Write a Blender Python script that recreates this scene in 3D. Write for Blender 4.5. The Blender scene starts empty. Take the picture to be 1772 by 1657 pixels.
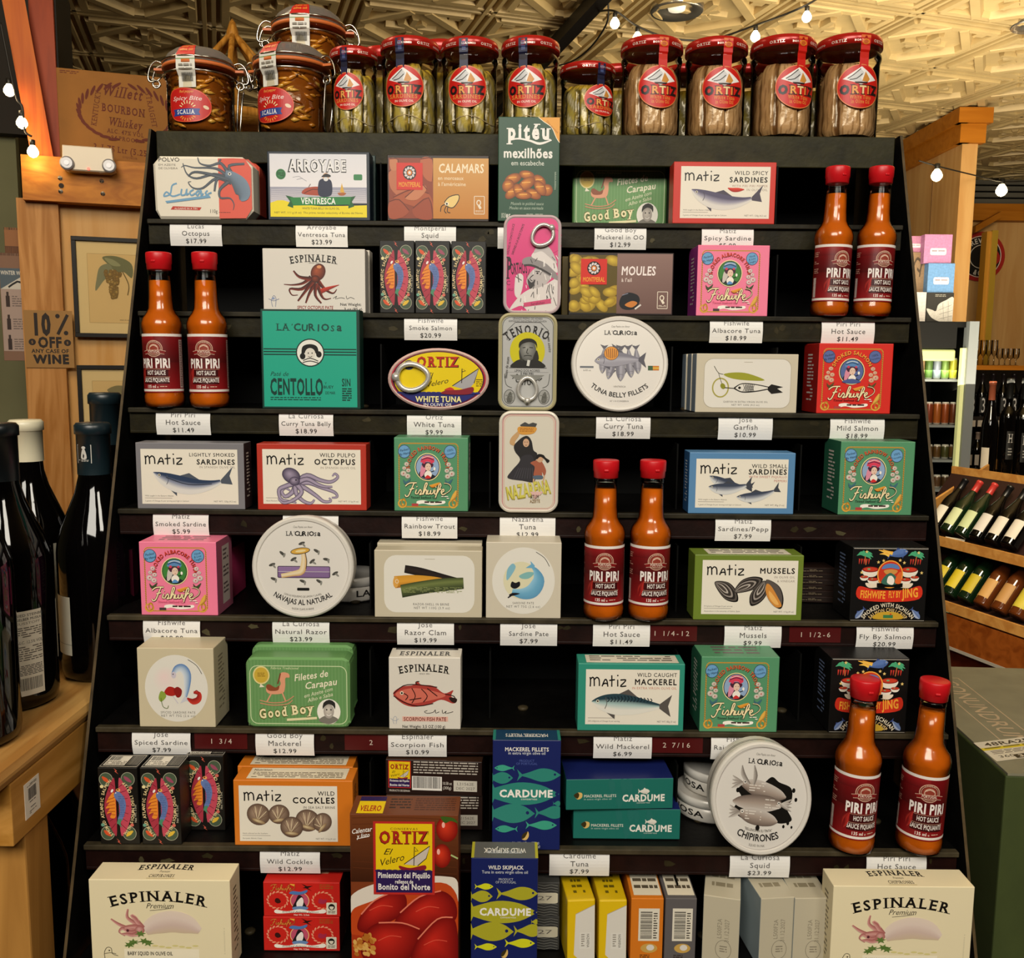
import bpy, bmesh, math, random
from math import sin, cos, tan, pi, radians as R_, sqrt, atan2
from mathutils import Vector, Matrix, Euler
scene = bpy.context.scene
COL = scene.collection
random.seed(7)
# ---------------------------------------------------------------- camera
IW, IH, FPX = 1772.0, 1657.0, 1600.0
PITCH, ROLL, CZ = R_(7.0), R_(0.5), 1.42
F_ = Vector((0, cos(PITCH), -sin(PITCH)))
R0 = Vector((1, 0, 0)); U0 = Vector((0, sin(PITCH), cos(PITCH)))
RR = R0*cos(ROLL) + U0*sin(ROLL); UU = U0*cos(ROLL) - R0*sin(ROLL)
CAMP = Vector((0, 0, CZ))
cd = bpy.data.cameras.new('camera'); cam = bpy.data.objects.new('camera', cd); COL.objects.link(cam)
cd.sensor_fit = 'HORIZONTAL'; cd.sensor_width = 36.0; cd.lens = 36.0*FPX/IW
cd.clip_start = 0.02; cd.clip_end = 60
m3 = Matrix((RR, UU, -F_)).transposed()
cam.matrix_world = Matrix.Translation(CAMP) @ m3.to_4x4()
scene.camera = cam
# ---------------------------------------------------------------- light
scene.view_settings.view_transform = 'Standard'; scene.view_settings.look = 'None'
scene.view_settings.exposure = 0.0; scene.view_settings.gamma = 1.0
w = bpy.data.worlds.new('world'); scene.world = w; w.use_nodes = True
w.node_tree.nodes['Background'].inputs[0].default_value = (1.0, .82, .55, 1)
w.node_tree.nodes['Background'].inputs[1].default_value = 0.04
def area(name, loc, aim, sx, sy, power, col=(1, .88, .7)):
    l = bpy.data.lights.new(name, 'AREA'); l.shape = 'RECTANGLE'; l.size = sx; l.size_y = sy
    l.energy = power; l.color = col
    o = bpy.data.objects.new(name, l); COL.objects.link(o); o.location = loc
    o.rotation_euler = (Vector(aim)-Vector(loc)).to_track_quat('-Z', 'Y').to_euler(); return o
def point(name, loc, power, r=.03, col=(1, .8, .55)):
    l = bpy.data.lights.new(name, 'POINT'); l.energy = power; l.shadow_soft_size = r; l.color = col
    o = bpy.data.objects.new(name, l); COL.objects.link(o); o.location = loc; return o
area('shop_and_fill_light', (-.3, -1.3, 2.66), (0, 1.0, 1.1), 1.5, .8, 60, (1, .935, .82))
area('shop_and_fill_light', (1.0, -.7, 2.66), (.1, 1.0, 1.1), .5, .5, 15, (1, .93, .8))
area('shop_and_fill_light', (2.3, 3.7, 1.62), (2.3, 4.0, 3.0), 1.6, 3.0, 84, (1, .88, .64))  # added light without a fixture, aimed up to brighten the ceiling
area('shop_and_fill_light', (1.25, 2.2, 2.62), (2.3, 4.8, 1.2), .8, .8, 90, (1, .86, .62))  # added fill light that brightens the timber booth and rack
area('shop_and_fill_light', (-1.0, 1.2, 2.62), (-1.35, 2.6, 1.6), .6, .6, 14, (1, .82, .55))
def ray(px, py):
    return (F_*FPX + RR*(px-IW/2) + UU*(IH/2-py)).normalized()
def at_y(px, py, Y):
    d = ray(px, py); return CAMP + d*((Y-CAMP.y)/d.y)
def at_z(px, py, Z):
    d = ray(px, py); return CAMP + d*((Z-CAMP.z)/d.z)
def at_d(px, py, D):
    d = ray(px, py); return CAMP + d*(D/d.dot(F_))
def at_pl(px, py, p0, n):
    d = ray(px, py); n = Vector(n); return CAMP + d*((Vector(p0)-CAMP).dot(n)/d.dot(n))
def proj(P):
    v = Vector(P)-CAMP; d = v.dot(F_); return (IW/2+FPX*v.dot(RR)/d, IH/2-FPX*v.dot(UU)/d)
def scale_at(P):
    return (Vector(P)-CAMP).dot(F_)/FPX      # metres per pixel at a place
# ---------------------------------------------------------------- materials
def lin(c):
    if isinstance(c, (tuple, list)): return tuple(c)[:3]
    v = [int(c[i:i+2], 16)/255 for i in (0, 2, 4)]
    return tuple(x/12.92 if x <= .04045 else ((x+.055)/1.055)**2.4 for x in v)
MATS = {}
def pmat(name, col=None, rough=.5, metal=0, emit=None, es=0, coat=0, spec=.5, bump=0, bscale=200, mott=0, mscale=30):
    """principled material; col None = the printed colours kept on the mesh"""
    if name in MATS: return MATS[name]
    m = bpy.data.materials.new(name); m.use_nodes = True; MATS[name] = m
    nt = m.node_tree; b = nt.nodes['Principled BSDF']
    b.inputs['Roughness'].default_value = rough; b.inputs['Metallic'].default_value = metal
    b.inputs['Coat Weight'].default_value = coat; b.inputs['Specular IOR Level'].default_value = spec
    src = None
    if col is None:
        a = nt.nodes.new('ShaderNodeAttribute'); a.attribute_name = 'Col'; src = a.outputs['Color']
    else: b.inputs['Base Color'].default_value = (*lin(col), 1)
    if mott:
        n = nt.nodes.new('ShaderNodeTexNoise'); n.inputs['Scale'].default_value = mscale; n.inputs['Detail'].default_value = 5
        t = nt.nodes.new('ShaderNodeTexCoord'); nt.links.new(t.outputs['Object'], n.inputs['Vector'])
        h = nt.nodes.new('ShaderNodeMapRange'); h.inputs[1].default_value = .3; h.inputs[2].default_value = .7
        h.inputs[3].default_value = 1-mott; h.inputs[4].default_value = 1+mott
        nt.links.new(n.outputs['Fac'], h.inputs[0])
        mx = nt.nodes.new('ShaderNodeMix'); mx.data_type = 'RGBA'; mx.blend_type = 'MULTIPLY'; mx.inputs[0].default_value = 1
        if src: nt.links.new(src, mx.inputs[6])
        else: mx.inputs[6].default_value = (*lin(col), 1)
        nt.links.new(h.outputs[0], mx.inputs[7]); src = mx.outputs[2]
    if src: nt.links.new(src, b.inputs['Base Color'])
    if emit: b.inputs['Emission Color'].default_value = (*lin(emit), 1); b.inputs['Emission Strength'].default_value = es
    if bump:
        n = nt.nodes.new('ShaderNodeTexNoise'); n.inputs['Scale'].default_value = bscale; n.inputs['Detail'].default_value = 4
        t = nt.nodes.new('ShaderNodeTexCoord'); nt.links.new(t.outputs['Object'], n.inputs['Vector'])
        u = nt.nodes.new('ShaderNodeBump'); u.inputs['Strength'].default_value = bump; u.inputs['Distance'].default_value = .002
        nt.links.new(n.outputs['Fac'], u.inputs['Height']); nt.links.new(u.outputs[0], b.inputs['Normal'])
    return m
def glassmat(name, tint='ffffff', k=.9, refl=.12, haze=0, rough=.03):
    """thin clear glass: see-through with a fresnel reflection"""
    if name in MATS: return MATS[name]
    m = bpy.data.materials.new(name); m.use_nodes = True; MATS[name] = m; nt = m.node_tree
    for n in list(nt.nodes): nt.nodes.remove(n)
    o = nt.nodes.new('ShaderNodeOutputMaterial'); mx = nt.nodes.new('ShaderNodeMixShader')
    tr = nt.nodes.new('ShaderNodeBsdfTransparent'); tr.inputs[0].default_value = (*[x*k for x in lin(tint)], 1)
    gl = nt.nodes.new('ShaderNodeBsdfGlossy'); gl.inputs['Roughness'].default_value = rough
    lw = nt.nodes.new('ShaderNodeLayerWeight'); lw.inputs[0].default_value = refl+.1
    nt.links.new(lw.outputs['Fresnel'], mx.inputs[0]); nt.links.new(tr.outputs[0], mx.inputs[1]); nt.links.new(gl.outputs[0], mx.inputs[2])
    out = mx.outputs[0]
    if haze:
        df = nt.nodes.new('ShaderNodeBsdfDiffuse'); df.inputs[0].default_value = (*lin('d0ccc0'), 1); m2 = nt.nodes.new('ShaderNodeMixShader'); m2.inputs[0].default_value = haze
        nt.links.new(out, m2.inputs[1]); nt.links.new(df.outputs[0], m2.inputs[2]); out = m2.outputs[0]
    nt.links.new(out, o.inputs[0]); return m
def wood(name, c1, c2, ax=2, scale=1.0, knots=True, rough=.45, dark='3c1f08'):
    """sawn softwood, grain along axis ax of object space"""
    if name in MATS: return MATS[name]
    m = bpy.data.materials.new(name); m.use_nodes = True; MATS[name] = m; nt = m.node_tree
    b = nt.nodes['Principled BSDF']; b.inputs['Roughness'].default_value = rough; b.inputs['Specular IOR Level'].default_value = .15
    t = nt.nodes.new('ShaderNodeTexCoord'); mp = nt.nodes.new('ShaderNodeMapping')
    s = [14*scale]*3; s[ax] = 1.1*scale; mp.inputs['Scale'].default_value = s
    nt.links.new(t.outputs['Object'], mp.inputs[0])
    n = nt.nodes.new('ShaderNodeTexNoise'); n.inputs['Scale'].default_value = 2.2; n.inputs['Detail'].default_value = 6; n.inputs['Distortion'].default_value = 1.2
    nt.links.new(mp.outputs[0], n.inputs['Vector'])
    r = nt.nodes.new('ShaderNodeValToRGB'); r.color_ramp.elements[0].position = .38; r.color_ramp.elements[1].position = .62
    r.color_ramp.elements[0].color = (*lin(c1), 1); r.color_ramp.elements[1].color = (*lin(c2), 1)
    nt.links.new(n.outputs['Fac'], r.inputs[0]); src = r.outputs[0]
    if knots:
        mq = nt.nodes.new('ShaderNodeMapping'); s = [7*scale]*3; s[ax] = 3.6*scale; mq.inputs['Scale'].default_value = s
        nt.links.new(t.outputs['Object'], mq.inputs[0])
        v = nt.nodes.new('ShaderNodeTexVoronoi'); v.inputs['Scale'].default_value = 1.0; nt.links.new(mq.outputs[0], v.inputs['Vector'])
        k = nt.nodes.new('ShaderNodeMapRange'); k.inputs[1].default_value = .05; k.inputs[2].default_value = .13; k.inputs[3].default_value = .75; k.inputs[4].default_value = 0
        nt.links.new(v.outputs['Distance'], k.inputs[0])
        x = nt.nodes.new('ShaderNodeMix'); x.data_type = 'RGBA'; x.inputs[7].default_value = (*lin(dark), 1)
        nt.links.new(k.outputs[0], x.inputs[0]); nt.links.new(src, x.inputs[6]); src = x.outputs[2]
    nt.links.new(src, b.inputs['Base Color']); return m
# ---------------------------------------------------------------- meshes
class MB:
    """collects coloured faces, builds ONE mesh object"""
    def __init__(s): s.V = []; s.C = []; s.F = []; s.S = []
    def add(s, V, F, c, smooth=False):
        o = len(s.V); s.V += [tuple(v) for v in V]
        if isinstance(c, list): s.C += [lin(x) for x in c]
        else: s.C += [lin(c)]*len(V)
        s.F += [tuple(i+o for i in f) for f in F]; s.S += [smooth]*len(F); return s
    def box(s, x0, y0, z0, x1, y1, z1, c='808080', bev=0, cf=None):
        """box; cf(normal) gives another colour per face"""
        e = min(bev, abs(x1-x0)*.45, abs(y1-y0)*.45, abs(z1-z0)*.45)
        if e <= 0:
            P = [(x, y, z) for x in (x0, x1) for y in (y0, y1) for z in (z0, z1)]
            Q = [(0, 1, 3, 2), (4, 6, 7, 5), (0, 4, 5, 1), (2, 3, 7, 6), (0, 2, 6, 4), (1, 5, 7, 3)]
        else:
            bm = bmesh.new(); bmesh.ops.create_cube(bm, size=1)
            for v in bm.verts: v.co = ((x0+x1)/2+v.co.x*(x1-x0), (y0+y1)/2+v.co.y*(y1-y0), (z0+z1)/2+v.co.z*(z1-z0))
            bmesh.ops.bevel(bm, geom=bm.edges[:], offset=e, segments=2, affect='EDGES', profile=.5)
            bm.verts.ensure_lookup_table(); P = [v.co.copy() for v in bm.verts]; Q = [[v.index for v in f.verts] for f in bm.faces]; bm.free()
        if cf is None: return s.add(P, Q, c)
        for q in Q:
            a, b, d = [Vector(P[i]) for i in q[:3]]; n = (b-a).cross(d-a).normalized()
            s.add([P[i] for i in q], [tuple(range(len(q)))], cf(n))
        return s
    def lathe(s, prof, cx=0, cy=0, cz=0, n=32, c='808080', caps=True):
        """prof: (radius, z[, colour]) from bottom to top, turned about z"""
        V = []; K = []
        for p in prof:
            for i in range(n):
                a = 2*pi*i/n; V.append((cx+p[0]*cos(a), cy+p[0]*sin(a), cz+p[1])); K.append(p[2] if len(p) > 2 else c)
        F = [(j*n+i, j*n+(i+1) % n, (j+1)*n+(i+1) % n, (j+1)*n+i) for j in range(len(prof)-1) for i in range(n)]
        if caps:
            F.append(tuple(reversed(range(n)))); F.append(tuple((len(prof)-1)*n+i for i in range(n)))
        s.add(V, F, K, True); return s
    def tube(s, pts, r, c='808080', n=8, closed=False):
        pts = [Vector(p) for p in pts]; V = []; N = len(pts); up = None
        for i, p in enumerate(pts):
            a = pts[(i-1) % N] if (i or closed) else p; b = pts[(i+1) % N] if (i < N-1 or closed) else p
            t = (b-a).normalized()
            if up is None: up = Vector((0, 0, 1)) if abs(t.z) < .9 else Vector((1, 0, 0))
            u = (up - t*up.dot(t)).normalized(); up = u; v = t.cross(u)
            rr = r[i] if isinstance(r, (list, tuple)) else r
            V += [p+u*rr*cos(2*pi*k/n)+v*rr*sin(2*pi*k/n) for k in range(n)]
        M = N if closed else N-1
        F = [(i*n+k, i*n+(k+1) % n, ((i+1) % N)*n+(k+1) % n, ((i+1) % N)*n+k) for i in range(M) for k in range(n)]
        if not closed: F += [tuple(reversed(range(n))), tuple((N-1)*n+k for k in range(n))]
        return s.add(V, F, c, True)
    def extr(s, outl, prof, c='808080', cy=0):
        """outl: (x,z) loop; prof: (inset, y[, colour]) front to back"""
        n = len(outl); V = []; K = []
        nrm = []
        for i in range(n):
            a = Vector(outl[i-1]); b = Vector(outl[(i+1) % n]); t = (b-a).normalized(); nrm.append(Vector((-t.y, t.x)))
        area2 = sum(outl[i-1][0]*outl[i][1]-outl[i][0]*outl[i-1][1] for i in range(n))
        sg = 1 if area2 > 0 else -1
        for p in prof:
            for i in range(n):
                q = Vector(outl[i])+nrm[i]*sg*p[0]; V.append((q.x, p[1]+cy, q.y)); K.append(p[2] if len(p) > 2 else c)
        F = [(j*n+i, j*n+(i+1) % n, (j+1)*n+(i+1) % n, (j+1)*n+i) for j in range(len(prof)-1) for i in range(n)]
        F += [tuple(range(n)), tuple((len(prof)-1)*n+i for i in range(n))]
        return s.add(V, F, K, False)
    def obox(s, P, ex, ey, ez, c='808080'):
        """oblique box: corner P and three edge vectors"""
        P, ex, ey, ez = Vector(P), Vector(ex), Vector(ey), Vector(ez)
        Q = [P+ex*i+ey*j+ez*k for i in (0, 1) for j in (0, 1) for k in (0, 1)]
        return s.add(Q, [(0, 1, 3, 2), (4, 6, 7, 5), (0, 4, 5, 1), (2, 3, 7, 6), (0, 2, 6, 4), (1, 5, 7, 3)], c)
    def mesh(s, name, mat):
        me = bpy.data.meshes.new(name); me.from_pydata(s.V, [], s.F)
        at = me.attributes.new('Col', 'FLOAT_COLOR', 'POINT')
        at.data.foreach_set('color', [x for c in s.C for x in (*c, 1.0)])
        me.polygons.foreach_set('use_smooth', s.S); me.materials.append(mat); me.update(); return me
    def build(s, name, mat, parent=None, loc=None, rot=None, label=None, cat=None, group=None, kind=None):
        o = bpy.data.objects.new(name, s.mesh(name, mat)); COL.objects.link(o)
        if parent: o.parent = parent
        if loc is not None: o.location = loc
        if rot is not None: o.rotation_euler = rot
        return tag(o, label, cat, group, kind)
def tag(o, label=None, cat=None, group=None, kind=None):
    for k, v in (('label', label), ('category', cat), ('group', group), ('kind', kind)):
        if v: o[k] = v
    return o
def empty(name, loc=(0, 0, 0), rot=(0, 0, 0), label=None, cat=None, group=None):
    o = bpy.data.objects.new(name, None); COL.objects.link(o); o.empty_display_size = .02
    o.location = loc; o.rotation_euler = rot; return tag(o, label, cat, group)
def dup(o, loc, rot=None, label=None, group=None, parent=None):
    """copy of a thing with copies of its parts and sub-parts"""
    c = o.copy(); COL.objects.link(c)
    if parent is None:
        c.location = loc
        if rot is not None: c.rotation_euler = rot
        if label: c['label'] = label
        if group: c['group'] = group
    else: c.parent = parent
    for ch in list(o.children): dup(ch, None, parent=c)
    return c
def struct(mb, name, mat): return mb.build(name, mat, kind='structure')
def smooth_pts(P, n=6, closed=False):
    """Catmull-Rom through 2-D or 3-D points"""
    P = [Vector(p) for p in P]; N = len(P); out = []
    for i in range(N if closed else N-1):
        p0 = P[i-1] if (closed or i) else P[0]; p1 = P[i]; p2 = P[(i+1) % N]; p3 = P[(i+2) % N] if (closed or i < N-2) else P[-1]
        for k in range(n):
            t = k/n; out.append(.5*((2*p1)+(p2-p0)*t+(2*p0-5*p1+4*p2-p3)*t*t+(3*p1-p0-3*p2+p3)*t**3))
    if not closed: out.append(P[-1])
    return out
def rrect(w, h, r, n=6, z0=0):
    """rounded rectangle loop in (x,z), base at z0, counter-clockwise"""
    o = []
    for cx, cz, a0 in ((w/2-r, z0+r, -90), (w/2-r, z0+h-r, 0), (-w/2+r, z0+h-r, 90), (-w/2+r, z0+r, 180)):
        o += [(cx+r*cos(R_(a0+90*k/n)), cz+r*sin(R_(a0+90*k/n))) for k in range(n+1)]
    return o
def oval(w, h, n=48, z0=0): return [(w/2*cos(2*pi*k/n), z0+h/2+h/2*sin(2*pi*k/n)) for k in range(n)]
# ---------------------------------------------------------------- lettering
_fc = bpy.data.curves.new('lettering', 'FONT'); _fo = bpy.data.objects.new('lettering', _fc); COL.objects.link(_fo)
_fc.resolution_u = 2; _fc.fill_mode = 'FRONT'
_GL = {}
def _raw(body, off):
    _fc.body = body; _fc.offset = off
    bpy.context.view_layer.update()
    ev = _fo.evaluated_get(bpy.context.evaluated_depsgraph_get()); me = ev.to_mesh()
    V = [tuple(v.co)[:2] for v in me.vertices]; Fc = [tuple(p.vertices) for p in me.polygons]; ev.to_mesh_clear()
    return V, Fc
def _wid(body):
    V, _ = _raw(body, 0); return max(v[0] for v in V)-min(v[0] for v in V)
_HH = _wid('HH'); _cv = [v[1] for v in _raw('H', 0)[0]]; _CAP = max(_cv)-min(_cv); _y0 = min(_cv)
def glyph(ch, b=0, sf=0):
    k = (ch, b, sf)
    if k in _GL: return _GL[k]
    adv = (_wid('H'+ch+'H')-_HH)/_CAP
    if ch == ' ': _GL[k] = ([], [], adv); return _GL[k]
    V, Fc = _raw(ch, 0 if ch in 'MWNmw%' else b*.02)
    if b and ch in 'MWNmw%':                                 # sharp joints do not take an offset: embolden by shifting
        q = b*.02; V, Fc = [(v[0]+i*q, v[1]+j*q, z) for i, j, z in ((-1, 0, 0), (0, -.6, .25), (1, 0, .5), (0, .6, .75)) for v in V], [tuple(n+k*len(V) for n in f) for k in range(4) for f in Fc]
    V = [(v[0]/_CAP, (v[1]-_y0)/_CAP, v[2] if len(v) > 2 else 0) for v in V]
    adv += b*.045
    if sf:                                                   # add serifs where a stem meets the baseline or the cap line
        cnt = {}
        for f in Fc:
            for i in range(len(f)):
                e = tuple(sorted((f[i], f[(i+1) % len(f)]))); cnt[e] = cnt.get(e, 0)+1
        ys = [v[1] for v in V]; lo, hi = min(ys), max(ys); iv = []
        for e, n in cnt.items():
            a, c = V[e[0]], V[e[1]]
            if n == 1 and abs(a[1]-c[1]) < .012 and (abs(a[1]-lo) < .03 or abs(a[1]-hi) < .03): iv.append((min(a[0], c[0]), max(a[0], c[0]), a[1] > (lo+hi)/2))
        V = list(V); Fc = list(Fc)
        for x0, x1, top in iv:
            L = x1-x0
            if L < .03: continue
            s = .16; t = .075; y = hi if top else lo; q = -t if top else t
            rs = [(x0-s, x1+s)] if L < .34 else [(x0-s, x0+.12)]
            for p, r in rs:
                o = len(V); V += [(p, y, .9), (r, y, .9), (r, y+q, .9), (p, y+q, .9)]; Fc.append((o, o+1, o+2, o+3))
            if L >= .34:
                o = len(V); V += [(x1, y, .9), (x1+.03, y, .9), (x1+.03, y+q*4.5, .9), (x1-.04, y+q, .9)]; Fc.append((o, o+1, o+2, o+3))
        adv += .17
    _GL[k] = (V, Fc, adv); return _GL[k]
class Art:
    """printed artwork as thin coloured shapes; coordinates are the pixel rows/columns of the face it is drawn on (y down)"""
    def __init__(s, x0, y0, x1, y1): s.b = (x0, y0, x1, y1); s.it = []; s.cur = None
    def part(s, n=None): s.cur = n; return s
    def _add(s, V, F, c):
        if not V: return s
        x0, y0, x1, y1 = s.b; V = [(min(max(v[0], x0), x1), min(max(v[1], y0), y1), v[2] if len(v) > 2 else 0) for v in V]
        xs = [v[0] for v in V]; ys = [v[1] for v in V]; bb = (min(xs), min(ys), max(xs), max(ys)); L = 0
        for it in s.it:
            q = it[4]
            if q[0] < bb[2] and bb[0] < q[2] and q[1] < bb[3] and bb[1] < q[3]: L = max(L, it[5])
        s.it.append((s.cur, V, F, c, bb, L+1)); return s
    def rect(s, x0, y0, x1, y1, c): return s._add([(x0, y0), (x1, y0), (x1, y1), (x0, y1)], [(0, 1, 2, 3)], c)
    def grad(s, x0, y0, x1, y1, ct, cb): return s._add([(x0, y0), (x1, y0), (x1, y1), (x0, y1)], [(0, 1, 2, 3)], [ct, ct, cb, cb])
    def poly(s, P, c): return s._add(list(P), [tuple(range(len(P)))], c)
    def blob(s, P, c, n=5): return s.poly([tuple(p) for p in smooth_pts(P, n, True)], c)
    def ell(s, cx, cy, rx, ry, c, rot=0, n=26, c2=None):
        a = R_(rot); P = []
        for k in range(n):
            u, v = rx*cos(2*pi*k/n), ry*sin(2*pi*k/n); P.append((cx+u*cos(a)-v*sin(a), cy+u*sin(a)+v*cos(a)))
        if c2 is None: return s.poly(P, c)
        return s._add([(cx-rx*.2, cy-ry*.25)]+P, [(0, k+1, (k+1) % n+1) for k in range(n)], [c]+[c2]*n)
    def ring(s, cx, cy, rx, ry, w_, c, n=40):
        P = [(cx+(rx-j*w_)*cos(2*pi*k/n), cy+(ry-j*w_)*sin(2*pi*k/n)) for j in (0, 1) for k in range(n)]
        return s._add(P, [(k, (k+1) % n, n+(k+1) % n, n+k) for k in range(n)], c)
    def rr(s, x0, y0, x1, y1, r, c, n=5):
        return s.poly([(x0+(x1-x0)/2+p[0], y0+p[1]) for p in rrect(x1-x0, y1-y0, r, n)], c)
    def rframe(s, x0, y0, x1, y1, r, w_, c, n=5):
        A = [((x0+x1)/2+p[0], y0+p[1]) for p in rrect(x1-x0, y1-y0, r, n)]
        B = [((x0+x1)/2+p[0], y0+w_+p[1]) for p in rrect(x1-x0-2*w_, y1-y0-2*w_, max(r-w_, .1), n)]
        N = len(A); return s._add(A+B, [(k, (k+1) % N, N+(k+1) % N, N+k) for k in range(N)], c)
    def strip(s, P, hw, cols, n=4):
        """band along a spine; hw half-widths per point, cols across it"""
        if n > 1:
            Q = smooth_pts([(p[0], p[1], h) for p, h in zip(P, hw)], n)
        else: Q = [Vector((p[0], p[1], h)) for p, h in zip(P, hw)]
        if isinstance(cols, str): cols = [cols, cols]
        m = len(cols); V = []; K = []
        for i, q in enumerate(Q):
            a = Q[max(i-1, 0)]; b = Q[min(i+1, len(Q)-1)]; t = Vector((b.x-a.x, b.y-a.y))
            t = t.normalized() if t.length > 1e-9 else Vector((1, 0)); nn = Vector((t.y, -t.x))
            for j in range(m):
                u = 1-2*j/(m-1); V.append((q.x+nn.x*q.z*u, q.y+nn.y*q.z*u, .9*i/len(Q))); K.append(cols[j])
        return s._add(V, [(i*m+j, i*m+j+1, (i+1)*m+j+1, (i+1)*m+j) for i in range(len(Q)-1) for j in range(m-1)], K)
    def line(s, P, w_, c, n=4, taper=False):
        N = len(P); hw = [w_/2*((1-i/(N-1))*.9+.1 if taper else 1) for i in range(N)]
        return s.strip(P, hw, c, n)
    def lines(s, LL, w_, c, n=4):
        for P in LL: s.line(P, w_, c, n)
        return s
    def t(s, txt, x, y, h, c, al='c', w=None, b=0, sf=0, it=0, arc=None, rot=0, sp=0, o=None, ow=None, oc='000000'):
        """lettering: baseline (x,y), cap height h, w fits a width, arc a radius (minus = smile), it slant, o outline shift"""
        gl = []; X = 0
        for ch in txt:
            V, F, a = glyph(ch, b, sf); gl.append((V, F, X)); X += a+sp
        X -= sp; sx = (w/(X*h)) if w else 1.0
        tot = X*h*sx; x_off = {'l': 0, 'c': -tot/2, 'r': -tot}[al]
        AV = []; AF = []; ca, sa = cos(R_(rot)), sin(R_(rot))
        for V, F, gx in gl:
            b0 = len(AV)
            for u, v, zz in V:
                px = (gx+u+it*v)*h*sx+x_off; py = v*h
                if arc:
                    cx_g = (gx+.35)*h*sx+x_off; R = abs(arc); th = cx_g/R; dx = px-cx_g
                    if arc > 0: rx, ry = (R+py)*sin(th)+dx*cos(th), R-(R+py)*cos(th)+dx*sin(th)
                    else: rx, ry = (R-py)*sin(th)+dx*cos(th), (R-py)*cos(th)-R-dx*sin(th)
                else: rx, ry = px, -py
                AV.append((x+rx*ca-ry*sa, y+rx*sa+ry*ca, zz))
            AF += [tuple(i+b0 for i in f) for f in F]
        if o: s._add([(p[0]+o[0], p[1]+o[1], p[2]) for p in AV], AF, oc)
        return s._add(AV, AF, c)
    def small(s, x0, y0, x1, y1, rows, c, dens=.8, k=.45):
        """print too fine to read: broken hairlines"""
        rnd = random.Random(int(x0*7+y0*13)); V = []; F = []
        hh = (y1-y0)/rows
        for r in range(rows):
            x = x0; y = y0+r*hh
            while x < x1-hh*.4:
                L = min(hh*rnd.uniform(.8, 3.2), x1-x); o = len(V)
                if rnd.random() < dens+.15: V += [(x, y), (x+L, y), (x+L, y+hh*k), (x, y+hh*k)]; F.append((o, o+1, o+2, o+3))
                x += L+hh*.4
        return s._add(V, F, c)
    def bars(s, x0, y0, x1, y1, c='14110f', n=22, horiz=False):
        rnd = random.Random(int(x0+y1)); V = []; F = []; W = (x1-x0) if not horiz else (y1-y0); p = 0
        while p < W:
            a = W/n*rnd.uniform(.25, .8); o = len(V); q = min(p+a, W)
            V += [(x0+p, y0), (x0+q, y0), (x0+q, y1), (x0+p, y1)] if not horiz else [(x0, y0+p), (x1, y0+p), (x1, y0+q), (x0, y0+q)]
            F.append((o, o+1, o+2, o+3)); p += a+W/n*rnd.uniform(.3, .7)
        return s._add(V, F, c)
    def fish(s, nose, tail, H, top='4a5a78', mid='a9adb8', low='e4ded2', fin='4c4a50', bend=0, eye=True):
        """a fish from nose to tail, depth H, bend bows the spine"""
        n, t = Vector(nose), Vector(tail); d = t-n; u = Vector((d.y, -d.x)).normalized(); L = d.length
        if u.y > 0: u = -u
        fr = [0, .06, .16, .3, .45, .6, .74, .85]; hw = [.03, .22, .40, .5, .48, .38, .24, .12]
        P = [n+d*f+u*bend*4*f*(1-f) for f in fr]
        e = P[-1]; dd = d.normalized()
        s.poly([tuple(e+u*H*.1), tuple(t+u*H*.55), tuple(t-dd*L*.04), tuple(t-u*H*.5), tuple(e-u*H*.1)], fin)
        s.poly([tuple(P[3]+u*H*.42), tuple(P[4]+u*H*.75), tuple(P[5]+u*H*.32)], fin)
        s.poly([tuple(P[2]-u*H*.35), tuple(P[3]-u*H*.72), tuple(P[3]-u*H*.38)], fin)
        up = (Vector((d.y, -d.x)).y < 0)
        s.strip([tuple(p) for p in P], [h*H for h in hw], [top, top, mid, low, low] if up else [low, low, mid, top, top])
        if eye:
            sh = u*bend*4; q = n+d*.075+u*H*.06+sh*.07; s.ell(q.x, q.y, H*.075, H*.075, 'e8e0c8'); s.ell(q.x, q.y, H*.045, H*.045, '101010')
            a = n+d*.17+sh*.141; s.line([tuple(a+u*H*.28), tuple(a+d*.02), tuple(a-u*H*.26)], H*.035, fin)
        return s
    def put(s, mbs, fn, dz=.00005, sub=0):
        """lay the shapes on a surface: fn(u,v,height) with u,v in 0..1 (v up); mbs: part name -> MB"""
        x0, y0, x1, y1 = s.b
        for pn, V, F, c, bb, L in s.it:
            if sub and (bb[2]-bb[0])/(x1-x0) > .06: V, F, c = finer(V, F, c, (x1-x0)/sub)
            mb = mbs.setdefault(pn, MB())
            mb.add([fn((p[0]-x0)/(x1-x0), 1-(p[1]-y0)/(y1-y0), (L+(p[2] if len(p) > 2 else 0))*dz) for p in V], F, c)
def finer(V, F, c, step):
    """cut faces into vertical slices so that they can follow a curved face"""
    bm = bmesh.new(); cl = bm.verts.layers.float_color.new('c')
    vs = [bm.verts.new((p[0], p[1], p[2] if len(p) > 2 else 0)) for p in V]
    for i, v in enumerate(vs): v[cl] = (*lin(c[i] if isinstance(c, list) else c), 1)
    for f in F:
        try: bm.faces.new([vs[i] for i in f])
        except ValueError: pass
    xs = [p[0] for p in V]; x = min(xs)+step
    while x < max(xs)-step*.2:
        bmesh.ops.bisect_plane(bm, geom=bm.verts[:]+bm.edges[:]+bm.faces[:], plane_co=(x, 0, 0), plane_no=(1, 0, 0)); x += step
    bm.verts.index_update()
    r = ([(v.co.x, v.co.y, v.co.z) for v in bm.verts], [tuple(v.index for v in f.verts) for f in bm.faces], [tuple(v[cl])[:3] for v in bm.verts]); bm.free(); return r
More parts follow.
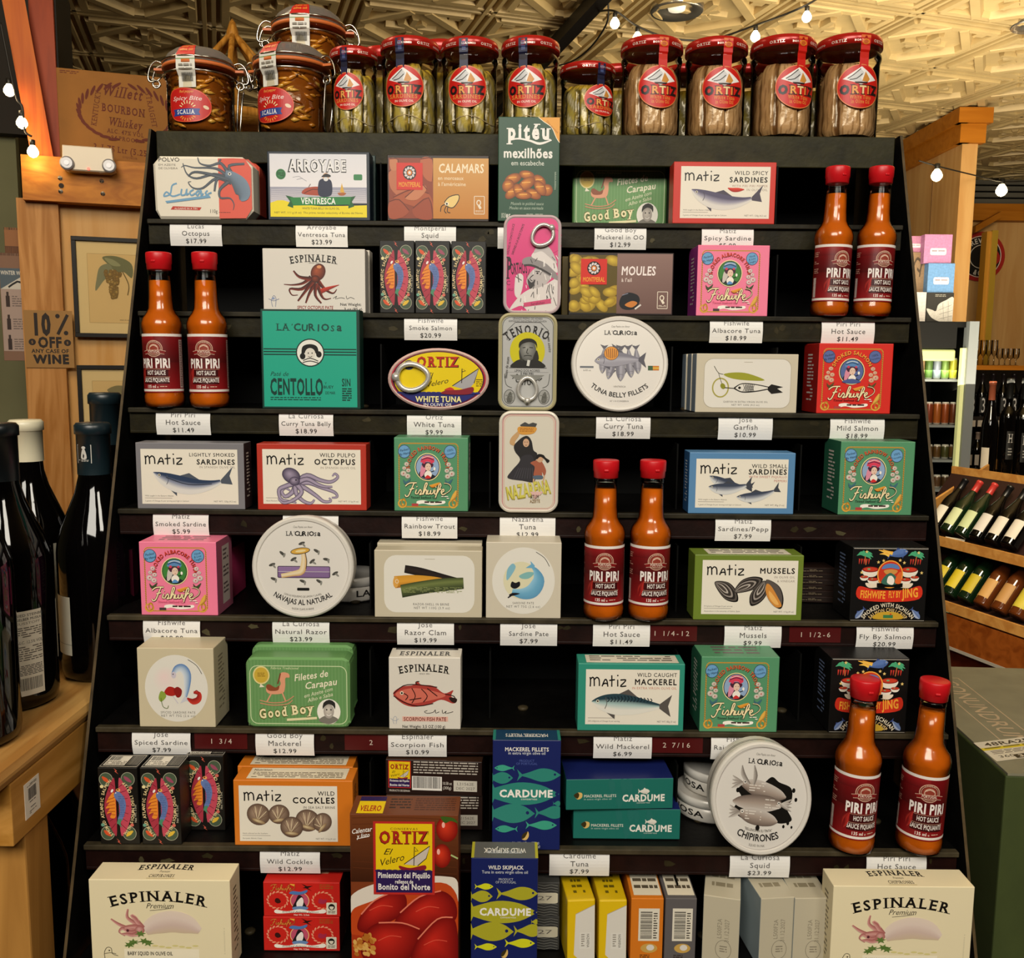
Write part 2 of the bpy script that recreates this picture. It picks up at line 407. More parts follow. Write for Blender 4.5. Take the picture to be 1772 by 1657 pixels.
PRINT = pmat('printed_card', None, .42, spec=.4)
GLOSS = pmat('printed_gloss', None, .4, spec=.4)
TINP = pmat('printed_tin', None, .34, metal=.1, spec=.5)
TABM = pmat('stamped_tab', 'd0cdc6', .32, metal=.55)
STEEL = pmat('bright_steel', 'c9c6c0', .22, metal=1)
# ================================================================ the room
TH = R_(17.5); EA = Vector((-sin(TH), cos(TH), 0)); EB = Vector((cos(TH), sin(TH), 0)); EZ = Vector((0, 0, 1))
CEIL = 3.0
TIN = pmat('cream_tin_ceiling', 'b8a070', .5, mott=.12, mscale=6, bump=.35, bscale=45)
PINE = wood('pine_board', 'a26c32', 'bf8a50', 2, 1.0); PINEH = wood('golden_beam', '9c5c14', 'bd7a26', 0, .8, False); PLY = wood('pale_plywood', 'c08e4e', 'cb9d62', 2, .6, False)
RED = wood('reddish_timber', '7a2806', '8e340c', 2, 1.0, False); BEAM = wood('orange_brace', 'a4480c', 'b85c14', 2, 1.0)
GREEN = pmat('sage_wall_paint', '6a6a4c', .8, mott=.08, mscale=4); DARKW = pmat('dark_wall', '2c2620', .8); FLOORM = wood('floor_boards', '3a2414', '4a2e1a', 1, .4, False)
struct(MB().box(-5, -3.4, -.05, 5.4, 10, 0), 'floor', FLOORM)
struct(MB().box(-5, 9.8, 0, 5.4, 9.9, CEIL), 'wall_back', DARKW); struct(MB().box(5.3, -3.4, 0, 5.4, 9.8, CEIL), 'wall_right', DARKW)
struct(MB().box(-5, -3.4, 0, -4.9, 9.8, CEIL), 'wall_left', GREEN); struct(MB().box(-4.9, -3.4, 0, 5.3, -3.3, CEIL), 'wall_rear', DARKW)
c = MB(); c.box(-5, -3.4, CEIL, 5.4, 10, CEIL+.05)
def rib(P, Q, w_, h_):
    """raised moulding with sloping sides under the ceiling"""
    P, Q = Vector(P), Vector(Q); t = (Q-P).normalized(); n = Vector((-t.y, t.x, 0)); z0 = Vector((0, 0, CEIL)); z1 = Vector((0, 0, CEIL-h_)); a = w_/2; b = w_*.32
    rib.k = (getattr(rib, 'k', 0)+1) % 23; z1 = z1-Vector((0, 0, rib.k*.00021))
    V = [P-n*a+z0, P-n*b+z1, P+n*b+z1, P+n*a+z0, Q-n*a+z0, Q-n*b+z1, Q+n*b+z1, Q+n*a+z0]
    c.add(V, [(0, 1, 5, 4), (1, 2, 6, 5), (2, 3, 7, 6), (0, 3, 2, 1), (4, 5, 6, 7)], '808080')
T = .6; O = EA*3.0
for i in range(-6, 11):
    for j in range(-3, 11):
        o = O+EB*(i*T)+EA*(j*T); x, y = o.x, o.y
        if not (1.4 < y < 8.6 and -3.6 < x < 5): continue
        L = lambda u, v: o+EB*(u*T)+EA*(v*T)
        rib(L(0, .035), L(1, .035), .026, .014); rib(L(0, -.035), L(1, -.035), .026, .014); rib(L(.035, 0), L(.035, 1), .026, .014); rib(L(-.035, 0), L(-.035, 1), .026, .014)
        rib(L(.12, .12), L(.88, .12), .05, .022); rib(L(.12, .88), L(.88, .88), .05, .022); rib(L(.12, .12), L(.12, .88), .05, .022); rib(L(.88, .12), L(.88, .88), .05, .022)
        rib(L(.12, .44), L(.44, .12), .06, .026); rib(L(.56, .12), L(.88, .44), .06, .026); rib(L(.88, .56), L(.56, .88), .06, .026); rib(L(.44, .88), L(.12, .56), .06, .026)
        for k in range(4):
            a = pi/2*k+pi/4; rib(L(.5, .5), L(.5+.13*cos(a), .5+.13*sin(a)), .05, .018); rib(L(.5+.05*cos(a+.8), .5+.05*sin(a+.8)), L(.5+.2*cos(a+.8), .5+.2*sin(a+.8)), .04, .02)
        for u, v in ((.21, .21), (.79, .21), (.21, .79), (.79, .79)): rib(L(u-.05, v), L(u+.05, v), .05, .014)
struct(c, 'ceiling', TIN)
# dark lighting track under the ceiling
a = at_z(1046, 0, CEIL-.085); b = at_z(940, 112, CEIL-.085); d = (b-a).normalized(); a = a-d*1.5; b = b+d*1.5; n = Vector((-d.y, d.x, 0))*.03
MB().obox(a-n, b-a, n*2, (0, 0, .056)).build('lighting_track', pmat('black_track', '120e0a', .5), label='long dark lighting track across the patterned ceiling', cat='lighting track')
def can_light(px, py, label, r):
    p = at_z(px, py, CEIL-.02); root = empty('ceiling_downlight', p, (0, 0, 0), label, 'ceiling light')
    MB().lathe([(r*.62, .0), (r*.95, -.012), (r, -.006), (r, .018)], n=36, c='bdb9b0', caps=False).build('trim_ring', pmat('brushed_reflector', 'c8c2b4', .25, metal=.9), root)
    MB().lathe([(r*.35, .012), (r*.62, .0)], n=30, c='8a8880', caps=False).build('reflector', pmat('brushed_reflector', 'c8c2b4', .25, metal=.9), root)
    MB().lathe([(.001, -.004), (r*.3, -.002), (r*.34, .012)], n=24, c='d8d4c8').build('lens', pmat('frosted_lens', 'e8e4d8', .3, emit='f4e8c8', es=.8), root)
can_light(1171, 17, 'round recessed downlight in the ceiling above the pale jars', .118); can_light(1790, 42, 'ceiling downlight cut by the edge of the view', .1)
BULB = pmat('lit_bulb', 'fff4dc', .3, emit='ffe6b0', es=9); SOCK = pmat('dark_socket', '161410', .5)
WIREB = pmat('black_cable', '120f0c', .6)
def bulb(P, r, label, group, pw=20):
    root = empty('light_bulb', P, (0, 0, 0), label, 'light bulb', group)
    MB().lathe([(r*.15, -r*1.0), (r*.6, -r*.8), (r*.95, -r*.3), (r*.98, r*.1), (r*.75, r*.65), (r*.45, r*1.05), (r*.4, r*1.2)], n=20).build('glass_globe', BULB, root)
    MB().lathe([(r*.45, r*1.15), (r*.48, r*1.2), (r*.48, r*2.1), (r*.2, r*2.2)], n=12).build('socket', SOCK, root)
    point('bulb_light', Vector(P)-Vector((0, 0, r*1.6)), r*pw, r, (1, .72, .4))
def cable(P, label, r=.004): MB().tube(smooth_pts(P, 8), r, '120f0c', 6).build('string_light_cable', WIREB, label=label, cat='cable')
G1 = 'bulbs strung under the ceiling'
zc = 2.72
for px, py, lb in ((1064, 41, 'lit bulb nearest the dark lighting track'), (1103, 66, 'lit bulb just above the first tuna jar'), (1307, 64, 'lit bulb above the third tuna jar'), (1396, 30, 'lit bulb highest on the cable above the last tuna jar')):
    p = at_z(px, py, zc); bulb(p, 8.5*scale_at(p), lb, G1)
up = Vector((0, 0, .045))
cable([at_z(1034, 20, CEIL-.06)]+[at_z(q[0], q[1], zc)+up for q in ((1064, 41), (1103, 66))]+[at_z(q[0], q[1], zc+.045) for q in ((1160, 66), (1230, 68))]+[at_z(q[0], q[1], zc)+up for q in ((1307, 64), (1396, 30))]+[at_z(1450, -30, CEIL-.02)], 'thin black cable carrying the bulbs above the pale jars')
cable([at_z(q[0], q[1], zc+.14) for q in ((940, 118), (985, 108), (1020, 84), (1050, 40))]+[at_z(1052, 2, CEIL-.07)], 'loose black cable sagging from the lighting track')
# ================================================================ the tiered display stand
SH, SS, Y1, Z1 = .1026, .0361, 1.05, CZ+.1495*1.05
def SY(k): return Y1-SS*(k-1)
def SZ(k): return Z1-SH*(k-1)
XC, HW = .012, .4185
BLK = pmat('black_sheet_metal', '050504', .6, spec=.12, mott=.3, mscale=20)
RAILM = pmat('worn_dark_rail', None, .5, spec=.18, mott=.4, mscale=50, bump=.15, bscale=150)
stand = empty('display_stand', (0, 0, 0), label='black stepped metal display stand full of tinned fish, jars and hot sauce', cat='display stand')
for s in (-1, 1):
    x = XC+s*(HW+.006); e = .0028
    yz = lambda z: Y1-.002-SS*(Z1-z)/SH
    zt = SZ(0)+.002; P = [(yz(0), 0), (1.34, 0), (1.34, zt), (yz(zt), zt)]
    m = MB(); V = [(x-s*0-e/2, p[0], p[1]) for p in P]+[(x+e/2, p[0], p[1]) for p in P]
    m.add(V, [(0, 1, 2, 3), (7, 6, 5, 4), (0, 4, 5, 1), (1, 5, 6, 2), (2, 6, 7, 3)], '0b0a08'); m.add([V[i] for i in (0, 3, 7, 4)], [(0, 1, 2, 3)], '4a3c26')
    m.build('side_panel', RAILM, stand)
m = MB()
for k in range(1, 9): m.box(XC-HW, SY(k)+.155, SZ(k), XC+HW, SY(k)+.157, SZ(k-1)-.002)
m.build('back_panel', BLK, stand)
rnd = random.Random(11)
for k in range(0, 9):
    y, z = SY(k), SZ(k); low = k >= 4
    rc = '1f1b0a' if not low else '190805'; lipc = '29251a' if k < 5 else '3c3526'
    m = MB(); m.box(XC-HW, y+.0005, z-.0025, XC+HW, y+.156, z, '060504'); m.build('shelf', RAILM, stand)
    m = MB()
    if k == 0:
        m.box(XC-HW, y, z-.034, XC+HW, y+.004, z+.0005, '2a2712', .001); m.build('top_fascia', RAILM, stand)
    else:
        m.box(XC-HW, y, z-.0045, XC+HW, y+.008, z+.0006, lipc, .0008)
        m.box(XC-HW, y+.0045, z-.0235, XC+HW, y+.007, z-.0045, rc); m.box(XC-HW, y+.0038, z-.0265, XC+HW, y+.007, z-.0235, rc, .0006)
        for i in range(14):                                   # chips and old glue on the channel
            px = XC-HW+rnd.uniform(.02, 2*HW-.02); w_ = rnd.uniform(.002, .009); zz = z-.014+rnd.uniform(-.005, .005)
            n = rnd.randint(5, 8); m.add([(px+w_*cos(2*pi*j/n)*rnd.uniform(.4, 1), y+.0043, zz+.0045*sin(2*pi*j/n)*rnd.uniform(.3, 1)) for j in range(n)], [tuple(range(n))], rnd.choice(('2a2412', '38321f', '2c2614', '453f2a')))
        m.build('price_rail', RAILM, stand)
    if k:
        for px in ((652, 1357, 1170) if k in (1, 2, 3) else (632, 846, 1180, 1400)):
            x = at_y(px, proj((0, y, z))[1], y).x
            m = MB(); m.box(x-.0008, y+.035, z, x+.0008, y+.154, z+.07, '1c1a14'); m.build('divider', BLK, stand)
        for j in range(9):
            x = XC-HW+.06+j*.09
            m = MB(); m.lathe([(.0055, 0), (.0055, .0025), (.003, .0035)], x, y+.06, z, 12, '3c3424'); m.build('stud', RAILM, stand)
def tape(k, px, txt, by):
    """embossed red strip left in the channel"""
    y, z = SY(k), SZ(k); x = at_y(px, proj((0, y, z))[1]+20, y).x; mb = {None: MB()}
    a = Art(0, 0, 90, 30); a.rect(0, 0, 90, 30, '4a0c0c'); a.t(txt, 45, 20, 9, 'c8b8a8', sp=.3)
    a.put(mb, lambda u, v, l: ((u-.5)*.052, -l*3, v*.0165)); mb[None].build('label_tape', GLOSS, None, (x, y+.0042, z-.0222), label='red embossed tape strip in the shelf channel ' + by, cat='label tape')
for k, px, t, by in ((5, 1163, '1 1/4-12', 'under the hot sauce bottle pair'), (5, 1413, '1 1/2-6', 'under the olive mussel carton'), (6, 380, '1 3/4', 'next to the Spiced Sardine tag'), (6, 641, '2', 'next to the Scorpion Fish tag'), (6, 1172, '2 7/16', 'next to the Wild Mackerel tag')): tape(k, px, t, by)
# ---------------------------------------------------------------- price tags
def price_tag(k, px, L1, L2, L3, what):
    y, z = SY(k), SZ(k); x = at_y(px, proj((0, y, z))[1]+20, y).x; a = Art(0, 0, 94, 46)
    a.t(L1, 47, 13, 8.6, '6a6664', sp=.08); a.t(L2, 47, 27, 9 if len(L2) < 12 else 8, '4c4845', sp=.08, w=86 if len(L2) > 12 else None)
    if L3: a.t(L3, 47, 41, 8.2, '2c2927', b=.25, sp=.1)
    W, H = .0575, .0262; mb = {None: MB()}
    def fn(u, v, l):
        b = .0022*sin(pi*min(max(v, 0), 1))+.0008; return ((u-.5)*W, -b-l-(.00022 if l else 0), (v-1)*H)
    n = 8; mb[None].add([fn(i, j/n, 0) for j in range(n+1) for i in (0, 1)], [(2*j, 2*j+1, 2*j+3, 2*j+2) for j in range(n)], 'e6e4e0')
    a.put(mb, fn)
    mb[None].build('price_tag', PRINT, None, (x, y+.0042, z-.0018), (0, 0, 0), label=what, cat='price tag', group='price tags on the shelf edges')
TAGS = [(1, 338, 'Lucas', 'Octopus', '$17.99', 0), (1, 556, 'Arroyabe', 'Ventresca Tuna', '$23.99', 0), (1, 744, 'Montperal', 'Squid', '$9.99', 0), (1, 906, 'Piteu', 'Mussels', '$8.99', 'mostly hidden behind the pink sardine tin'), (1, 1074, 'Good Boy', 'Mackerel in OO', '$12.99', 0), (1, 1260, 'Matiz', 'Spicy Sardine', '$5.99', 0),
        (2, 745, 'Fishwife', 'Smoke Salmon', '$20.99', 0), (2, 1275, 'Fishwife', 'Albacore Tuna', '$18.99', 'above the beige cartons'), (2, 1469, 'Piri Piri', 'Hot Sauce', '$11.49', 'above the red square carton'),
        (3, 316, 'Piri Piri', 'Hot Sauce', '$11.49', 'above the grey sardine carton'), (3, 529, 'La Curiosa', 'Curry Tuna Belly', '$18.99', 0), (3, 751, 'Ortiz', 'White Tuna', '$9.99', 0), (3, 1079, 'La Curiosa', 'Curry Tuna', '$18.99', 0), (3, 1291, 'Jose', 'Garfish', '$10.99', 0), (3, 1485, 'Fishwife', 'Mild Salmon', '$18.99', 0),
        (4, 312, 'Matiz', 'Smoked Sardine', '$5.99', 0), (4, 537, 'Matiz', 'Octopus', '$12.99', 'with only its top showing above a round white tin'), (4, 743, 'Fishwife', 'Rainbow Trout', '$18.99', 'below the green square carton at the middle'), (4, 913, 'Nazarena', 'Tuna', '$12.99', 0), (4, 1287, 'Matiz', 'Sardines/Pepp', '$7.99', 0),
        (5, 296, 'Fishwife', 'Albacore Tuna', '$18.99', 'above the spiced beige carton'), (5, 520, 'La Curiosa', 'Natural Razor', '$23.99', 0), (5, 736, 'Jose', 'Razor Clam', '$19.99', 0), (5, 915, 'Jose', 'Sardine Pate', '$7.99', 0), (5, 1076, 'Piri Piri', 'Hot Sauce', '$11.49', 'above the teal mackerel carton'), (5, 1304, 'Matiz', 'Mussels', '$9.99', 0), (5, 1533, 'Fishwife', 'Fly By Salmon', '$20.99', 0),
        (6, 278, 'Jose', 'Spiced Sardine', '$7.99', 0), (6, 492, 'Good Boy', 'Mackerel', '$12.99', 0), (6, 722, 'Espinaler', 'Scorpion Fish', '$10.99', 0), (6, 1078, 'Matiz', 'Wild Mackerel', '$6.99', 0), (6, 1282, 'Fishwife', 'Rainbow Trout', '$18.99', 'half covered by a leaning round tin'),
        (7, 501, 'Matiz', 'Wild Cockles', '$12.99', 0), (7, 1003, 'Cardume', 'Tuna', '$7.99', 0), (7, 1316, 'La Curiosa', 'Squid', '$23.99', 0), (7, 1553, 'Piri Piri', 'Hot Sauce', '', 'just above the tall cream carton')]
for k, px, a1, a2, a3, w_ in TAGS:
    lab = 'white price tag reading %s' % a2.replace('/', ' ')
    if a3 and not w_: lab += ' at ' + a3[1:].replace('.', ' dollars ')
    if w_: lab += ', ' + w_
    price_tag(k, px, a1, a2, a3, lab)
# ================================================================ printed artwork
INK, CREAM, WHT = '17130f', 'e6dfcf', 'ece8df'
def logo_m(a, x, y, k=1.0, c='0c0b0a'):
    """hand-brushed five letter word"""
    S = [[(5, 3), (8, 20), (7, 47)], [(7, 14), (18, 4), (26, 12), (28, 45)], [(28, 14), (40, 4), (52, 14), (54, 44)],
         [(68, 46), (80, 18), (88, 14), (94, 24), (98, 47)], [(73, 36), (84, 31), (97, 34)], [(117, -6), (118, 20), (118, 47)], [(104, 18), (134, 14)],
         [(148, 14), (149, 46)], [(162, 16), (190, 15), (178, 30), (163, 45), (193, 43)]]
    for q in S: a.line([(x+p[0]*k, y+p[1]*k) for p in q], 6.5*k, c, 3)
    a.ell(x+148*k, y-5*k, 4*k, 4*k, c, n=10)
def matiz(b, p, body, lx, ly, rx, L, foot, lk=1.0):
    """bordered carton: coloured body, pale panel; L = title lines (text, baseline, cap height, weight, colour)"""
    a = Art(*b); a.part('label_panel'); a.rect(*p, CREAM); logo_m(a, lx, ly, lk)
    for tx, y, h, w8, c in L: a.t(tx, rx, y, h, c, al='r', b=w8, sp=.1)
    x0, x1, y = p[0]+14, p[2]-12, p[3]
    a.t(foot[0], x0, y-38, 7, '6a6560', al='l', it=.15); a.line([(x0, y-30), (x0+(x1-x0)*.3, y-30)], 2, '8a8078', 1)
    a.t(foot[1], x0, y-12, 7, '6a6560', al='l', it=.15); a.t(foot[2], x1, y-11, 8, '5a5550', al='r')
    return a
def octo(a, hx, hy, k, c1='8a7f98', c2='3a3048', n=8):
    """octopus with a rounded head and curling arms to the right"""
    arms = [[(0, 20), (60, -20), (130, 5), (190, 15), (230, -10), (215, -30), (200, -15)], [(5, 25), (70, 20), (140, 45), (210, 70), (225, 95), (195, 100)],
            [(0, 30), (50, 50), (110, 90), (150, 120), (190, 118), (180, 100)], [(-5, 30), (-20, 70), (-60, 95), (-80, 70), (-60, 50), (-30, 66)],
            [(-5, 32), (0, 80), (40, 120), (80, 130), (100, 110)], [(-12, 25), (-60, 40), (-95, 60), (-85, 110), (-40, 120), (0, 128)],
            [(5, 30), (30, 70), (-10, 110), (-70, 130), (-100, 105)], [(0, 22), (60, 0), (120, 28), (160, 40), (200, 40)]]
    for A in arms[:n]:
        P = [(hx+p[0]*k, hy+p[1]*k) for p in A]; m = len(P)
        a.strip(P, [k*13*(1-i/m)**.8+k*1.5 for i in range(m)], [c2, c1, c1, c2])
    a.ell(hx-26*k, hy-18*k, 52*k, 40*k, c1, 25, c2=c2); a.ell(hx-8*k, hy+12*k, 30*k, 24*k, c1, 0, c2=c2); a.ell(hx, hy+6*k, 4*k, 4*k, '101018')
def art_smoked():
    a = matiz((700, 640, 1245, 975), (725, 672, 1212, 950), '7a787c', 742, 703, 1200, [('LIGHTLY SMOKED', 708, 17, .6, INK), ('SARDINES', 748, 25, 1.4, INK), ('IN SPANISH OLIVE OIL', 767, 11, 0, '8d7f74')], ('Wild caught in the Eastern Atlantic', '2 grams of Omega-3s per serving and high in Calcium', 'NET WT: 120g (4.2 oz)'))
    a.fish((786, 790), (1186, 805), 88, '2c3c58', '8c93a6', 'd8d6d0', '4e5560', bend=-62); a.line([(850, 815), (960, 850), (1080, 846)], 4, '2c3040', 4); return a
def art_octopus():
    a = matiz((1313, 648, 1872, 978), (1342, 675, 1843, 948), 'b23222', 1360, 705, 1818, [('WILD PULPO', 712, 19, .4, INK), ('OCTOPUS', 750, 27, 1.4, INK), ('IN SPANISH OLIVE OIL', 771, 11, 0, '8d7f74')], ('', 'Hand Packed in Galicia, Spain', 'NET WT: 111g (4 oz)'))
    octo(a, 1512, 822, .93, 'a295ac', '3a3048'); return a
def art_spicy():
    a = matiz((-20, 827, 497, 1137), (17, 850, 468, 1110), 'c8352a', 33, 880, 456, [('WILD SPICY', 891, 19, .4, INK), ('SARDINES', 928, 25, 1.4, INK), ('WITH PIRI PIRI PEPPER', 952, 11, 0, 'a08070'), ('IN OLIVE OIL', 971, 11, 0, '8d7f74')], ('Wild caught in the Eastern Atlantic', '2 grams of Omega-3s per serving and high in Calcium', 'NET WT: 120g (4.2 oz)'), .92)
    a.strip([(255, 957), (280, 966), (310, 966), (338, 964)], [2, 10, 10, 2], ['e0402a', 'c02a1c', '9a1d14']); a.fish((72, 966), (432, 985), 82, '55506a', '9a97a8', 'd8d4cc', '4c4654', bend=-55); return a
def art_small():
    a = matiz((65, 690, 598, 998), (100, 722, 563, 968), '5685b0', 118, 752, 558, [('WILD SMALL', 766, 19, .4, INK), ('SARDINES', 798, 25, 1.4, INK), ('WITH SWEET PIQUILLO', 816, 11, 0, 'b04a38'), ('PEPPERS', 836, 11, 0, 'b04a38')], ('Wild caught in the Eastern Atlantic', '1 gram of Omega-3s per serving and high in Calcium', 'NET WT: 85g (3 oz)'), .97)
    for n, t, h in (((168, 808), (392, 862), 52), ((165, 862), (386, 838), 56), ((308, 912), (525, 862), 50)): a.fish(n, t, h, '3c4456', '8a8f9c', 'cfd0ce', '40434c', bend=-22)
    return a
def shell(a, cx, cy, L, Wd, rot, dark=True):
    c, s = cos(R_(rot)), sin(R_(rot)); f = lambda u, v: (cx+u*c-v*s, cy+u*s+v*c)
    for k, col in ((1, '14110f'), (.9, '5a524c'), (.78, '2a2522'), (.62, '9a9088'), (.5, '3a332e'), (.3, 'b8aea4'), (.18, '4a423c')):
        if not dark and k < .9: break
        a.blob([f(-L*k-L*(1-k)*.8, 0), f(-L*.3*k-L*(1-k)*.6, -Wd*k), f(L*.5*k-L*(1-k)*.3, -Wd*.85*k), f(L*k-L*(1-k)*.2, 0), f(L*.4*k-L*(1-k)*.3, Wd*.75*k), f(-L*.4*k-L*(1-k)*.6, Wd*.6*k)], col)
def art_mussels():
    a = matiz((85, 1205, 640, 1538), (125, 1232, 612, 1508), '6b7f2c', 145, 1262, 598, [('MUSSELS', 1298, 27, 1.4, INK), ('IN OLIVE OIL', 1322, 11, 0, '8d7f74'), ('& VINEGAR', 1342, 11, 0, '8d7f74')], ('0.4 grams of Omega-3s per serving', 'Aquaculture in the estuaries of Galicia, Spain', 'NET WT: 111g (4 oz)'))
    shell(a, 250, 1392, 78, 42, 40); shell(a, 362, 1360, 80, 38, -25); shell(a, 412, 1398, 72, 40, 118); shell(a, 492, 1402, 84, 42, 62, False)
    a.blob([(455, 1350), (478, 1362), (515, 1420), (535, 1462), (505, 1468), (468, 1430), (450, 1385)], 'd08a3c'); a.blob([(468, 1385), (500, 1420), (520, 1455), (498, 1452), (472, 1420)], 'e8b060'); return a
def art_mackerel():
    a = matiz((1240, 145, 1790, 458), (1280, 172, 1763, 428), '2f8d78', 1296, 205, 1750, [('WILD CAUGHT', 205, 18, .4, INK), ('MACKEREL', 242, 26, 1.4, INK), ('IN EXTRA VIRGIN OLIVE OIL', 263, 11, 0, 'c06a4a')], ('', '200 milligrams of Omega-3s per serving', 'NET WT: 85g (3 oz)'))
    a.fish((1312, 322), (1725, 342), 98, '27414a', 'a6c0bc', 'e0ddd2', '57524e', bend=-6)
    for i in range(14): x = 1395+i*17; a.line([(x, 293+abs(i-5)*1.6), (x+8, 305+abs(i-6)*1.3), (x-2, 322)], 4.5, '14222a', 2)
    return a
def art_cockles():
    a = matiz((1195, 740, 1822, 1085), (1223, 768, 1740, 1062), 'd2761e', 1245, 800, 1728, [('WILD', 818, 22, .5, INK), ('COCKLES', 859, 30, 1.5, INK), ('IN SEA SALT BRINE', 887, 12, .2, '3a332e')], ('Hand collected on the Southern', 'European Atlantic Coast', 'NET WT: 111g (4 oz)'), 1.04)
    for cx, cy, r, q in ((1324, 920, 62, 20), (1432, 918, 56, -10), (1582, 950, 64, 15), (1660, 958, 52, -50), (1498, 984, 60, 5)):
        a.ell(cx, cy, r, r*.92, 'b49a82', q, c2='5a4438')
        for i in range(7): t = R_(q-60+i*20-90); a.line([(cx-r*.1, cy+r*.5), (cx+r*.8*cos(t), cy+r*.2+r*.95*sin(t))], 3, 'e0cda8' if i % 2 else '7a604c', 1)
        a.ell(cx, cy+r*.55, r*.6, r*.16, 'd8c49a', q, c2='8a6c4c')
    return a
def art_cockles_top():
    a = Art(0, 0, 600, 120); a.rect(60, 12, 560, 105, 'e2d6bc'); a.t('Nutrition', 75, 38, 16, INK, al='l', b=.6); a.small(80, 50, 540, 100, 4, '6a5a48'); return a
FWP = {'pink': ('ee7d9c', 'dc5a82', 'SMOKED ALBACORE TUNA', '3f7f3a', 'f6dfe0', 'd0402f'), 'green': ('549068', '2f6e54', 'SMOKED RAINBOW TROUT', '8fa8c8', 'd8e4c8', 'd0603a'), 'red': ('d42c22', 'a81a18', 'SMOKED SALMON', '58689c', 'e8d0b0', 'f0a03c')}
def fw_script(a, ox=0, oy=0, k=1.0, c1='2a0e10', c2='f4e2b0'):
    T = lambda P: [(ox+(p[0]-905)*k, oy+(p[1]-1410)*k) for p in P]
    S = [[(776, 1390), (800, 1374), (842, 1372)], [(826, 1374), (810, 1408), (794, 1440), (780, 1446), (774, 1436)], [(800, 1408), (826, 1402)], [(840, 1408), (834, 1428), (844, 1431)], [(846, 1432), (862, 1408), (868, 1422), (858, 1435), (876, 1430)],
         [(878, 1434), (902, 1380), (894, 1374), (884, 1405), (878, 1434), (892, 1410), (900, 1414), (896, 1432), (906, 1428)], [(908, 1410), (904, 1430), (918, 1428), (924, 1410), (922, 1430), (936, 1426), (942, 1408)], [(950, 1410), (945, 1430), (956, 1430)],
         [(958, 1430), (982, 1388), (976, 1374), (966, 1400), (950, 1454)], [(968, 1408), (984, 1404)], [(984, 1424), (1000, 1414), (996, 1405), (984, 1418), (992, 1434), (1010, 1428)], [(840, 1394), (845, 1391)], [(951, 1395), (956, 1392)]]
    W = [(1010, 1428), (1034, 1412), (1042, 1392), (1026, 1376), (1000, 1372)]
    for w_, w2, c in ((11, 7, c1), (6, 3.2, c2)):
        for P in S: a.line(T(P), w_*k, c, 4)
        a.line(T(W), w2*k, c, 4)
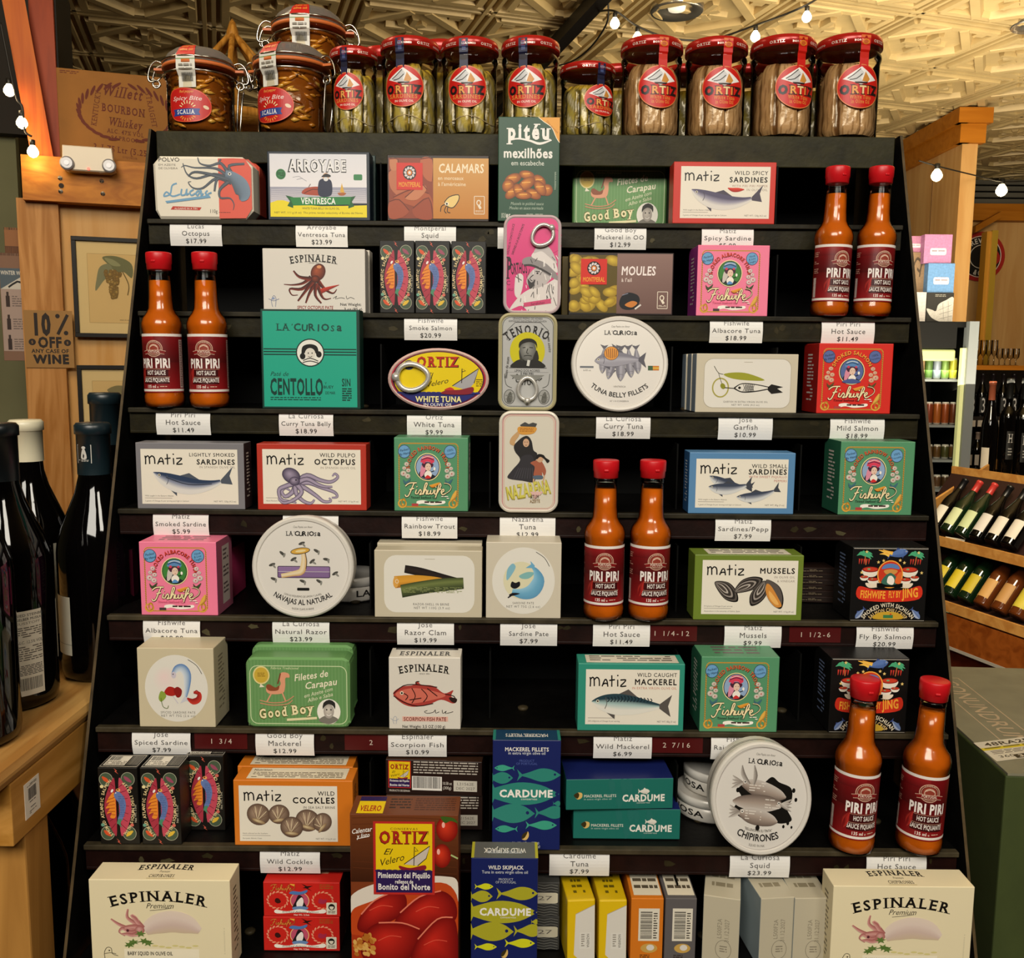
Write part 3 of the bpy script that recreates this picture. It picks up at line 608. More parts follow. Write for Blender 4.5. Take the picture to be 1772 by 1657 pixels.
def art_fishwife(k):
    bg, dk, arc, med, flo, arcc = FWP[k]; a = Art(710, 1130, 1140, 1525)
    rope = [(740, 1240), (736, 1330), (742, 1420), (738, 1490), (760, 1505), (780, 1480), (760, 1462), (745, 1490)]; G = 'd9a441'
    a.rframe(736, 1158, 1084, 1505, 26, 6, G); a.rframe(738, 1160, 1082, 1503, 25, 2, '8a5a1c')
    for i in range(26):
        y = 1180+i*12; a.line([(735, y), (743, y+5)], 2, '8a5a1c', 1); a.line([(1077, y), (1085, y+5)], 2, '8a5a1c', 1)
    for x in (757, 1052):
        a.ring(x, 1485, 26, 24, 7, G); a.ring(x+8, 1478, 14, 22, 6, 'b07a24'); a.ell(x+3, 1490, 6, 6, G)
    a.strip([(1040, 1465), (1062, 1440), (1072, 1412)], [5, 13, 4], [G, 'e0b050', 'a06a20'])
    for x, q in ((770, -12), (1036, 12)):
        a.ell(x, 1205, 36, 36, '3a3a50'); a.ell(x, 1205, 33, 33, '6ba0cc' if k != 'red' else '5a6aa0')
        if q < 0: a.t('Packed', x, 1202, 12, '1c2c44', it=.2, rot=q, b=.4); a.t('By Hand', x+2, 1222, 12, '1c2c44', it=.2, rot=q, b=.4)
        elif k == 'pink': a.t('Hook', x, 1196, 11, '1c2c44', it=.2, rot=-q); a.t('& Line', x, 1212, 11, '1c2c44', it=.2, rot=-q); a.t('Caught', x, 1228, 11, '1c2c44', it=.2, rot=-q)
        else: a.t('100%', x, 1202, 12, '1c2c44', rot=-q); a.t('Traceable', x, 1220, 10, '1c2c44', rot=-q)
    a.t(arc, 905, 1192, 20, arcc, b=1.2, arc=105, w=330 if len(arc) > 14 else 260, o=(2, 2), oc='3a1010')
    a.ell(905, 1287, 75, 75, 'e6d9a0'); a.ell(905, 1287, 70, 70, INK); a.ell(905, 1287, 66, 66, med)
    a.blob([(855, 1330), (870, 1300), (890, 1280), (915, 1290), (925, 1320), (950, 1338), (905, 1352)], '20242c'); a.blob([(886, 1326), (900, 1308), (918, 1308), (930, 1326), (918, 1346), (896, 1346)], 'f0e8dc')
    a.blob([(866, 1290), (880, 1270), (900, 1285), (880, 1330), (862, 1336)], 'd88aa0' if k != 'pink' else 'c8c0b8'); a.blob([(905, 1330), (925, 1345), (890, 1348)], 'd03030' if k != 'pink' else '5a90c8')
    hc = '5b86b8' if k != 'green' else 'd8405a'
    a.blob([(866, 1262), (872, 1238), (890, 1226), (930, 1228), (944, 1248), (938, 1264), (905, 1258)], hc); a.line([(868, 1250), (905, 1238), (942, 1250)], 4, '22304c', 3); a.line([(872, 1240), (905, 1230), (938, 1238)], 3, 'e8e4dc', 3)
    a.blob([(872, 1268), (905, 1260), (938, 1270), (930, 1288), (905, 1282), (884, 1290)], '4a2438'); a.ell(908, 1287, 17, 21, 'e4c4ae'); a.ell(884, 1262, 8, 7, 'd0405a'); a.ell(928, 1262, 7, 6, 'd0405a'); a.lines([[(900, 1284), (905, 1283)], [(914, 1283), (919, 1284)]], 2, '3a2020', 1); a.line([(906, 1299), (913, 1298)], 2.5, 'b03a3a', 1)
    a.line([(924, 1312), (940, 1308), (944, 1298)], 4, '1c1814', 3); a.ell(945, 1296, 6, 9, 'f0ece0')
    if k == 'red': a.blob([(850, 1345), (905, 1328), (960, 1345), (905, 1356)], '4a5a90')
    for sx in (-1, 1):
        cx = 905+sx*122
        for dx, dy, r in ((0, -20, 14), (14*sx, 2, 12), (-10*sx, 14, 14), (18*sx, 30, 18), (-6*sx, 44, 16)):
            a.ell(cx+dx, 1292+dy, r, r*.85, flo, c2='b8a8a0' if k != 'red' else 'c09070', n=10); a.ell(cx+dx, 1292+dy, r*.3, r*.3, 'c06a70', n=8)
        a.blob([(cx-20, 1352), (cx-4, 1366), (cx+24, 1348), (cx+8, 1378), (cx-14, 1376)], '3d4b2c' if k == 'pink' else ('3f6a78' if k == 'green' else '5a4a24'))
    fw_script(a, 905, 1410)
    a.strip([(915, 1384), (935, 1388), (965, 1376), (978, 1370)], [1, 9, 6, 2], ['e8a83c', 'c87a24'])
    a.t('Tinned Seafood Co', 880, 1455, 11, dk if k == 'pink' else '1a2c20' if k == 'green' else '3a0806', w=150, b=.7, it=.1); a.small(985, 1442, 1030, 1462, 2, 'f0e8d8')
    a.blob([(842, 1472), (880, 1466), (930, 1476), (1000, 1468), (1000, 1484), (930, 1492), (880, 1484), (846, 1488)], 'f2ece0'); a.small(850, 1472, 995, 1486, 1, '3a2020', k=.6); a.rect(812, 1484, 850, 1498, '4a3a3a' if k == 'pink' else 'b04040')
    return a
def art_jing():
    a = Art(888, 1175, 1275, 1545); y = lambda v: v
    a.line([(893, 1181), (1271, 1181)], 2, 'd8d0c0', 1); a.line([(893, 1540), (1271, 1540)], 2, 'b8b0a0', 1)
    a.fish((1168, 1194), (1062, 1216), 40, '5a78b4', '5a78b4', '4a66a0', '3a4a80', bend=0)
    for p in ([(1018, 1188), (1050, 1196), (1076, 1208)], [(1024, 1208), (1052, 1206), (1074, 1214)], [(1040, 1186), (1070, 1198), (1090, 1204)]): a.strip(p, [1, 6, 9], ['f0a83c', 'f4d060'])
    for sx, x0 in ((1, 950), (-1, 1212)):
        for an in (-170, -140, -110, -60, -30, 10, 40): t = R_(an); a.strip([(x0, 1218), (x0+22*cos(t), 1210+14*sin(t)), (x0+42*cos(t), 1220+22*sin(t))], [3, 6, 1], '4aa878')
        for i in range(5): a.strip([(x0-26+i*12, 1232), (x0-28+i*12, 1258)], [4, 1], 'c83a2c', 1)
        a.line([(x0, 1218), (x0+sx*6, 1262)], 5, 'b06a3a', 1)
        for cx, cy, s in ((x0+sx*32, 1285, 1), (x0+sx*2, 1322, .5), (x0+sx*48, 1334, .65)):
            a.blob([(cx-40*s, cy), (cx+40*s, cy), (cx+30*s, cy+30*s), (cx, cy+38*s), (cx-30*s, cy+30*s)], 'e8e0d0'); a.ell(cx, cy, 42*s, 14*s, '8a2018'); a.ell(cx, cy-1, 36*s, 10*s, 'c83c24'); a.ell(cx-8*s, cy-2, 8*s, 4*s, '6ab07a')
        a.blob([(x0+sx*10, 1352), (x0+sx*60, 1356), (x0+sx*70, 1340), (x0+sx*84, 1368), (x0+sx*30, 1376)], 'e8d8c0')
    a.ell(1083, 1308, 66, 70, 'f0a040'); a.ell(1083, 1308, 60, 64, 'c8371f'); a.rect(1018, 1352, 1150, 1372, '000000')
    a.blob([(1040, 1350), (1056, 1318), (1084, 1300), (1112, 1318), (1128, 1350), (1084, 1362)], '3a6a5a'); a.blob([(1070, 1350), (1074, 1320), (1092, 1316), (1106, 1336), (1098, 1360)], 'f0e8dc'); a.blob([(1110, 1350), (1118, 1312), (1138, 1296), (1140, 1350)], 'e0662c')
    a.blob([(1040, 1282), (1052, 1262), (1084, 1254), (1118, 1262), (1128, 1282), (1084, 1276)], '5a80b8'); a.blob([(1050, 1290), (1084, 1282), (1120, 1290), (1104, 1308), (1084, 1300), (1064, 1308)], 'd09048')
    for x, yy in ((958, 1197), (1222, 1200), (1020, 1248), (1046, 1240), (1130, 1238), (1152, 1250), (938, 1300), (1244, 1300)):
        a.poly([(x+(9 if i % 2 == 0 else 4)*sin(pi*i/5), yy-(9 if i % 2 == 0 else 4)*cos(pi*i/5)) for i in range(10)], 'e8c878')
    a.rect(930, 1392, 1238, 1430, 'c8281c'); a.blob([(926, 1370), (1000, 1384), (1084, 1388), (1170, 1384), (1242, 1366), (1238, 1430), (1084, 1446), (930, 1432)], 'd2321e')
    a.t('FISHWIFE', 1000, 1428, 36, 'f4a838', w=130, b=1.4, rot=2); a.t('FLY BY', 1112, 1424, 32, 'f4a838', w=62, b=1.2, rot=-2); a.t('JING', 1194, 1422, 44, 'f4a838', w=82, b=1.6, rot=-4)
    a.t('SMOKED WITH SICHUAN', 1084, 1472, 20, 'e8dcc0', w=285, b=1, arc=150); a.t('SALMON CHILI CRISP', 1084, 1496, 18, 'e0c080', w=200, b=1, arc=120)
    a.blob([(1012, 1532), (1030, 1504), (1084, 1496), (1140, 1504), (1156, 1532)], 'c8a030'); a.line([(1100, 1505), (1090, 1525)], 8, 'c83a20', 1); a.rect(1060, 1512, 1110, 1528, '3a7a4a')
    for sx in (1, -1): a.fish((1083-sx*165, 1530), (1083-sx*118, 1478), 26, '6a80b0', '5a70a0', 'a8b4cc', '3a4a80', bend=0, eye=False)
    return a
def art_slim():
    a = Art(228, 1228, 405, 1602); cx, cy = 312, 1420
    for cxx, cyy, q in ((264, 1286, 1), (362, 1284, 2), (262, 1548, 1), (360, 1548, 3)):
        a.ell(cxx, cyy, 31, 34, 'b8b49c'); a.ell(cxx, cyy, 29, 32, '4a5a44'); a.strip([(cxx-16, cyy-14), (cxx-2, cyy), (cxx+16, cyy+14)] if q < 3 else [(cxx-14, cyy+14), (cxx, cyy), (cxx+16, cyy-12)], [3, 9, 3], {1: 'd8552c', 2: '9a4a60', 3: 'e0b83c'}[q])
    a.blob([(290, 1290), (262, 1360), (252, 1420), (262, 1480), (288, 1545), (304, 1540), (304, 1300)], 'a83444'); a.blob([(336, 1290), (366, 1360), (374, 1420), (366, 1480), (340, 1545), (320, 1540), (320, 1300)], 'c0485a')
    for i in range(7): a.line([(300, 1320+i*30), (262+abs(3-i)*5, 1300+i*38)], 2.5, '6a1c28', 1); a.line([(322, 1320+i*30), (364-abs(3-i)*5, 1300+i*38)], 2.5, '6a1c28', 1)
    a.blob([(300, 1352), (276, 1370), (262, 1400), (276, 1396), (258, 1426), (276, 1424), (262, 1452), (284, 1446), (276, 1470), (302, 1464)], 'e88a2c')
    for i in range(6): a.line([(266, 1385+i*14), (300, 1372+i*17)], 2.5, '9a3a1c', 1)
    a.blob([(300, 1352), (318, 1342), (342, 1370), (350, 1410), (342, 1450), (328, 1485), (310, 1480), (322, 1440), (318, 1400), (300, 1372)], '6479ae'); a.small(316, 1366, 346, 1470, 12, '44588c', k=.3); a.blob([(312, 1480), (328, 1478), (322, 1500), (328, 1520), (312, 1502), (306, 1500)], '4a8a68')
    a.ell(306, 1350, 3, 3, 'f0e8d0'); a.ell(290, 1340, 5, 9, 'f4ece4', 30); a.ell(318, 1336, 10, 8, 'e8a860'); a.ell(316, 1334, 4, 4, '7a2a20')
    for s, ang in (('SMOKED ATLANTIC SALMON', 180), ('WITH SICHUAN CHILI CRISP', 0)):
        n = len(s)
        for i, ch in enumerate(s):
            f = i/(n-1); v = 126*(1-2*f); s_ = 72*sqrt(1-(v/141)**2); q = degr(atan2(v*72/141, 141*sqrt(1-(v/141)**2))); X = cx-s_+6 if ang else cx+s_+4
            a.t(ch, X, cy+v+4, 13, 'e8cf9a', b=1.2, rot=-90-q if ang else -90+q)
    for x, y, c in ((244, 1320, 'e8d8a0'), (374, 1325, 'd06a5a'), (242, 1506, '6aa08a'), (374, 1506, 'd06a5a')): a.ell(x, y, 8, 8, c)
    for y, s in ((1238, 1), (1582, 1)): a.poly([(300, y-8), (316, y+6), (310, y+8), (322, y+22), (304, y+8), (310, y+5)], 'd8604a')
    a.t('Net Wt. 3.2oz', 396, 1450, 10, 'c8c0a8', al='c', rot=-90); return a
def art_slim_top():
    a = Art(0, 0, 180, 60); a.rframe(4, 4, 176, 56, 2, 2, 'c8c0b0'); a.rect(14, 8, 112, 50, 'e4dccb'); a.bars(20, 10, 70, 28, n=16); a.small(18, 32, 108, 50, 3, '4a4238'); a.bars(118, 8, 170, 48, '8a8478', n=14); return a
def art_redslim():
    a = Art(1348, 1232, 1745, 1415)
    fw_script(a, 1448, 1262, .47, '3a0806', 'e88a3c'); a.strip([(1488, 1240), (1512, 1246)], [2, 6], 'e8a83c', 1)
    a.poly([(1545, 1238), (1575, 1252), (1606, 1250), (1580, 1262), (1600, 1278), (1570, 1264), (1552, 1262), (1566, 1256)], '241410'); a.small(1640, 1242, 1710, 1270, 3, '9a5a20')
    for cx in (1422, 1655):
        for i in range(16):
            t = 2*pi*i/16; x, y = cx+(52)*cos(t), 1328+44*sin(t); a.ell(x, y, 10, 4, 'e8a080', degr(t)+60, n=8)
        a.ring(cx, 1328, 51, 43, 2, 'e0805c')
    a.blob([(1408, 1334), (1412, 1318), (1428, 1318), (1438, 1336), (1422, 1344)], '3a1410'); a.blob([(1632, 1338), (1640, 1318), (1660, 1324), (1676, 1320), (1670, 1340), (1650, 1346)], 'a82a48')
    a.ell(1536, 1330, 50, 46, 'e8c080'); a.ell(1536, 1330, 46, 43, 'c0506a'); a.blob([(1500, 1372), (1515, 1330), (1530, 1300), (1552, 1310), (1560, 1340), (1570, 1372)], '221a1e'); a.blob([(1520, 1340), (1545, 1312), (1556, 1330), (1548, 1360), (1524, 1366)], 'f0e8e0'); a.blob([(1498, 1366), (1540, 1358), (1580, 1366), (1560, 1380), (1510, 1380)], '6a8ab8')
    a.blob([(1484, 1290), (1500, 1276), (1540, 1280), (1576, 1270), (1570, 1286), (1530, 1296)], '5078b4')
    a.blob([(1410, 1378), (1470, 1386), (1536, 1374), (1600, 1384), (1664, 1374), (1658, 1396), (1536, 1392), (1418, 1398)], 'f2ecdf'); a.t('Smoked Atlantic Salmon', 1538, 1393, 9, '2a1c18', w=190, it=.3); a.t('Net Wt. 3.2oz', 1544, 1410, 9, 'f0e0d0', b=.6)
    a.rr(1674, 1338, 1728, 1402, 4, 'e4ddc8'); a.ell(1701, 1362, 17, 17, '1a1814'); a.blob([(1690, 1360), (1712, 1360), (1706, 1374), (1696, 1374)], 'e4ddc8'); a.small(1682, 1384, 1720, 1398, 2, '3a342c'); return a
def degr(t): return t*180/pi
def art_espinaler(top=False):
    a = Art(467, 1240, 1178, 1742)
    a.t('ESPINALER', 818, 1352, 52, '14120f', w=490, b=1.3, sf=1, arc=900)
    a.t('Premium', 820, 1392, 28, '3a3428', w=140, it=.35); a.line([(770, 1404), (830, 1398), (880, 1390)], 2.5, '3a3428', 3)
    a.strip([(740, 1512), (800, 1478), (880, 1462), (960, 1478), (1020, 1512)], [28, 52, 58, 50, 18], ['e4d2c0', 'e0cdc0', 'd0b8ac', 'cdb79a'])
    for P in ([(735, 1500), (690, 1470), (655, 1440), (660, 1396)], [(730, 1495), (700, 1455), (678, 1430), (700, 1440), (715, 1465)], [(730, 1505), (660, 1500), (610, 1478), (572, 1450)], [(728, 1510), (670, 1520), (630, 1500), (612, 1520), (640, 1540)], [(732, 1518), (680, 1535), (650, 1530), (625, 1530)], [(728, 1500), (690, 1488), (640, 1494)]):
        a.strip(P, [13, 11, 8, 4, 3][:len(P)], ['dca8a0', 'c08078', 'a05a58'])
    a.ell(716, 1508, 24, 22, 'd8a8a0', c2='a8605c'); a.ell(655, 1512, 7, 7, '5a2a30')
    for cx, cy, q in ((680, 1576, 0), (735, 1570, 20), (718, 1528, -40), (660, 1590, 10), (756, 1580, 40)):
        a.poly([(cx+30*((1 if i % 2 else .45))*cos(R_(q)+2*pi*i/12), cy+20*((1 if i % 2 else .45))*sin(R_(q)+2*pi*i/12)) for i in range(12)], '5f7a38')
    a.line([(640, 1600), (700, 1575), (770, 1570)], 4, '4c6a2c', 3)
    for i in range(7): a.ell(790+i*34, 1594+(i % 3)*5, 16, 5, 'd8cc88')
    a.rect(632, 1612, 1012, 1742, 'f2e8cc'); a.t('BABY SQUID IN OLIVE OIL', 648, 1646, 19, '1c1810', al='l', w=230, b=1.1); a.t('CALAMARES EN ACEITE', 648, 1680, 15, '1c1810', al='l', b=.5)
    a.lines([[(540, 1700), (530, 1640), (545, 1606), (566, 1610), (572, 1640), (600, 1650)], [(530, 1640), (560, 1634), (590, 1640)]], 3, '3a3428', 3); a.ell(556, 1622, 4, 4, '3a3428'); a.small(1140, 1495, 1146, 1640, 30, 'c8bea0'); return a
def art_espinaler_top():
    a = Art(0, 0, 700, 90); a.t('ESPINALER', 350, 34, 24, '14120f', w=280, b=1.2, sf=1, arc=1500); a.t('Premium', 350, 52, 10, '3a3428', it=.3); a.t('CHIPIRONES', 350, 76, 14, '3a3020', w=130, b=.7, sf=1); a.line([(280, 82), (420, 82)], 2, 'b8a468', 1); return a
def art_pate():
    a = Art(1343, 1270, 1866, 1586)
    a.t('ESPINALER', 1605, 1334, 34, '15130f', w=240, b=1.2, sf=1, arc=600); a.t('- SINCE 1896 -', 1605, 1344, 7, '5a544c')
    for P in ([(1590, 1410), (1550, 1440), (1500, 1450), (1450, 1448)], [(1600, 1430), (1540, 1470), (1480, 1470), (1490, 1500), (1520, 1500)], [(1610, 1440), (1580, 1490), (1560, 1540)], [(1620, 1440), (1640, 1500), (1660, 1520), (1690, 1515)], [(1625, 1430), (1660, 1470), (1700, 1490), (1720, 1470)], [(1590, 1420), (1530, 1410), (1500, 1380)], [(1615, 1440), (1610, 1500), (1640, 1540)], [(1600, 1430), (1560, 1480), (1520, 1530)]):
        a.strip(P, [11, 7, 4, 2][:len(P)] if len(P) < 5 else [11, 8, 5, 3, 2], ['8a3420', '5a1c12', '2a120e'])
    a.strip([(1640, 1480), (1680, 1465), (1732, 1448)], [12, 8, 1], ['c83a24', '8a2018']); a.ell(1626, 1386, 44, 36, 'a8502c', -60, c2='4a1a10'); a.ell(1632, 1360, 12, 8, 'd89060'); a.ell(1612, 1420, 22, 18, '8a3c22', c2='3a140c')
    a.t('SPICY OCTOPUS PATE', 1608, 1570, 16, '8a2418', w=185, b=1.2, it=.1); a.lines([[(1700, 1516), (1720, 1504), (1712, 1518), (1740, 1512), (1760, 1516)], [(1768, 1502), (1772, 1518), (1790, 1510), (1810, 1518)]], 2.5, INK, 3)
    a.t('Net Weight:', 1846, 1552, 14, INK, al='r', b=.9); a.t('3 oz (85 g)', 1850, 1576, 14, INK, al='r', b=.9)
    a.lines([[(1390, 1560), (1384, 1530), (1396, 1504), (1408, 1520), (1404, 1560)], [(1370, 1520), (1396, 1530), (1424, 1520)]], 2.5, '5a6a90', 3); a.ell(1394, 1518, 8, 6, '8a98b8'); return a
def art_scorpion():
    a = Art(277, 110, 637, 465)
    a.t('ESPINALER', 456, 178, 34, '15130f', w=252, b=1.2, sf=1, arc=600); a.t('- SINCE 1896 -', 456, 194, 7, '5a544c')
    a.blob([(298, 290), (340, 256), (400, 246), (420, 226), (440, 244), (500, 250), (555, 286), (600, 270), (590, 300), (618, 322), (598, 336), (540, 318), (480, 340), (400, 354), (340, 336)], 'a83c34'); a.blob([(310, 292), (350, 270), (420, 262), (520, 280), (560, 300), (470, 325), (390, 338), (345, 322)], 'cc6a58')
    for P in ([(300, 290), (350, 250), (420, 244), (520, 256)], [(420, 244), (412, 232), (430, 228)], [(392, 262), (410, 300), (392, 336)], [(440, 265), (470, 300), (450, 330)], [(300, 300), (350, 330), (420, 350), (500, 336)], [(560, 290), (604, 300), (612, 326)], [(340, 282), (372, 300), (360, 320)], [(470, 262), (520, 300)], [(380, 320), (440, 310)]): a.line(P, 4.5, '2a100c', 3)
    a.ell(342, 286, 9, 9, 'e8d8c0'); a.ell(342, 286, 5, 5, '101010'); a.blob([(580, 306), (618, 312), (612, 332), (590, 326)], '2c1c18'); a.t('SCORPION FISH PATE', 458, 424, 18, '7a1e16', w=215, b=.9, it=.1); a.rect(344, 402, 574, 426, 'e0b0a0')
    a.t('SCORPION FISH PATE', 458, 424, 18, '6a1a14', w=215, b=.9); a.lines([[(470, 372), (455, 378), (470, 386), (500, 380), (510, 368), (512, 384), (530, 378)], [(545, 368), (548, 386), (566, 374), (560, 386), (590, 380), (600, 376)]], 3, INK, 3)
    a.t('Net Weight: 3,5 OZ (100 g)', 452, 459, 14, INK, w=218, b=1); a.lines([[(302, 440), (296, 420), (306, 402), (316, 412), (312, 440)], [(284, 412), (306, 424), (326, 414)]], 2, '8a94a8', 3); return a
def art_espinaler_pate_top():
    a = Art(0, 0, 360, 60); a.rect(20, 2, 340, 12, INK); a.t('ESPINALER', 180, 48, 24, '15130f', w=260, b=1.1, sf=1); return a
def art_arroyabe():
    a = Art(1372, 772, 1890, 1097); a.part('picture_panel'); P = (1384, 784, 1874, 1082)
    a.grad(P[0], P[1], P[2], 940, 'd8d8de', 'e6e2e4'); a.grad(P[0], 940, P[2], 1015, '9a9aac', 'c4bec4')
    for i in range(7): a.line([(1390, 955+i*9), (1500, 950+i*9), (1700, 956+i*9), (1868, 951+i*9)], 1.6, 'dcd8dc', 3)
    a.poly([(1384, 1016), (1420, 1004), (1450, 1003), (1480, 1012), (1520, 1021), (1640, 1030), (1760, 1028), (1874, 1024), (1874, 1082), (1384, 1082)], 'e8d416')
    for t, d in (('ARROYABE', 0),): a.t(t, 1627, 866, 52, '101010', w=296, b=3.2); a.t(t, 1627, 865, 52, 'e8e6e6', w=290, b=.7)
    a.ell(1440, 880, 25, 25, '2a7a40'); a.ring(1440, 880, 20, 20, 2, '0c3018'); a.small(1424, 872, 1456, 892, 3, '0c3018'); a.rr(1808, 878, 1852, 906, 6, '2f7f48')
    a.lines([[(1500, 895), (1530, 890), (1548, 900), (1570, 912)], [(1520, 905), (1550, 898)]], 2, '8a8a94', 3)
    a.blob([(1548, 972), (1570, 944), (1640, 940), (1655, 978)], 'a8442c'); a.lines([[(1556, 970), (1600, 950), (1650, 955)], [(1580, 940), (1590, 925)]], 3, '4a1c14', 2)
    a.blob([(1632, 980), (1630, 920), (1650, 900), (1690, 905), (1700, 940), (1690, 980)], '1c2440'); a.ell(1668, 890, 16, 18, 'd8b090'); a.ell(1668, 902, 12, 10, 'dcdcdc'); a.blob([(1648, 888), (1668, 876), (1692, 884), (1686, 892), (1650, 892)], '15161c')
    a.poly([(1748, 920), (1738, 962), (1762, 968)], 'd8a83c'); a.blob([(1728, 966), (1768, 966), (1758, 978), (1736, 978)], 'a86030')
    a.poly([(1462, 980), (1500, 988), (1500, 1040), (1470, 1030), (1484, 1008)], '145a28'); a.poly([(1818, 980), (1780, 988), (1780, 1040), (1810, 1030), (1798, 1008)], '145a28'); a.poly([(1484, 990), (1795, 984), (1788, 1022), (1500, 1028)], '1f7d3a')
    a.t('VENTRESCA', 1628, 1020, 28, 'f0f0e8', w=175, b=1.2); a.t('WHITE TUNA BELLY IN OLIVE OIL', 1640, 1046, 10, '6a6420', w=190, b=.4); a.t('NET WT. 111 g (4 oz)  The prime, tender selectivity of Bonito del Norte', 1628, 1066, 9, '4a4618', w=450); return a
def art_lucas():
    a = Art(785, 795, 1295, 1090); a.blob([(1122, 806), (1200, 804), (1262, 806), (1294, 850), (1294, 1040), (1262, 1086), (1122, 1088)], 'd85a48', 1)
    a.t('POLVO', 812, 822, 19, '4a4640', al='l', w=112, b=.3); a.t('EM AZEITE', 812, 842, 9, '7a7268', al='l', w=90); a.t('DE OLIVEIRA', 812, 858, 9, '7a7268', al='l', w=100)
    for P in ([(1185, 900), (1130, 860), (1080, 850), (1000, 850), (950, 840), (930, 850)], [(1180, 890), (1140, 830), (1080, 840), (1030, 830), (1018, 802)], [(1180, 900), (1100, 880), (1010, 900), (960, 880), (940, 830)], [(1185, 910), (1110, 900), (1040, 945), (990, 945), (965, 920), (980, 915)], [(1195, 890), (1150, 840), (1130, 820), (1140, 810)], [(1190, 920), (1120, 900), (1100, 960)], [(1180, 910), (1130, 950), (1130, 990), (1180, 992), (1200, 1020), (1195, 1048)], [(1200, 885), (1180, 840), (1260, 830)], [(1180, 905), (1080, 880), (1000, 870), (965, 890)]):
        a.strip(P, [10, 7, 5, 3.5, 2.5, 1.2][:len(P)], ['3a4048', '5c6570', '3a4048'])
    a.strip([(1160, 880), (1195, 890), (1235, 930), (1250, 975), (1235, 1002)], [18, 24, 40, 36, 8], ['76899c', '6a7c8e', '4a5560']); a.ell(1182, 878, 9, 7, 'e8e4dc'); a.ell(1182, 878, 5, 4, '1a1a1a')
    S = [[(905, 924), (880, 935), (868, 975), (835, 985), (850, 965), (880, 985), (920, 975)], [(930, 950), (926, 978), (948, 975), (956, 950), (954, 978), (966, 970)], [(992, 952), (972, 965), (980, 980), (1000, 970)], [(1020, 955), (1004, 968), (1012, 980), (1030, 955), (1030, 980), (1042, 970)], [(1064, 956), (1052, 970), (1066, 978), (1050, 984)], [(1066, 972), (1085, 966)]]
    a.lines(S, 8, '6f9dbd', 4); a.poly([(842, 1008), (1072, 978), (1080, 990), (850, 1018)], '6f9dbd'); a.poly([(880, 1032), (1030, 1036), (1020, 1050), (868, 1048)], 'b8392c'); a.t('ALGARVE IN A TIN', 948, 1047, 9, 'e8e0d0', w=120)
    a.t('110g', 1092, 1062, 17, '3a3632', w=42); a.small(1120, 1058, 1180, 1064, 1, '6a3028'); return a
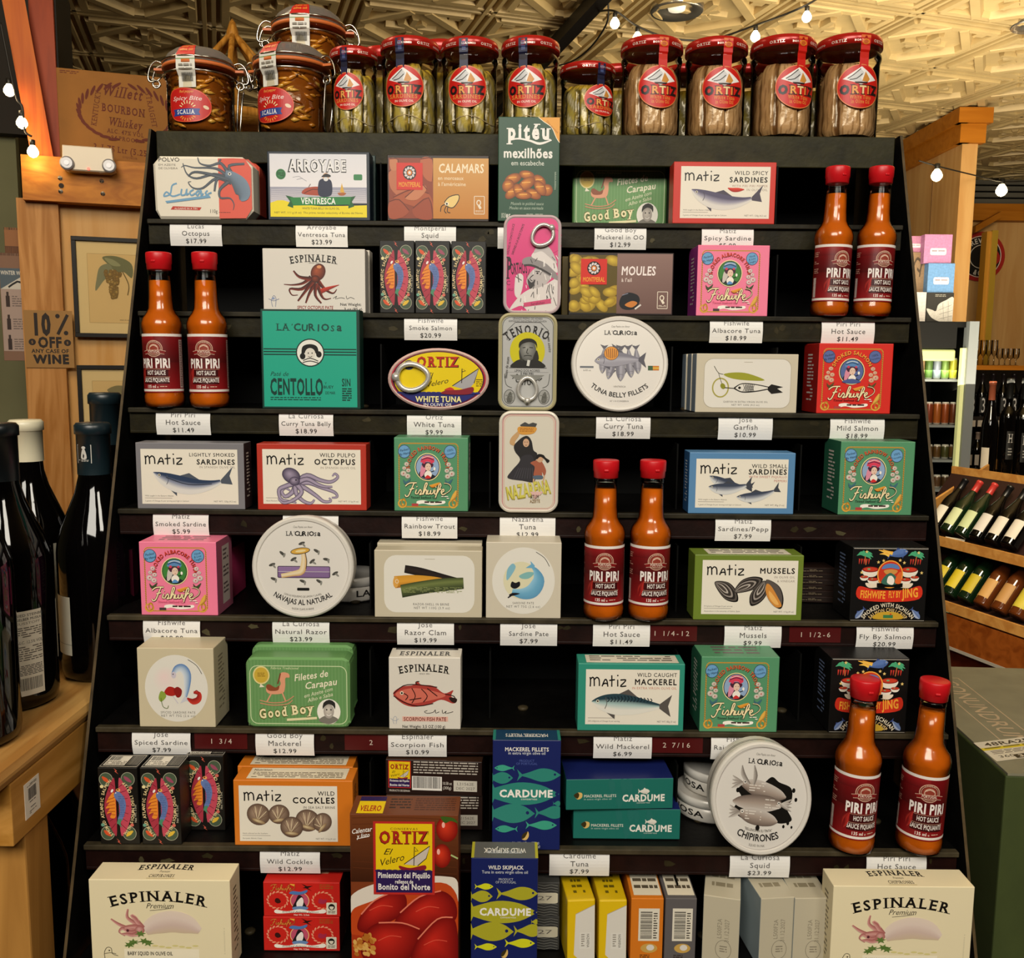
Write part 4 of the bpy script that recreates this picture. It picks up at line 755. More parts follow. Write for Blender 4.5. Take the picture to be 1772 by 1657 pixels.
def art_montperal(moules=False):
    if not moules:
        a = Art(270, 800, 785, 1110); a.rect(278, 815, 503, 1098, '8a3c24')
        for P, c in (([(280, 880), (330, 850), (400, 960), (350, 1000), (290, 960)], 'b86a48'), ([(300, 1000), (400, 960), (480, 980), (500, 1060), (400, 1040)], 'a8522f'), ([(440, 820), (500, 820), (500, 920), (455, 900)], 'b4603c'), ([(280, 1020), (330, 1010), (380, 1060), (340, 1095), (280, 1095)], 'a04a2c'), ([(400, 1050), (480, 1000), (502, 1095), (420, 1096)], '9a4428'), ([(285, 820), (325, 822), (320, 870), (290, 870)], 'c07850'), ([(360, 1000), (440, 940), (470, 960), (420, 1010)], 'c47a54')):
            a.blob(P, c); a.line([P[0], P[1], P[2]], 5, '6a2814', 3)
        a.grad(503, 815, 783, 1098, 'cf9a52', 'bf7a2a'); x, y = 318, 838
        a.t('CALAMARS', 645, 882, 40, 'f0e0c0', w=230, b=1.2, it=.08); a.t('en morceaux', 527, 916, 17, 'ecd8b4', al='l', b=.5, w=130); a.t("à l'américaine", 527, 944, 17, 'ecd8b4', al='l', b=.5, w=142)
        a.blob([(560, 1020), (585, 995), (630, 985), (632, 1010), (605, 1045), (575, 1040)], 'e8c87c'); a.lines([[(560, 1020), (585, 995), (630, 985), (632, 1010), (605, 1045), (575, 1040), (562, 1020)], [(565, 1030), (545, 1040), (540, 1065)], [(570, 1036), (560, 1060), (570, 1072)], [(578, 1040), (575, 1065), (590, 1070)]], 4, '1c140a', 3); a.ell(572, 1028, 10, 8, 'f4ecd8'); a.ell(572, 1028, 5, 5, '101010'); fx, fy = 710, 990
    else:
        a = Art(1200, 1300, 1728, 1608); a.rect(1206, 1312, 1442, 1598, '5a4a10'); rnd = random.Random(4)
        for i in range(34): a.ell(rnd.uniform(1216, 1430), rnd.uniform(1320, 1588), rnd.uniform(26, 42), rnd.uniform(18, 26), 'd8b83c', rnd.uniform(-50, 50), 14, '94761a')
        for sh in (0, 1): pass
        a.rect(1200, 1598, 1442, 1608, '14100e'); a.grad(1442, 1305, 1722, 1600, '8a6c64', '6a4e48'); x, y = 1258, 1332
        a.t('MOULES', 1550, 1410, 42, 'f0e4e0', w=176, b=1.2, it=.08); a.t("à l'ail", 1464, 1443, 18, 'e4d4cc', al='l', b=.6, w=54)
        a.blob([(1458, 1560), (1464, 1520), (1500, 1496), (1550, 1510), (1556, 1545), (1500, 1540)], '15151c'); a.blob([(1458, 1556), (1500, 1534), (1556, 1545), (1530, 1578), (1480, 1580)], '1a181c'); a.blob([(1484, 1558), (1520, 1538), (1548, 1548), (1520, 1570)], 'c87a34'); a.line([(1536, 1578), (1566, 1556)], 8, 'd8d0c8', 1); a.line([(1470, 1510), (1500, 1500)], 3, '8a8ca0', 1); fx, fy = 1648, 1490
    a.rect(x, y, x+132, y+126, 'd0281c')
    cx, cy = x+66, y+46; a.ell(cx, cy, 34, 34, '15110f')
    for i in range(10): t = 2*pi*i/10; a.ell(cx+22*cos(t), cy+22*sin(t), 8, 5.5, 'd8d0d0', degr(t)+40, n=10)
    a.ell(cx, cy, 13, 13, 'd87a2c'); a.ell(cx, cy, 7, 7, 'e8e0d8')
    a.t('MONTPERAL', cx, y+112, 22, 'e8a030', w=112, b=1, it=.05)
    a.rframe(fx, fy, fx+54, fy+86, 4, 3, 'e8dcc8'); a.ring(fx+24, fy+32, 12, 14, 5, 'e8dcc8'); a.line([(fx+24, fy+44), (fx+34, fy+60)], 12, 'e8dcc8', 1); a.small(fx+8, fy+68, fx+46, fy+78, 2, 'e8dcc8'); return a
def art_piteu():
    a = Art(828, 598, 1142, 1117); a.poly([(1032, 600), (1141, 600), (1141, 722), (1124, 700), (1100, 650), (1060, 622)], 'e09a2c'); a.line([(1032, 600), (1060, 622), (1100, 650), (1124, 700), (1141, 724)], 3, 'f0e8d0', 3); a.t('Dica gourmet', 1100, 650, 10, 'a05a10', rot=45)
    a.t('pitéu', 990, 706, 72, 'ece8e0', w=225, b=2.2, sf=1); a.strip([(880, 716), (930, 706), (990, 716), (1040, 730), (1100, 712)], [3, 4, 5, 6, 3], 'ece8e0')
    a.t('mexilhões', 982, 800, 46, 'e6e4dc', w=254, b=1.6); a.t('em escabeche', 979, 838, 24, 'd0d4c8', w=170, b=.4)
    for cx, cy, rx, ry, q in ((905, 905, 44, 26, -20), (975, 885, 40, 22, 10), (880, 940, 30, 34, 30), (1040, 915, 38, 26, 40), (900, 975, 42, 24, -40), (975, 930, 50, 28, -35), (1080, 960, 30, 30, 20), (935, 965, 40, 26, 60), (1010, 980, 42, 24, 25), (1045, 950, 44, 26, 55), (960, 988, 44, 20, 0)): a.ell(cx, cy, rx, ry, 'd8852c', q, 16, '7a3410'); a.line([(cx-rx*.5, cy-ry*.2), (cx+rx*.4, cy-ry*.3)], 5, 'e8a850', 1)
    a.t('Mussels in pickled sauce', 978, 1036, 15, 'a8b8a4', w=170, it=.2); a.t('Moules en sauce marinade', 974, 1058, 15, 'a8b8a4', w=176, it=.2); a.t('85g', 888, 1102, 20, 'e4e0d8', w=36, b=.8); a.small(846, 1078, 870, 1104, 4, 'b8c0b0'); a.t('3 oz', 935, 1100, 14, 'e4e0d8'); a.small(975, 1080, 1060, 1100, 3, 'b8c0b0'); a.small(1118, 870, 1126, 960, 16, 'a8b8a4'); return a
def art_goodboy():
    a = Art(1262, 110, 1820, 458)
    for i in range(60): x = 1274+i*9; a.line([(x, 122), (x, 446)], 3, '628d55' if i % 2 else '739a64', 1)
    a.rframe(1282, 148, 1804, 438, 40, 4, 'c8d8a8'); a.t('Fábrica Tradicional', 1470, 166, 11, 'd8e0b0', it=.2, w=150)
    a.ell(1345, 196, 45, 45, 'e0cf8a'); a.ell(1345, 196, 38, 38, 'c8a83c'); a.small(1325, 184, 1366, 206, 3, '8a6c20'); a.poly([(1340, 238), (1334, 256), (1362, 254)], 'e8e0c8')
    a.blob([(1375, 252), (1420, 262), (1448, 240), (1440, 206), (1455, 182), (1490, 186), (1496, 206), (1474, 210), (1472, 250), (1458, 284), (1400, 290), (1372, 278)], 'dc9a78', 4); a.lines([[(1398, 285), (1372, 328)], [(1456, 282), (1472, 322)]], 7, 'dc9a78', 1); a.blob([(1370, 252), (1385, 240), (1420, 256), (1440, 246), (1432, 270), (1385, 272)], '8a4a2c'); a.lines([[(1335, 320), (1400, 332), (1470, 326), (1518, 298)], [(1336, 334), (1400, 344), (1480, 338), (1510, 318)]], 5, 'c8906c', 3); a.line([(1448, 186), (1440, 215), (1432, 238)], 7, '7a4028', 3)
    a.t('Filetes de', 1612, 212, 32, 'ece4c8', w=185, b=.7, it=.25, rot=-8); a.t('Carapau', 1664, 252, 32, 'ece4c8', w=176, b=.7, it=.25, rot=-8); a.t('em Azeite com', 1650, 288, 18, 'd8dcb8', w=160, it=.3, rot=-14, b=.4); a.t('Alho e Salsa', 1660, 312, 18, 'd8dcb8', w=140, it=.3, rot=-14, b=.4)
    for w_, c, b in ((0, '5a5a24', 4.5), (0, 'ece0b0', 1.6)):
        a.t('Good', 1410, 402, 44, c, w=156, b=b, sf=1, rot=-6); a.t('Boy', 1568, 384, 44, c, w=122, b=b, sf=1, rot=-6)
    a.poly([(1478, 410), (1640, 400), (1640, 412), (1478, 422)], 'e0d8a8'); a.ell(1704, 374, 63, 63, 'ece8dc'); a.blob([(1650, 420), (1670, 400), (1704, 392), (1740, 402), (1752, 416), (1704, 436)], '7a766c'); a.ell(1704, 372, 28, 36, 'd4ccc0', c2='a09890'); a.blob([(1672, 362), (1676, 330), (1708, 314), (1738, 330), (1737, 362), (1728, 346), (1706, 336), (1684, 346)], '2a2826', 2); a.line([(1692, 388), (1704, 394), (1718, 386)], 3, 'f0ece4', 3)
    for x in (1693, 1716): a.ell(x, 364, 4, 4, '2a2826')
    return a
def art_centollo():
    a = Art(1343, 1610, 1840, 2118)
    a.part('cover_panel'); a.rect(1354, 1620, 1824, 2108, '1fa287'); k = '0d3a32'
    lc(a, 1583, 1694+24, 1.0, '12463c', 330)
    for y in (1812, 1826, 1840): a.rect(1356, y-3, 1822, y+3, '0c2f28')
    a.ell(1590, 1830, 72, 72, '0c2f28'); a.ell(1590, 1830, 66, 66, 'e4e4da'); a.blob([(1548, 1846), (1552, 1800), (1590, 1786), (1626, 1800), (1632, 1848), (1612, 1826), (1590, 1812), (1566, 1828)], '12130f'); a.ell(1590, 1834, 26, 28, 'd8d4c8'); a.ell(1552, 1848, 14, 16, '12130f'); a.ell(1634, 1838, 14, 16, '12130f')
    a.lines([[(1554, 1870), (1590, 1858), (1630, 1872)], [(1552, 1880), (1590, 1872), (1630, 1882)]], 4, '12130f', 3); a.ell(1581, 1832, 3, 4, '12130f'); a.ell(1600, 1832, 3, 4, '12130f'); a.line([(1580, 1848), (1590, 1853), (1600, 1847)], 2.5, '12130f', 3)
    a.t('Paté de', 1432, 1950, 22, k, w=92, it=.35); a.t('CENTOLLO', 1520, 2045, 80, k, w=270, b=1.6)
    a.t('Y', 1666, 1992, 12, k); a.t('BUEY', 1680, 2012, 14, k, b=.8); a.t('DE MAR', 1688, 2042, 14, k, w=50, b=.8); a.t('SIN', 1770, 2000, 38, k, w=46, b=1.2); a.small(1748, 2010, 1796, 2080, 6, k, k=.6)
    a.small(1386, 2058, 1640, 2080, 2, k); return a
def lc(a, x, y, k, c, W):
    """brush-drawn name in mixed capitals"""
    a.t('LA', x-W*.38, y, 34*k, c, w=W*.21, b=.9, sf=1); a.line([(x-W*.24, y-34*k), (x-W*.25, y-26*k)], 4*k, c, 1)
    for i, (ch, h, q) in enumerate((('C', 36, -5), ('U', 33, 4), ('R', 36, -3), ('I', 34, 3), ('O', 35, 0), ('S', 30, 5), ('a', 40, 6))): a.t(ch, x+W*(-.16+.105*i), y+(i % 2)*2*k, h*k*.97, c, b=1.6 if i != 5 else .8, rot=q)
def art_disc(k):
    a = Art(0, 0, 500, 500); f = '2a2624'
    a.ell(250, 250, 228, 228, 'dfdad2', n=48); a.ring(250, 250, 246, 246, 4, 'c8c2ba', 64); a.ring(250, 250, 226, 226, 3, 'b8b0aa', 64)
    a.t('Casa Pepita con Amor', 250, 60, 10, '6a645c', it=.3, w=95); lc(a, 250, 98, .62, '1c1a18', 168)
    if k == 'belly':
        for n, t, h, b in (((190, 330), (230, 150), 44, 0), ((160, 300), (170, 150), 40, 0), ((255, 340), (255, 150), 50, 0), ((310, 320), (290, 150), 44, 0), ((345, 300), (330, 150), 40, 0)): a.fish(n, t, h, '8a8890', 'a8a6b0', '74727c', '5c5a62', b)
        a.fish((120, 235), (385, 230), 76, '7a7884', 'a8a6b0', '94929c', '55535c', 8)
        a.ell(205, 195, 38, 36, '2a2624'); a.ell(205, 195, 36, 34, 'd89038')
        for i in range(6): a.line([(178+i*11, 168+abs(i-2.5)*3), (184+i*9, 222-abs(i-2.5)*3)], 3, '6a3c14', 1)
        a.rect(45, 262, 115, 272, '6a6e74'); a.t('6.03 oz', 82, 288, 9, '6a645c'); a.rect(395, 258, 420, 282, '3c5a3c'); a.rect(420, 258, 452, 282, 'c87a2c'); a.rect(420, 266, 452, 274, 'd8b040')
        a.t('VENTRESCA', 250, 372, 8, '5a544c'); a.t('TUNA BELLY FILLETS', 250, 424, 24, '1c1a18', w=330, b=.9, arc=-230); a.t('Nº 110 CONSERVA', 250, 448, 8, '5a544c')
    elif k == 'razor':
        a.rect(128, 248, 382, 272, '8a6a9c'); a.rect(128, 274, 382, 302, '7a5c8c'); a.rframe(126, 246, 384, 304, 8, 3, '2c2030')
        for i in range(8): a.line([(134, 252+i*6), (376, 252+i*6)], 1.2, 'a890b4', 1)
        a.strip([(145, 294), (200, 284), (245, 270), (256, 215), (250, 170)], [10, 12, 16, 12, 10], ['e0c48a', 'e8d8b8', 'c89a50']); a.ell(238, 172, 48, 16, '2a2018', -8); a.ell(238, 172, 45, 13, 'd8a848', -8); a.ell(240, 172, 26, 6, 'e8d49a', -8); a.line([(262, 180), (270, 220), (266, 260)], 3, '2c2018', 3)
        for x, y, q in ((150, 185, 40), (205, 212, -30), (245, 135, -20), (318, 172, 30), (365, 212, 10), (100, 240, -20), (108, 310, 20), (408, 280, -30), (330, 320, 30), (250, 320, 20), (296, 222, -40)): a.ell(x, y, 17, 7, '4c4a44', q, 10); a.ell(x+10, y+8, 12, 5, '8a8880', q+70, 8)
        a.rr(222, 352, 282, 366, 4, '1c1a18'); a.t('CON SU RIQUISIMO DE LIMON Y LAUREL', 250, 400, 9, '4a443c', w=190, arc=-300); a.t('NAVAJAS AL NATURAL', 250, 436, 25, '1c1a18', w=310, b=.9, arc=-260); a.t('RAZOR CLAMS IN BRINE', 250, 462, 9, '5a544c', w=110, arc=-300)
    else:
        a.blob([(120, 300), (150, 250), (130, 215), (180, 180), (240, 190), (290, 150), (330, 170), (390, 190), (400, 240), (380, 280), (410, 330), (360, 350), (300, 345), (270, 370), (250, 350), (190, 350), (140, 330)], '14120f')
        for n, t in (((150, 188), (370, 235)), ((350, 268), (110, 270)), ((150, 318), (340, 345))):
            P = [(n[0]+(t[0]-n[0])*f, n[1]+(t[1]-n[1])*f) for f in (0, .25, .55, .85, 1)]
            a.strip(P, [14, 34, 36, 24, 4], ['c8c0b8', 'a8988c', '6a5c54']); a.small(P[1][0]-20, P[1][1]-20, P[1][0]+60, P[1][1]+25, 4, 'ded6cc', .5, .4); d = -1 if n[0] < t[0] else 1
            for j in range(4): a.strip([n, (n[0]+d*30, n[1]-16+j*10), (n[0]+d*52, n[1]-30+j*18)], [7, 6, 1], ['cfc8bf', '8a8078'])
            a.ell(n[0]-d*12, n[1]-6, 7, 7, 'ece8e0'); a.ell(n[0]-d*12, n[1]-6, 3.5, 3.5, '100f0e')
        a.strip([(185, 190), (150, 150), (140, 110)], [5, 10, 2], ['c0b8b0', '6a625a']); a.strip([(205, 190), (210, 150), (200, 105)], [5, 10, 2], ['c0b8b0', '6a625a'])
        for x, y, r in ((245, 378, 10), (405, 200, 8), (420, 240, 7), (392, 345, 7), (372, 362, 6), (412, 362, 5), (130, 220, 8)): a.ell(x, y, r, r*1.3, '14120f')
        a.t('"RELLENOS EN SU TINTA"', 250, 396, 11, '4a443c', w=140, arc=-300); a.t('CHIPIRONES', 250, 436, 30, '1c1a18', w=220, b=.9, arc=-260); a.t('SQUID IN INK', 250, 462, 10, '5a544c', w=80, arc=-300)
    return a
def art_jose(k):
    g = 'c9bfa8'
    if k == 'garfish':
        a = Art(90, 185, 615, 492); a.part('label_panel'); a.rr(133, 212, 578, 466, 46, 'e0dbd0'); a.part(); a.rframe(131, 210, 580, 468, 47, 2, 'a89e88'); a.part('label_panel')
        a.line([(335, 228), (380, 228)], 2, 'a89e88', 1); a.blob([(232, 292), (290, 282), (360, 288), (445, 322), (340, 322), (270, 312)], '9a9a2c', 4); a.line([(182, 250), (205, 285), (230, 292)], 3, '3a3814', 3); a.ring(218, 362, 44, 52, 7, 'a8a04c'); a.line([(205, 285), (216, 318), (228, 350)], 2.5, '3a3814', 3); a.ell(230, 354, 12, 16, '8a8a24', -30)
        a.line([(240, 362), (300, 366)], 4, INK, 1); a.strip([(288, 364), (330, 362), (400, 362), (480, 362)], [4, 24, 20, 4], INK); a.strip([(296, 364), (330, 362), (400, 362), (470, 362)], [2, 19, 15, 1], 'e0dbd0')
        for i in range(6): a.line([(334+i*9, 344), (350+i*8, 380)], 2.5, INK, 1); a.line([(350+i*8, 346), (334+i*9, 380)], 2.5, INK, 1)
        a.ell(316, 362, 7, 7, INK); a.poly([(462, 358), (480, 342), (540, 356), (510, 364), (540, 384), (482, 392), (462, 372)], INK); a.t('GARFISH IN EXTRA VIRGIN OLIVE OIL', 350, 440, 9, '4a4640', w=230, sp=.15); a.t('NET WT 120G (4.2 oz)', 350, 456, 9, '4a4640', w=145, sp=.15)
    elif k == 'razor':
        a = Art(203, 1222, 752, 1533); a.part('label_panel'); a.rr(252, 1245, 714, 1510, 60, 'dedacf'); a.line([(460, 1262), (512, 1262)], 2, 'a89e88', 1)
        a.strip([(358, 1308), (440, 1322), (560, 1350), (652, 1368)], [18, 20, 18, 14], ['1a1412', '2a201c', '14100e']); a.strip([(306, 1370), (400, 1362), (500, 1362), (560, 1362)], [28, 26, 20, 10], ['c8902c', 'd89a34', 'a06418']); a.ell(312, 1370, 14, 26, 'd8a04c'); a.ring(318, 1366, 9, 9, 2, 'e8e0d0')
        a.strip([(340, 1412), (430, 1396), (550, 1380), (658, 1372)], [30, 30, 30, 26], ['3a4424', '6f7a44', '4a5430', '2c3420']); a.small(350, 1392, 650, 1420, 5, '8a925c', .5, .5); a.t('RAZOR-SHELL IN BRINE', 492, 1477, 11, '4a4640', w=185, sp=.15); a.t('NET WT 110G (3.9 oz)', 496, 1494, 11, '4a4640', w=185, sp=.15)
    else:
        a = Art(773, 1158, 1152, 1523) if k == 'sardine' else Art(707, 62, 1090, 440)
        cx, cy = (962, 1342) if k == 'sardine' else (899, 254); a.part('label_panel'); a.ell(cx, cy, 158, 160, 'dedacf', n=48); a.line([(cx+62, cy-138), (cx+105, cy-110), (cx+130, cy-70)], 3, '4a4640', 3)
        if k == 'sardine':
            a.ell(950, 1340, 90, 90, 'd8d2b0'); a.blob([(878, 1340), (880, 1290), (905, 1260), (922, 1275), (905, 1310)], '7fb2c4'); a.blob([(940, 1318), (980, 1300), (1016, 1304), (990, 1330), (955, 1332)], '7fb2b0')
            a.strip([(905, 1395), (960, 1404), (1010, 1388), (1038, 1340), (1025, 1295), (1000, 1272)], [14, 26, 34, 30, 14, 3], ['8fc0d8', '6aa6c6', '5a94b8']); a.poly([(1002, 1280), (972, 1280), (1000, 1262), (996, 1246), (1018, 1268), (1016, 1290)], '6aa6c6'); a.blob([(898, 1370), (904, 1346), (922, 1352), (942, 1346), (944, 1366), (920, 1380)], '15131a'); a.blob([(890, 1410), (910, 1400), (945, 1404), (900, 1416)], '15131a'); a.line([(884, 1424), (900, 1414)], 6, '15131a', 1)
            a.t('SARDINE PATE', 962, 1455, 11, '4a4640', w=108, sp=.2); a.t('NET WT 75G (2.6 oz)', 962, 1472, 11, '4a4640', w=172, sp=.2)
        else:
            a.ell(850, 215, 70, 70, 'e8d0cc', c2='dedacf'); a.strip([(882, 190), (905, 160), (935, 158), (955, 190), (952, 250), (942, 300)], [8, 16, 20, 20, 14, 6], ['4a78b4', 'a8bcd0', 'd8dce0']); a.poly([(942, 290), (970, 318), (945, 314), (915, 326), (932, 300)], 'c8c8d0'); a.ell(888, 190, 12, 16, 'c8c0cc'); a.ell(885, 186, 3, 3, '15131a')
            a.blob([(838, 270), (860, 246), (890, 252), (905, 276), (880, 290), (850, 286)], 'a8241c'); a.blob([(885, 262), (905, 246), (926, 262), (920, 290), (900, 296)], '8a1c18'); a.strip([(985, 272), (1012, 278), (1008, 305), (980, 316), (952, 300)], [6, 10, 14, 14, 4], ['c83a2c', '8a1c18']); a.line([(990, 272), (1000, 262), (1014, 276)], 4, '8a1c18', 3); a.blob([(808, 300), (820, 268), (840, 275), (845, 296), (820, 318)], '8aa040'); a.line([(820, 300), (828, 340), (850, 350), (856, 336)], 3, '5a6a2c', 3); a.line([(880, 290), (905, 325)], 4, 'c8c0cc', 1)
            a.t('SPICED SARDINE PATE', 903, 375, 11, '4a4640', w=175, sp=.2); a.t('NET WT 75G (2.6 oz)', 903, 391, 11, '4a4640', w=172, sp=.2)
    return a
def art_ortiz_panel(a, x0, y0, x1, y1, txt):
    """yellow maker's panel with a sailing boat over a blue band"""
    W, H = x1-x0, y1-y0; f = lambda u, v: (x0+W*u, y0+H*v)
    a.rect(x0, y0, x1, y1, 'b82a24'); a.rect(x0+W*.04, y0+H*.03, x1-W*.04, y0+H*.7, 'e6c413'); a.rect(x0+W*.04, y0+H*.67, x1-W*.04, y1-H*.03, '2c1c50')
    a.t('CONSERVAS', *f(.5, .115), H*.03, '4a3c10', w=W*.45, sp=.2); a.t('ORTIZ', *f(.51, .3), H*.16, '3a1208', w=W*.82, b=2.2, sf=1); a.t('ORTIZ', *f(.505, .295), H*.16, 'a8241c', w=W*.8, b=1.4, sf=1)
    a.t('El', *f(.22, .45), H*.08, '2a2410', it=.4, w=W*.13); a.t('Velero', *f(.3, .57), H*.09, '2a2410', it=.4, w=W*.42, rot=-14)
    a.poly([f(.5, .58), f(.68, .48), f(.92, .33), f(.86, .5), f(.72, .6)], 'c8bcae'); a.line([f(.5, .58), f(.92, .33), f(.86, .5), f(.72, .6)], W*.012, '2c2014', 1); a.line([f(.66, .6), f(.67, .34), f(.73, .4), f(.68, .4)], W*.012, '2c2014', 1); a.blob([f(.42, .6), f(.6, .63), f(.84, .59), f(.82, .66), f(.48, .66)], '8a2028')
    for i in range(10): a.ell(*f(.08+i*.092, .672), W*.055, H*.018, '2c1c50')
    if txt:
        for s, v, h in txt: a.t(s, *f(.5, v), H*h, 'ece6e0', w=W*(.86 if h > .06 else .3), b=1.2)
def art_pimientos():
    a = Art(78, 912, 628, 1730)
    a.grad(80, 914, 626, 1240, '6e3a1c', '3a1a0a')
    for i in range(9): a.line([(90, 930+i*30), (300, 925+i*32), (620, 935+i*33)], 3, '5a2c14', 3)
    a.blob([(80, 1310), (200, 1250), (400, 1215), (560, 1210), (626, 1240), (626, 1400), (80, 1400)], 'dcd2c4'); a.rect(80, 1400, 626, 1730, 'a83414'); a.blob([(80, 1390), (170, 1340), (500, 1240), (620, 1300), (626, 1500), (80, 1500)], 'bc4418')
    for cx, cy, rx, ry in ((570, 980, 55, 62), (545, 1110, 45, 58)): a.ell(cx, cy, rx, ry, 'd83a20', c2='7a0c08'); a.ell(cx-18, cy-20, 8, 14, 'f0b0a0')
    a.blob([(540, 920), (600, 925), (625, 950), (590, 940), (560, 950)], '3a5a1c'); a.line([(590, 1105), (626, 1122)], 8, 'a8b878', 1)
    for P, q in (([(110, 1470), (130, 1400), (200, 1330), (300, 1285), (360, 1310), (350, 1390), (250, 1450), (160, 1490)], 0), ([(300, 1470), (330, 1390), (430, 1310), (540, 1280), (610, 1330), (615, 1420), (520, 1450), (420, 1500)], 1), ([(140, 1500), (220, 1440), (340, 1440), (430, 1470), (420, 1560), (330, 1650), (200, 1660), (130, 1600)], 2), ([(380, 1640), (420, 1520), (520, 1420), (600, 1410), (626, 1500), (626, 1640), (500, 1660), (420, 1680)], 3)):
        cx = sum(p[0] for p in P)/8; cy = sum(p[1] for p in P)/8; Q = [tuple(p) for p in smooth_pts(P, 5, True)]
        a._add([(cx-20, cy-30)]+Q, [(0, k+1, (k+1) % len(Q)+1) for k in range(len(Q))], ['c8281c']+['6e0a0a']*len(Q)); a.line([P[1], P[2], P[3]], 7, 'e07a60', 4); a.line([(cx-60, cy-10), (cx, cy-35), (cx+60, cy-30)], 4, 'd8503c', 4)
    rnd = random.Random(3)
    for i in range(40): a.ell(rnd.uniform(95, 195), rnd.uniform(1490, 1600), 14, 10, rnd.choice(('c88a3c', 'd8a858', 'b06a24')), rnd.uniform(0, 90), 8)
    a.t('Calentar', 138, 1000, 22, 'f0ece4', w=104, it=.3, rot=-8, b=.6); a.t('y listo', 146, 1024, 20, 'f0ece4', w=66, it=.3, rot=-8, b=.6); a.line([(112, 1030), (175, 1018)], 3, 'f0ece4', 1)
    a.part('maker_panel'); art_ortiz_panel(a, 196, 944, 508, 1300, [('Pimientos del Piquillo', .77, .075), ('rellenos de', .845, .05), ('Bonito del Norte', .93, .08)]); a.part()
    a.t('Peso Neto', 140, 1640, 13, '1a0c08', b=.6, w=70); return a
def art_pimientos_top():
    a = Art(0, 0, 550, 80); a.rect(0, 0, 550, 80, '6e3a1c'); a.rect(30, 4, 165, 76, 'e6c413'); a.t('VELERO', 98, 66, 22, 'a8241c', w=110, b=1.2); a.rect(30, 4, 165, 24, '2c1c50'); a.small(190, 12, 300, 60, 4, '2a140a'); a.small(320, 10, 530, 66, 6, '4a2412'); return a
def art_ortizside():
    a = Art(262, 634, 772, 802); art_ortiz_panel(a, 276, 640, 396, 772, [('Pimientos del Piquillo', .77, .075), ('Bonito del Norte', .93, .08)]); a.t('PRODUCTO DE ESPANA', 336, 790, 9, 'd8d0c4', w=110, b=.5)
    a.small(410, 640, 750, 704, 5, 'b8b0a4', .9); a.rect(402, 712, 560, 780, 'e8e4dc'); a.bars(408, 714, 554, 770, n=34); a.t('10.58 oz', 588, 750, 14, 'd8d0c4', w=50); a.t('(300g)', 588, 772, 14, 'd8d0c4', w=46); a.rect(622, 728, 746, 780, 'c8c2b4'); a.t('L21562E', 684, 750, 13, '6a645c', w=90); a.t('DEC 2027', 684, 772, 13, '6a645c', w=100); return a
def art_velero_tin():
    a = Art(270, 152, 788, 470); P = lambda k: [(529+254*k*cos(2*pi*i/48), 311+154*k*sin(2*pi*i/48)) for i in range(48)]
    a.poly(P(.97), 'b02a3c'); a.poly(P(.93), '4a1030'); a.poly(P(.90), 'e6ca0e')
    a.poly([p for p in P(.9) if p[1] > 378], '2a2c72')
    for i in range(17): a.ell(330+i*25, 382, 15, 6, '2a2c72')
    a.t('ORTIZ', 530, 248, 48, '2a0c10', w=222, b=2.4, sf=1); a.t('ORTIZ', 528, 246, 48, 'b82a1c', w=216, b=1.5, sf=1); a.t('El', 480, 310, 32, '2a2410', w=32, it=.35); a.t('Velero', 522, 342, 26, '2a2410', w=118, it=.4, rot=-12)
    a.poly([(600, 345), (640, 320), (735, 255), (712, 330), (680, 368)], 'a8a6a8'); a.line([(600, 345), (735, 255), (712, 330)], 4, '1c1a20', 1); a.line([(648, 330), (650, 256), (668, 268), (652, 272)], 4, '2a1c14', 1); a.blob([(545, 385), (570, 368), (640, 364), (706, 350), (700, 382), (640, 390)], '8a2430'); a.blob([(560, 366), (590, 352), (610, 366)], 'c83a2c')
    a.t('WHITE TUNA', 530, 428, 28, 'f0e4a0', w=236, b=1.6, o=(2, 2), oc='10103a'); a.t('IN OLIVE OIL', 527, 450, 15, 'ece4d8', w=150, b=.8); a.ell(378, 240, 27, 25, '2a3060'); a.ell(380, 238, 17, 16, '15183a'); a.small(722, 310, 756, 352, 4, '6a5a10'); return a
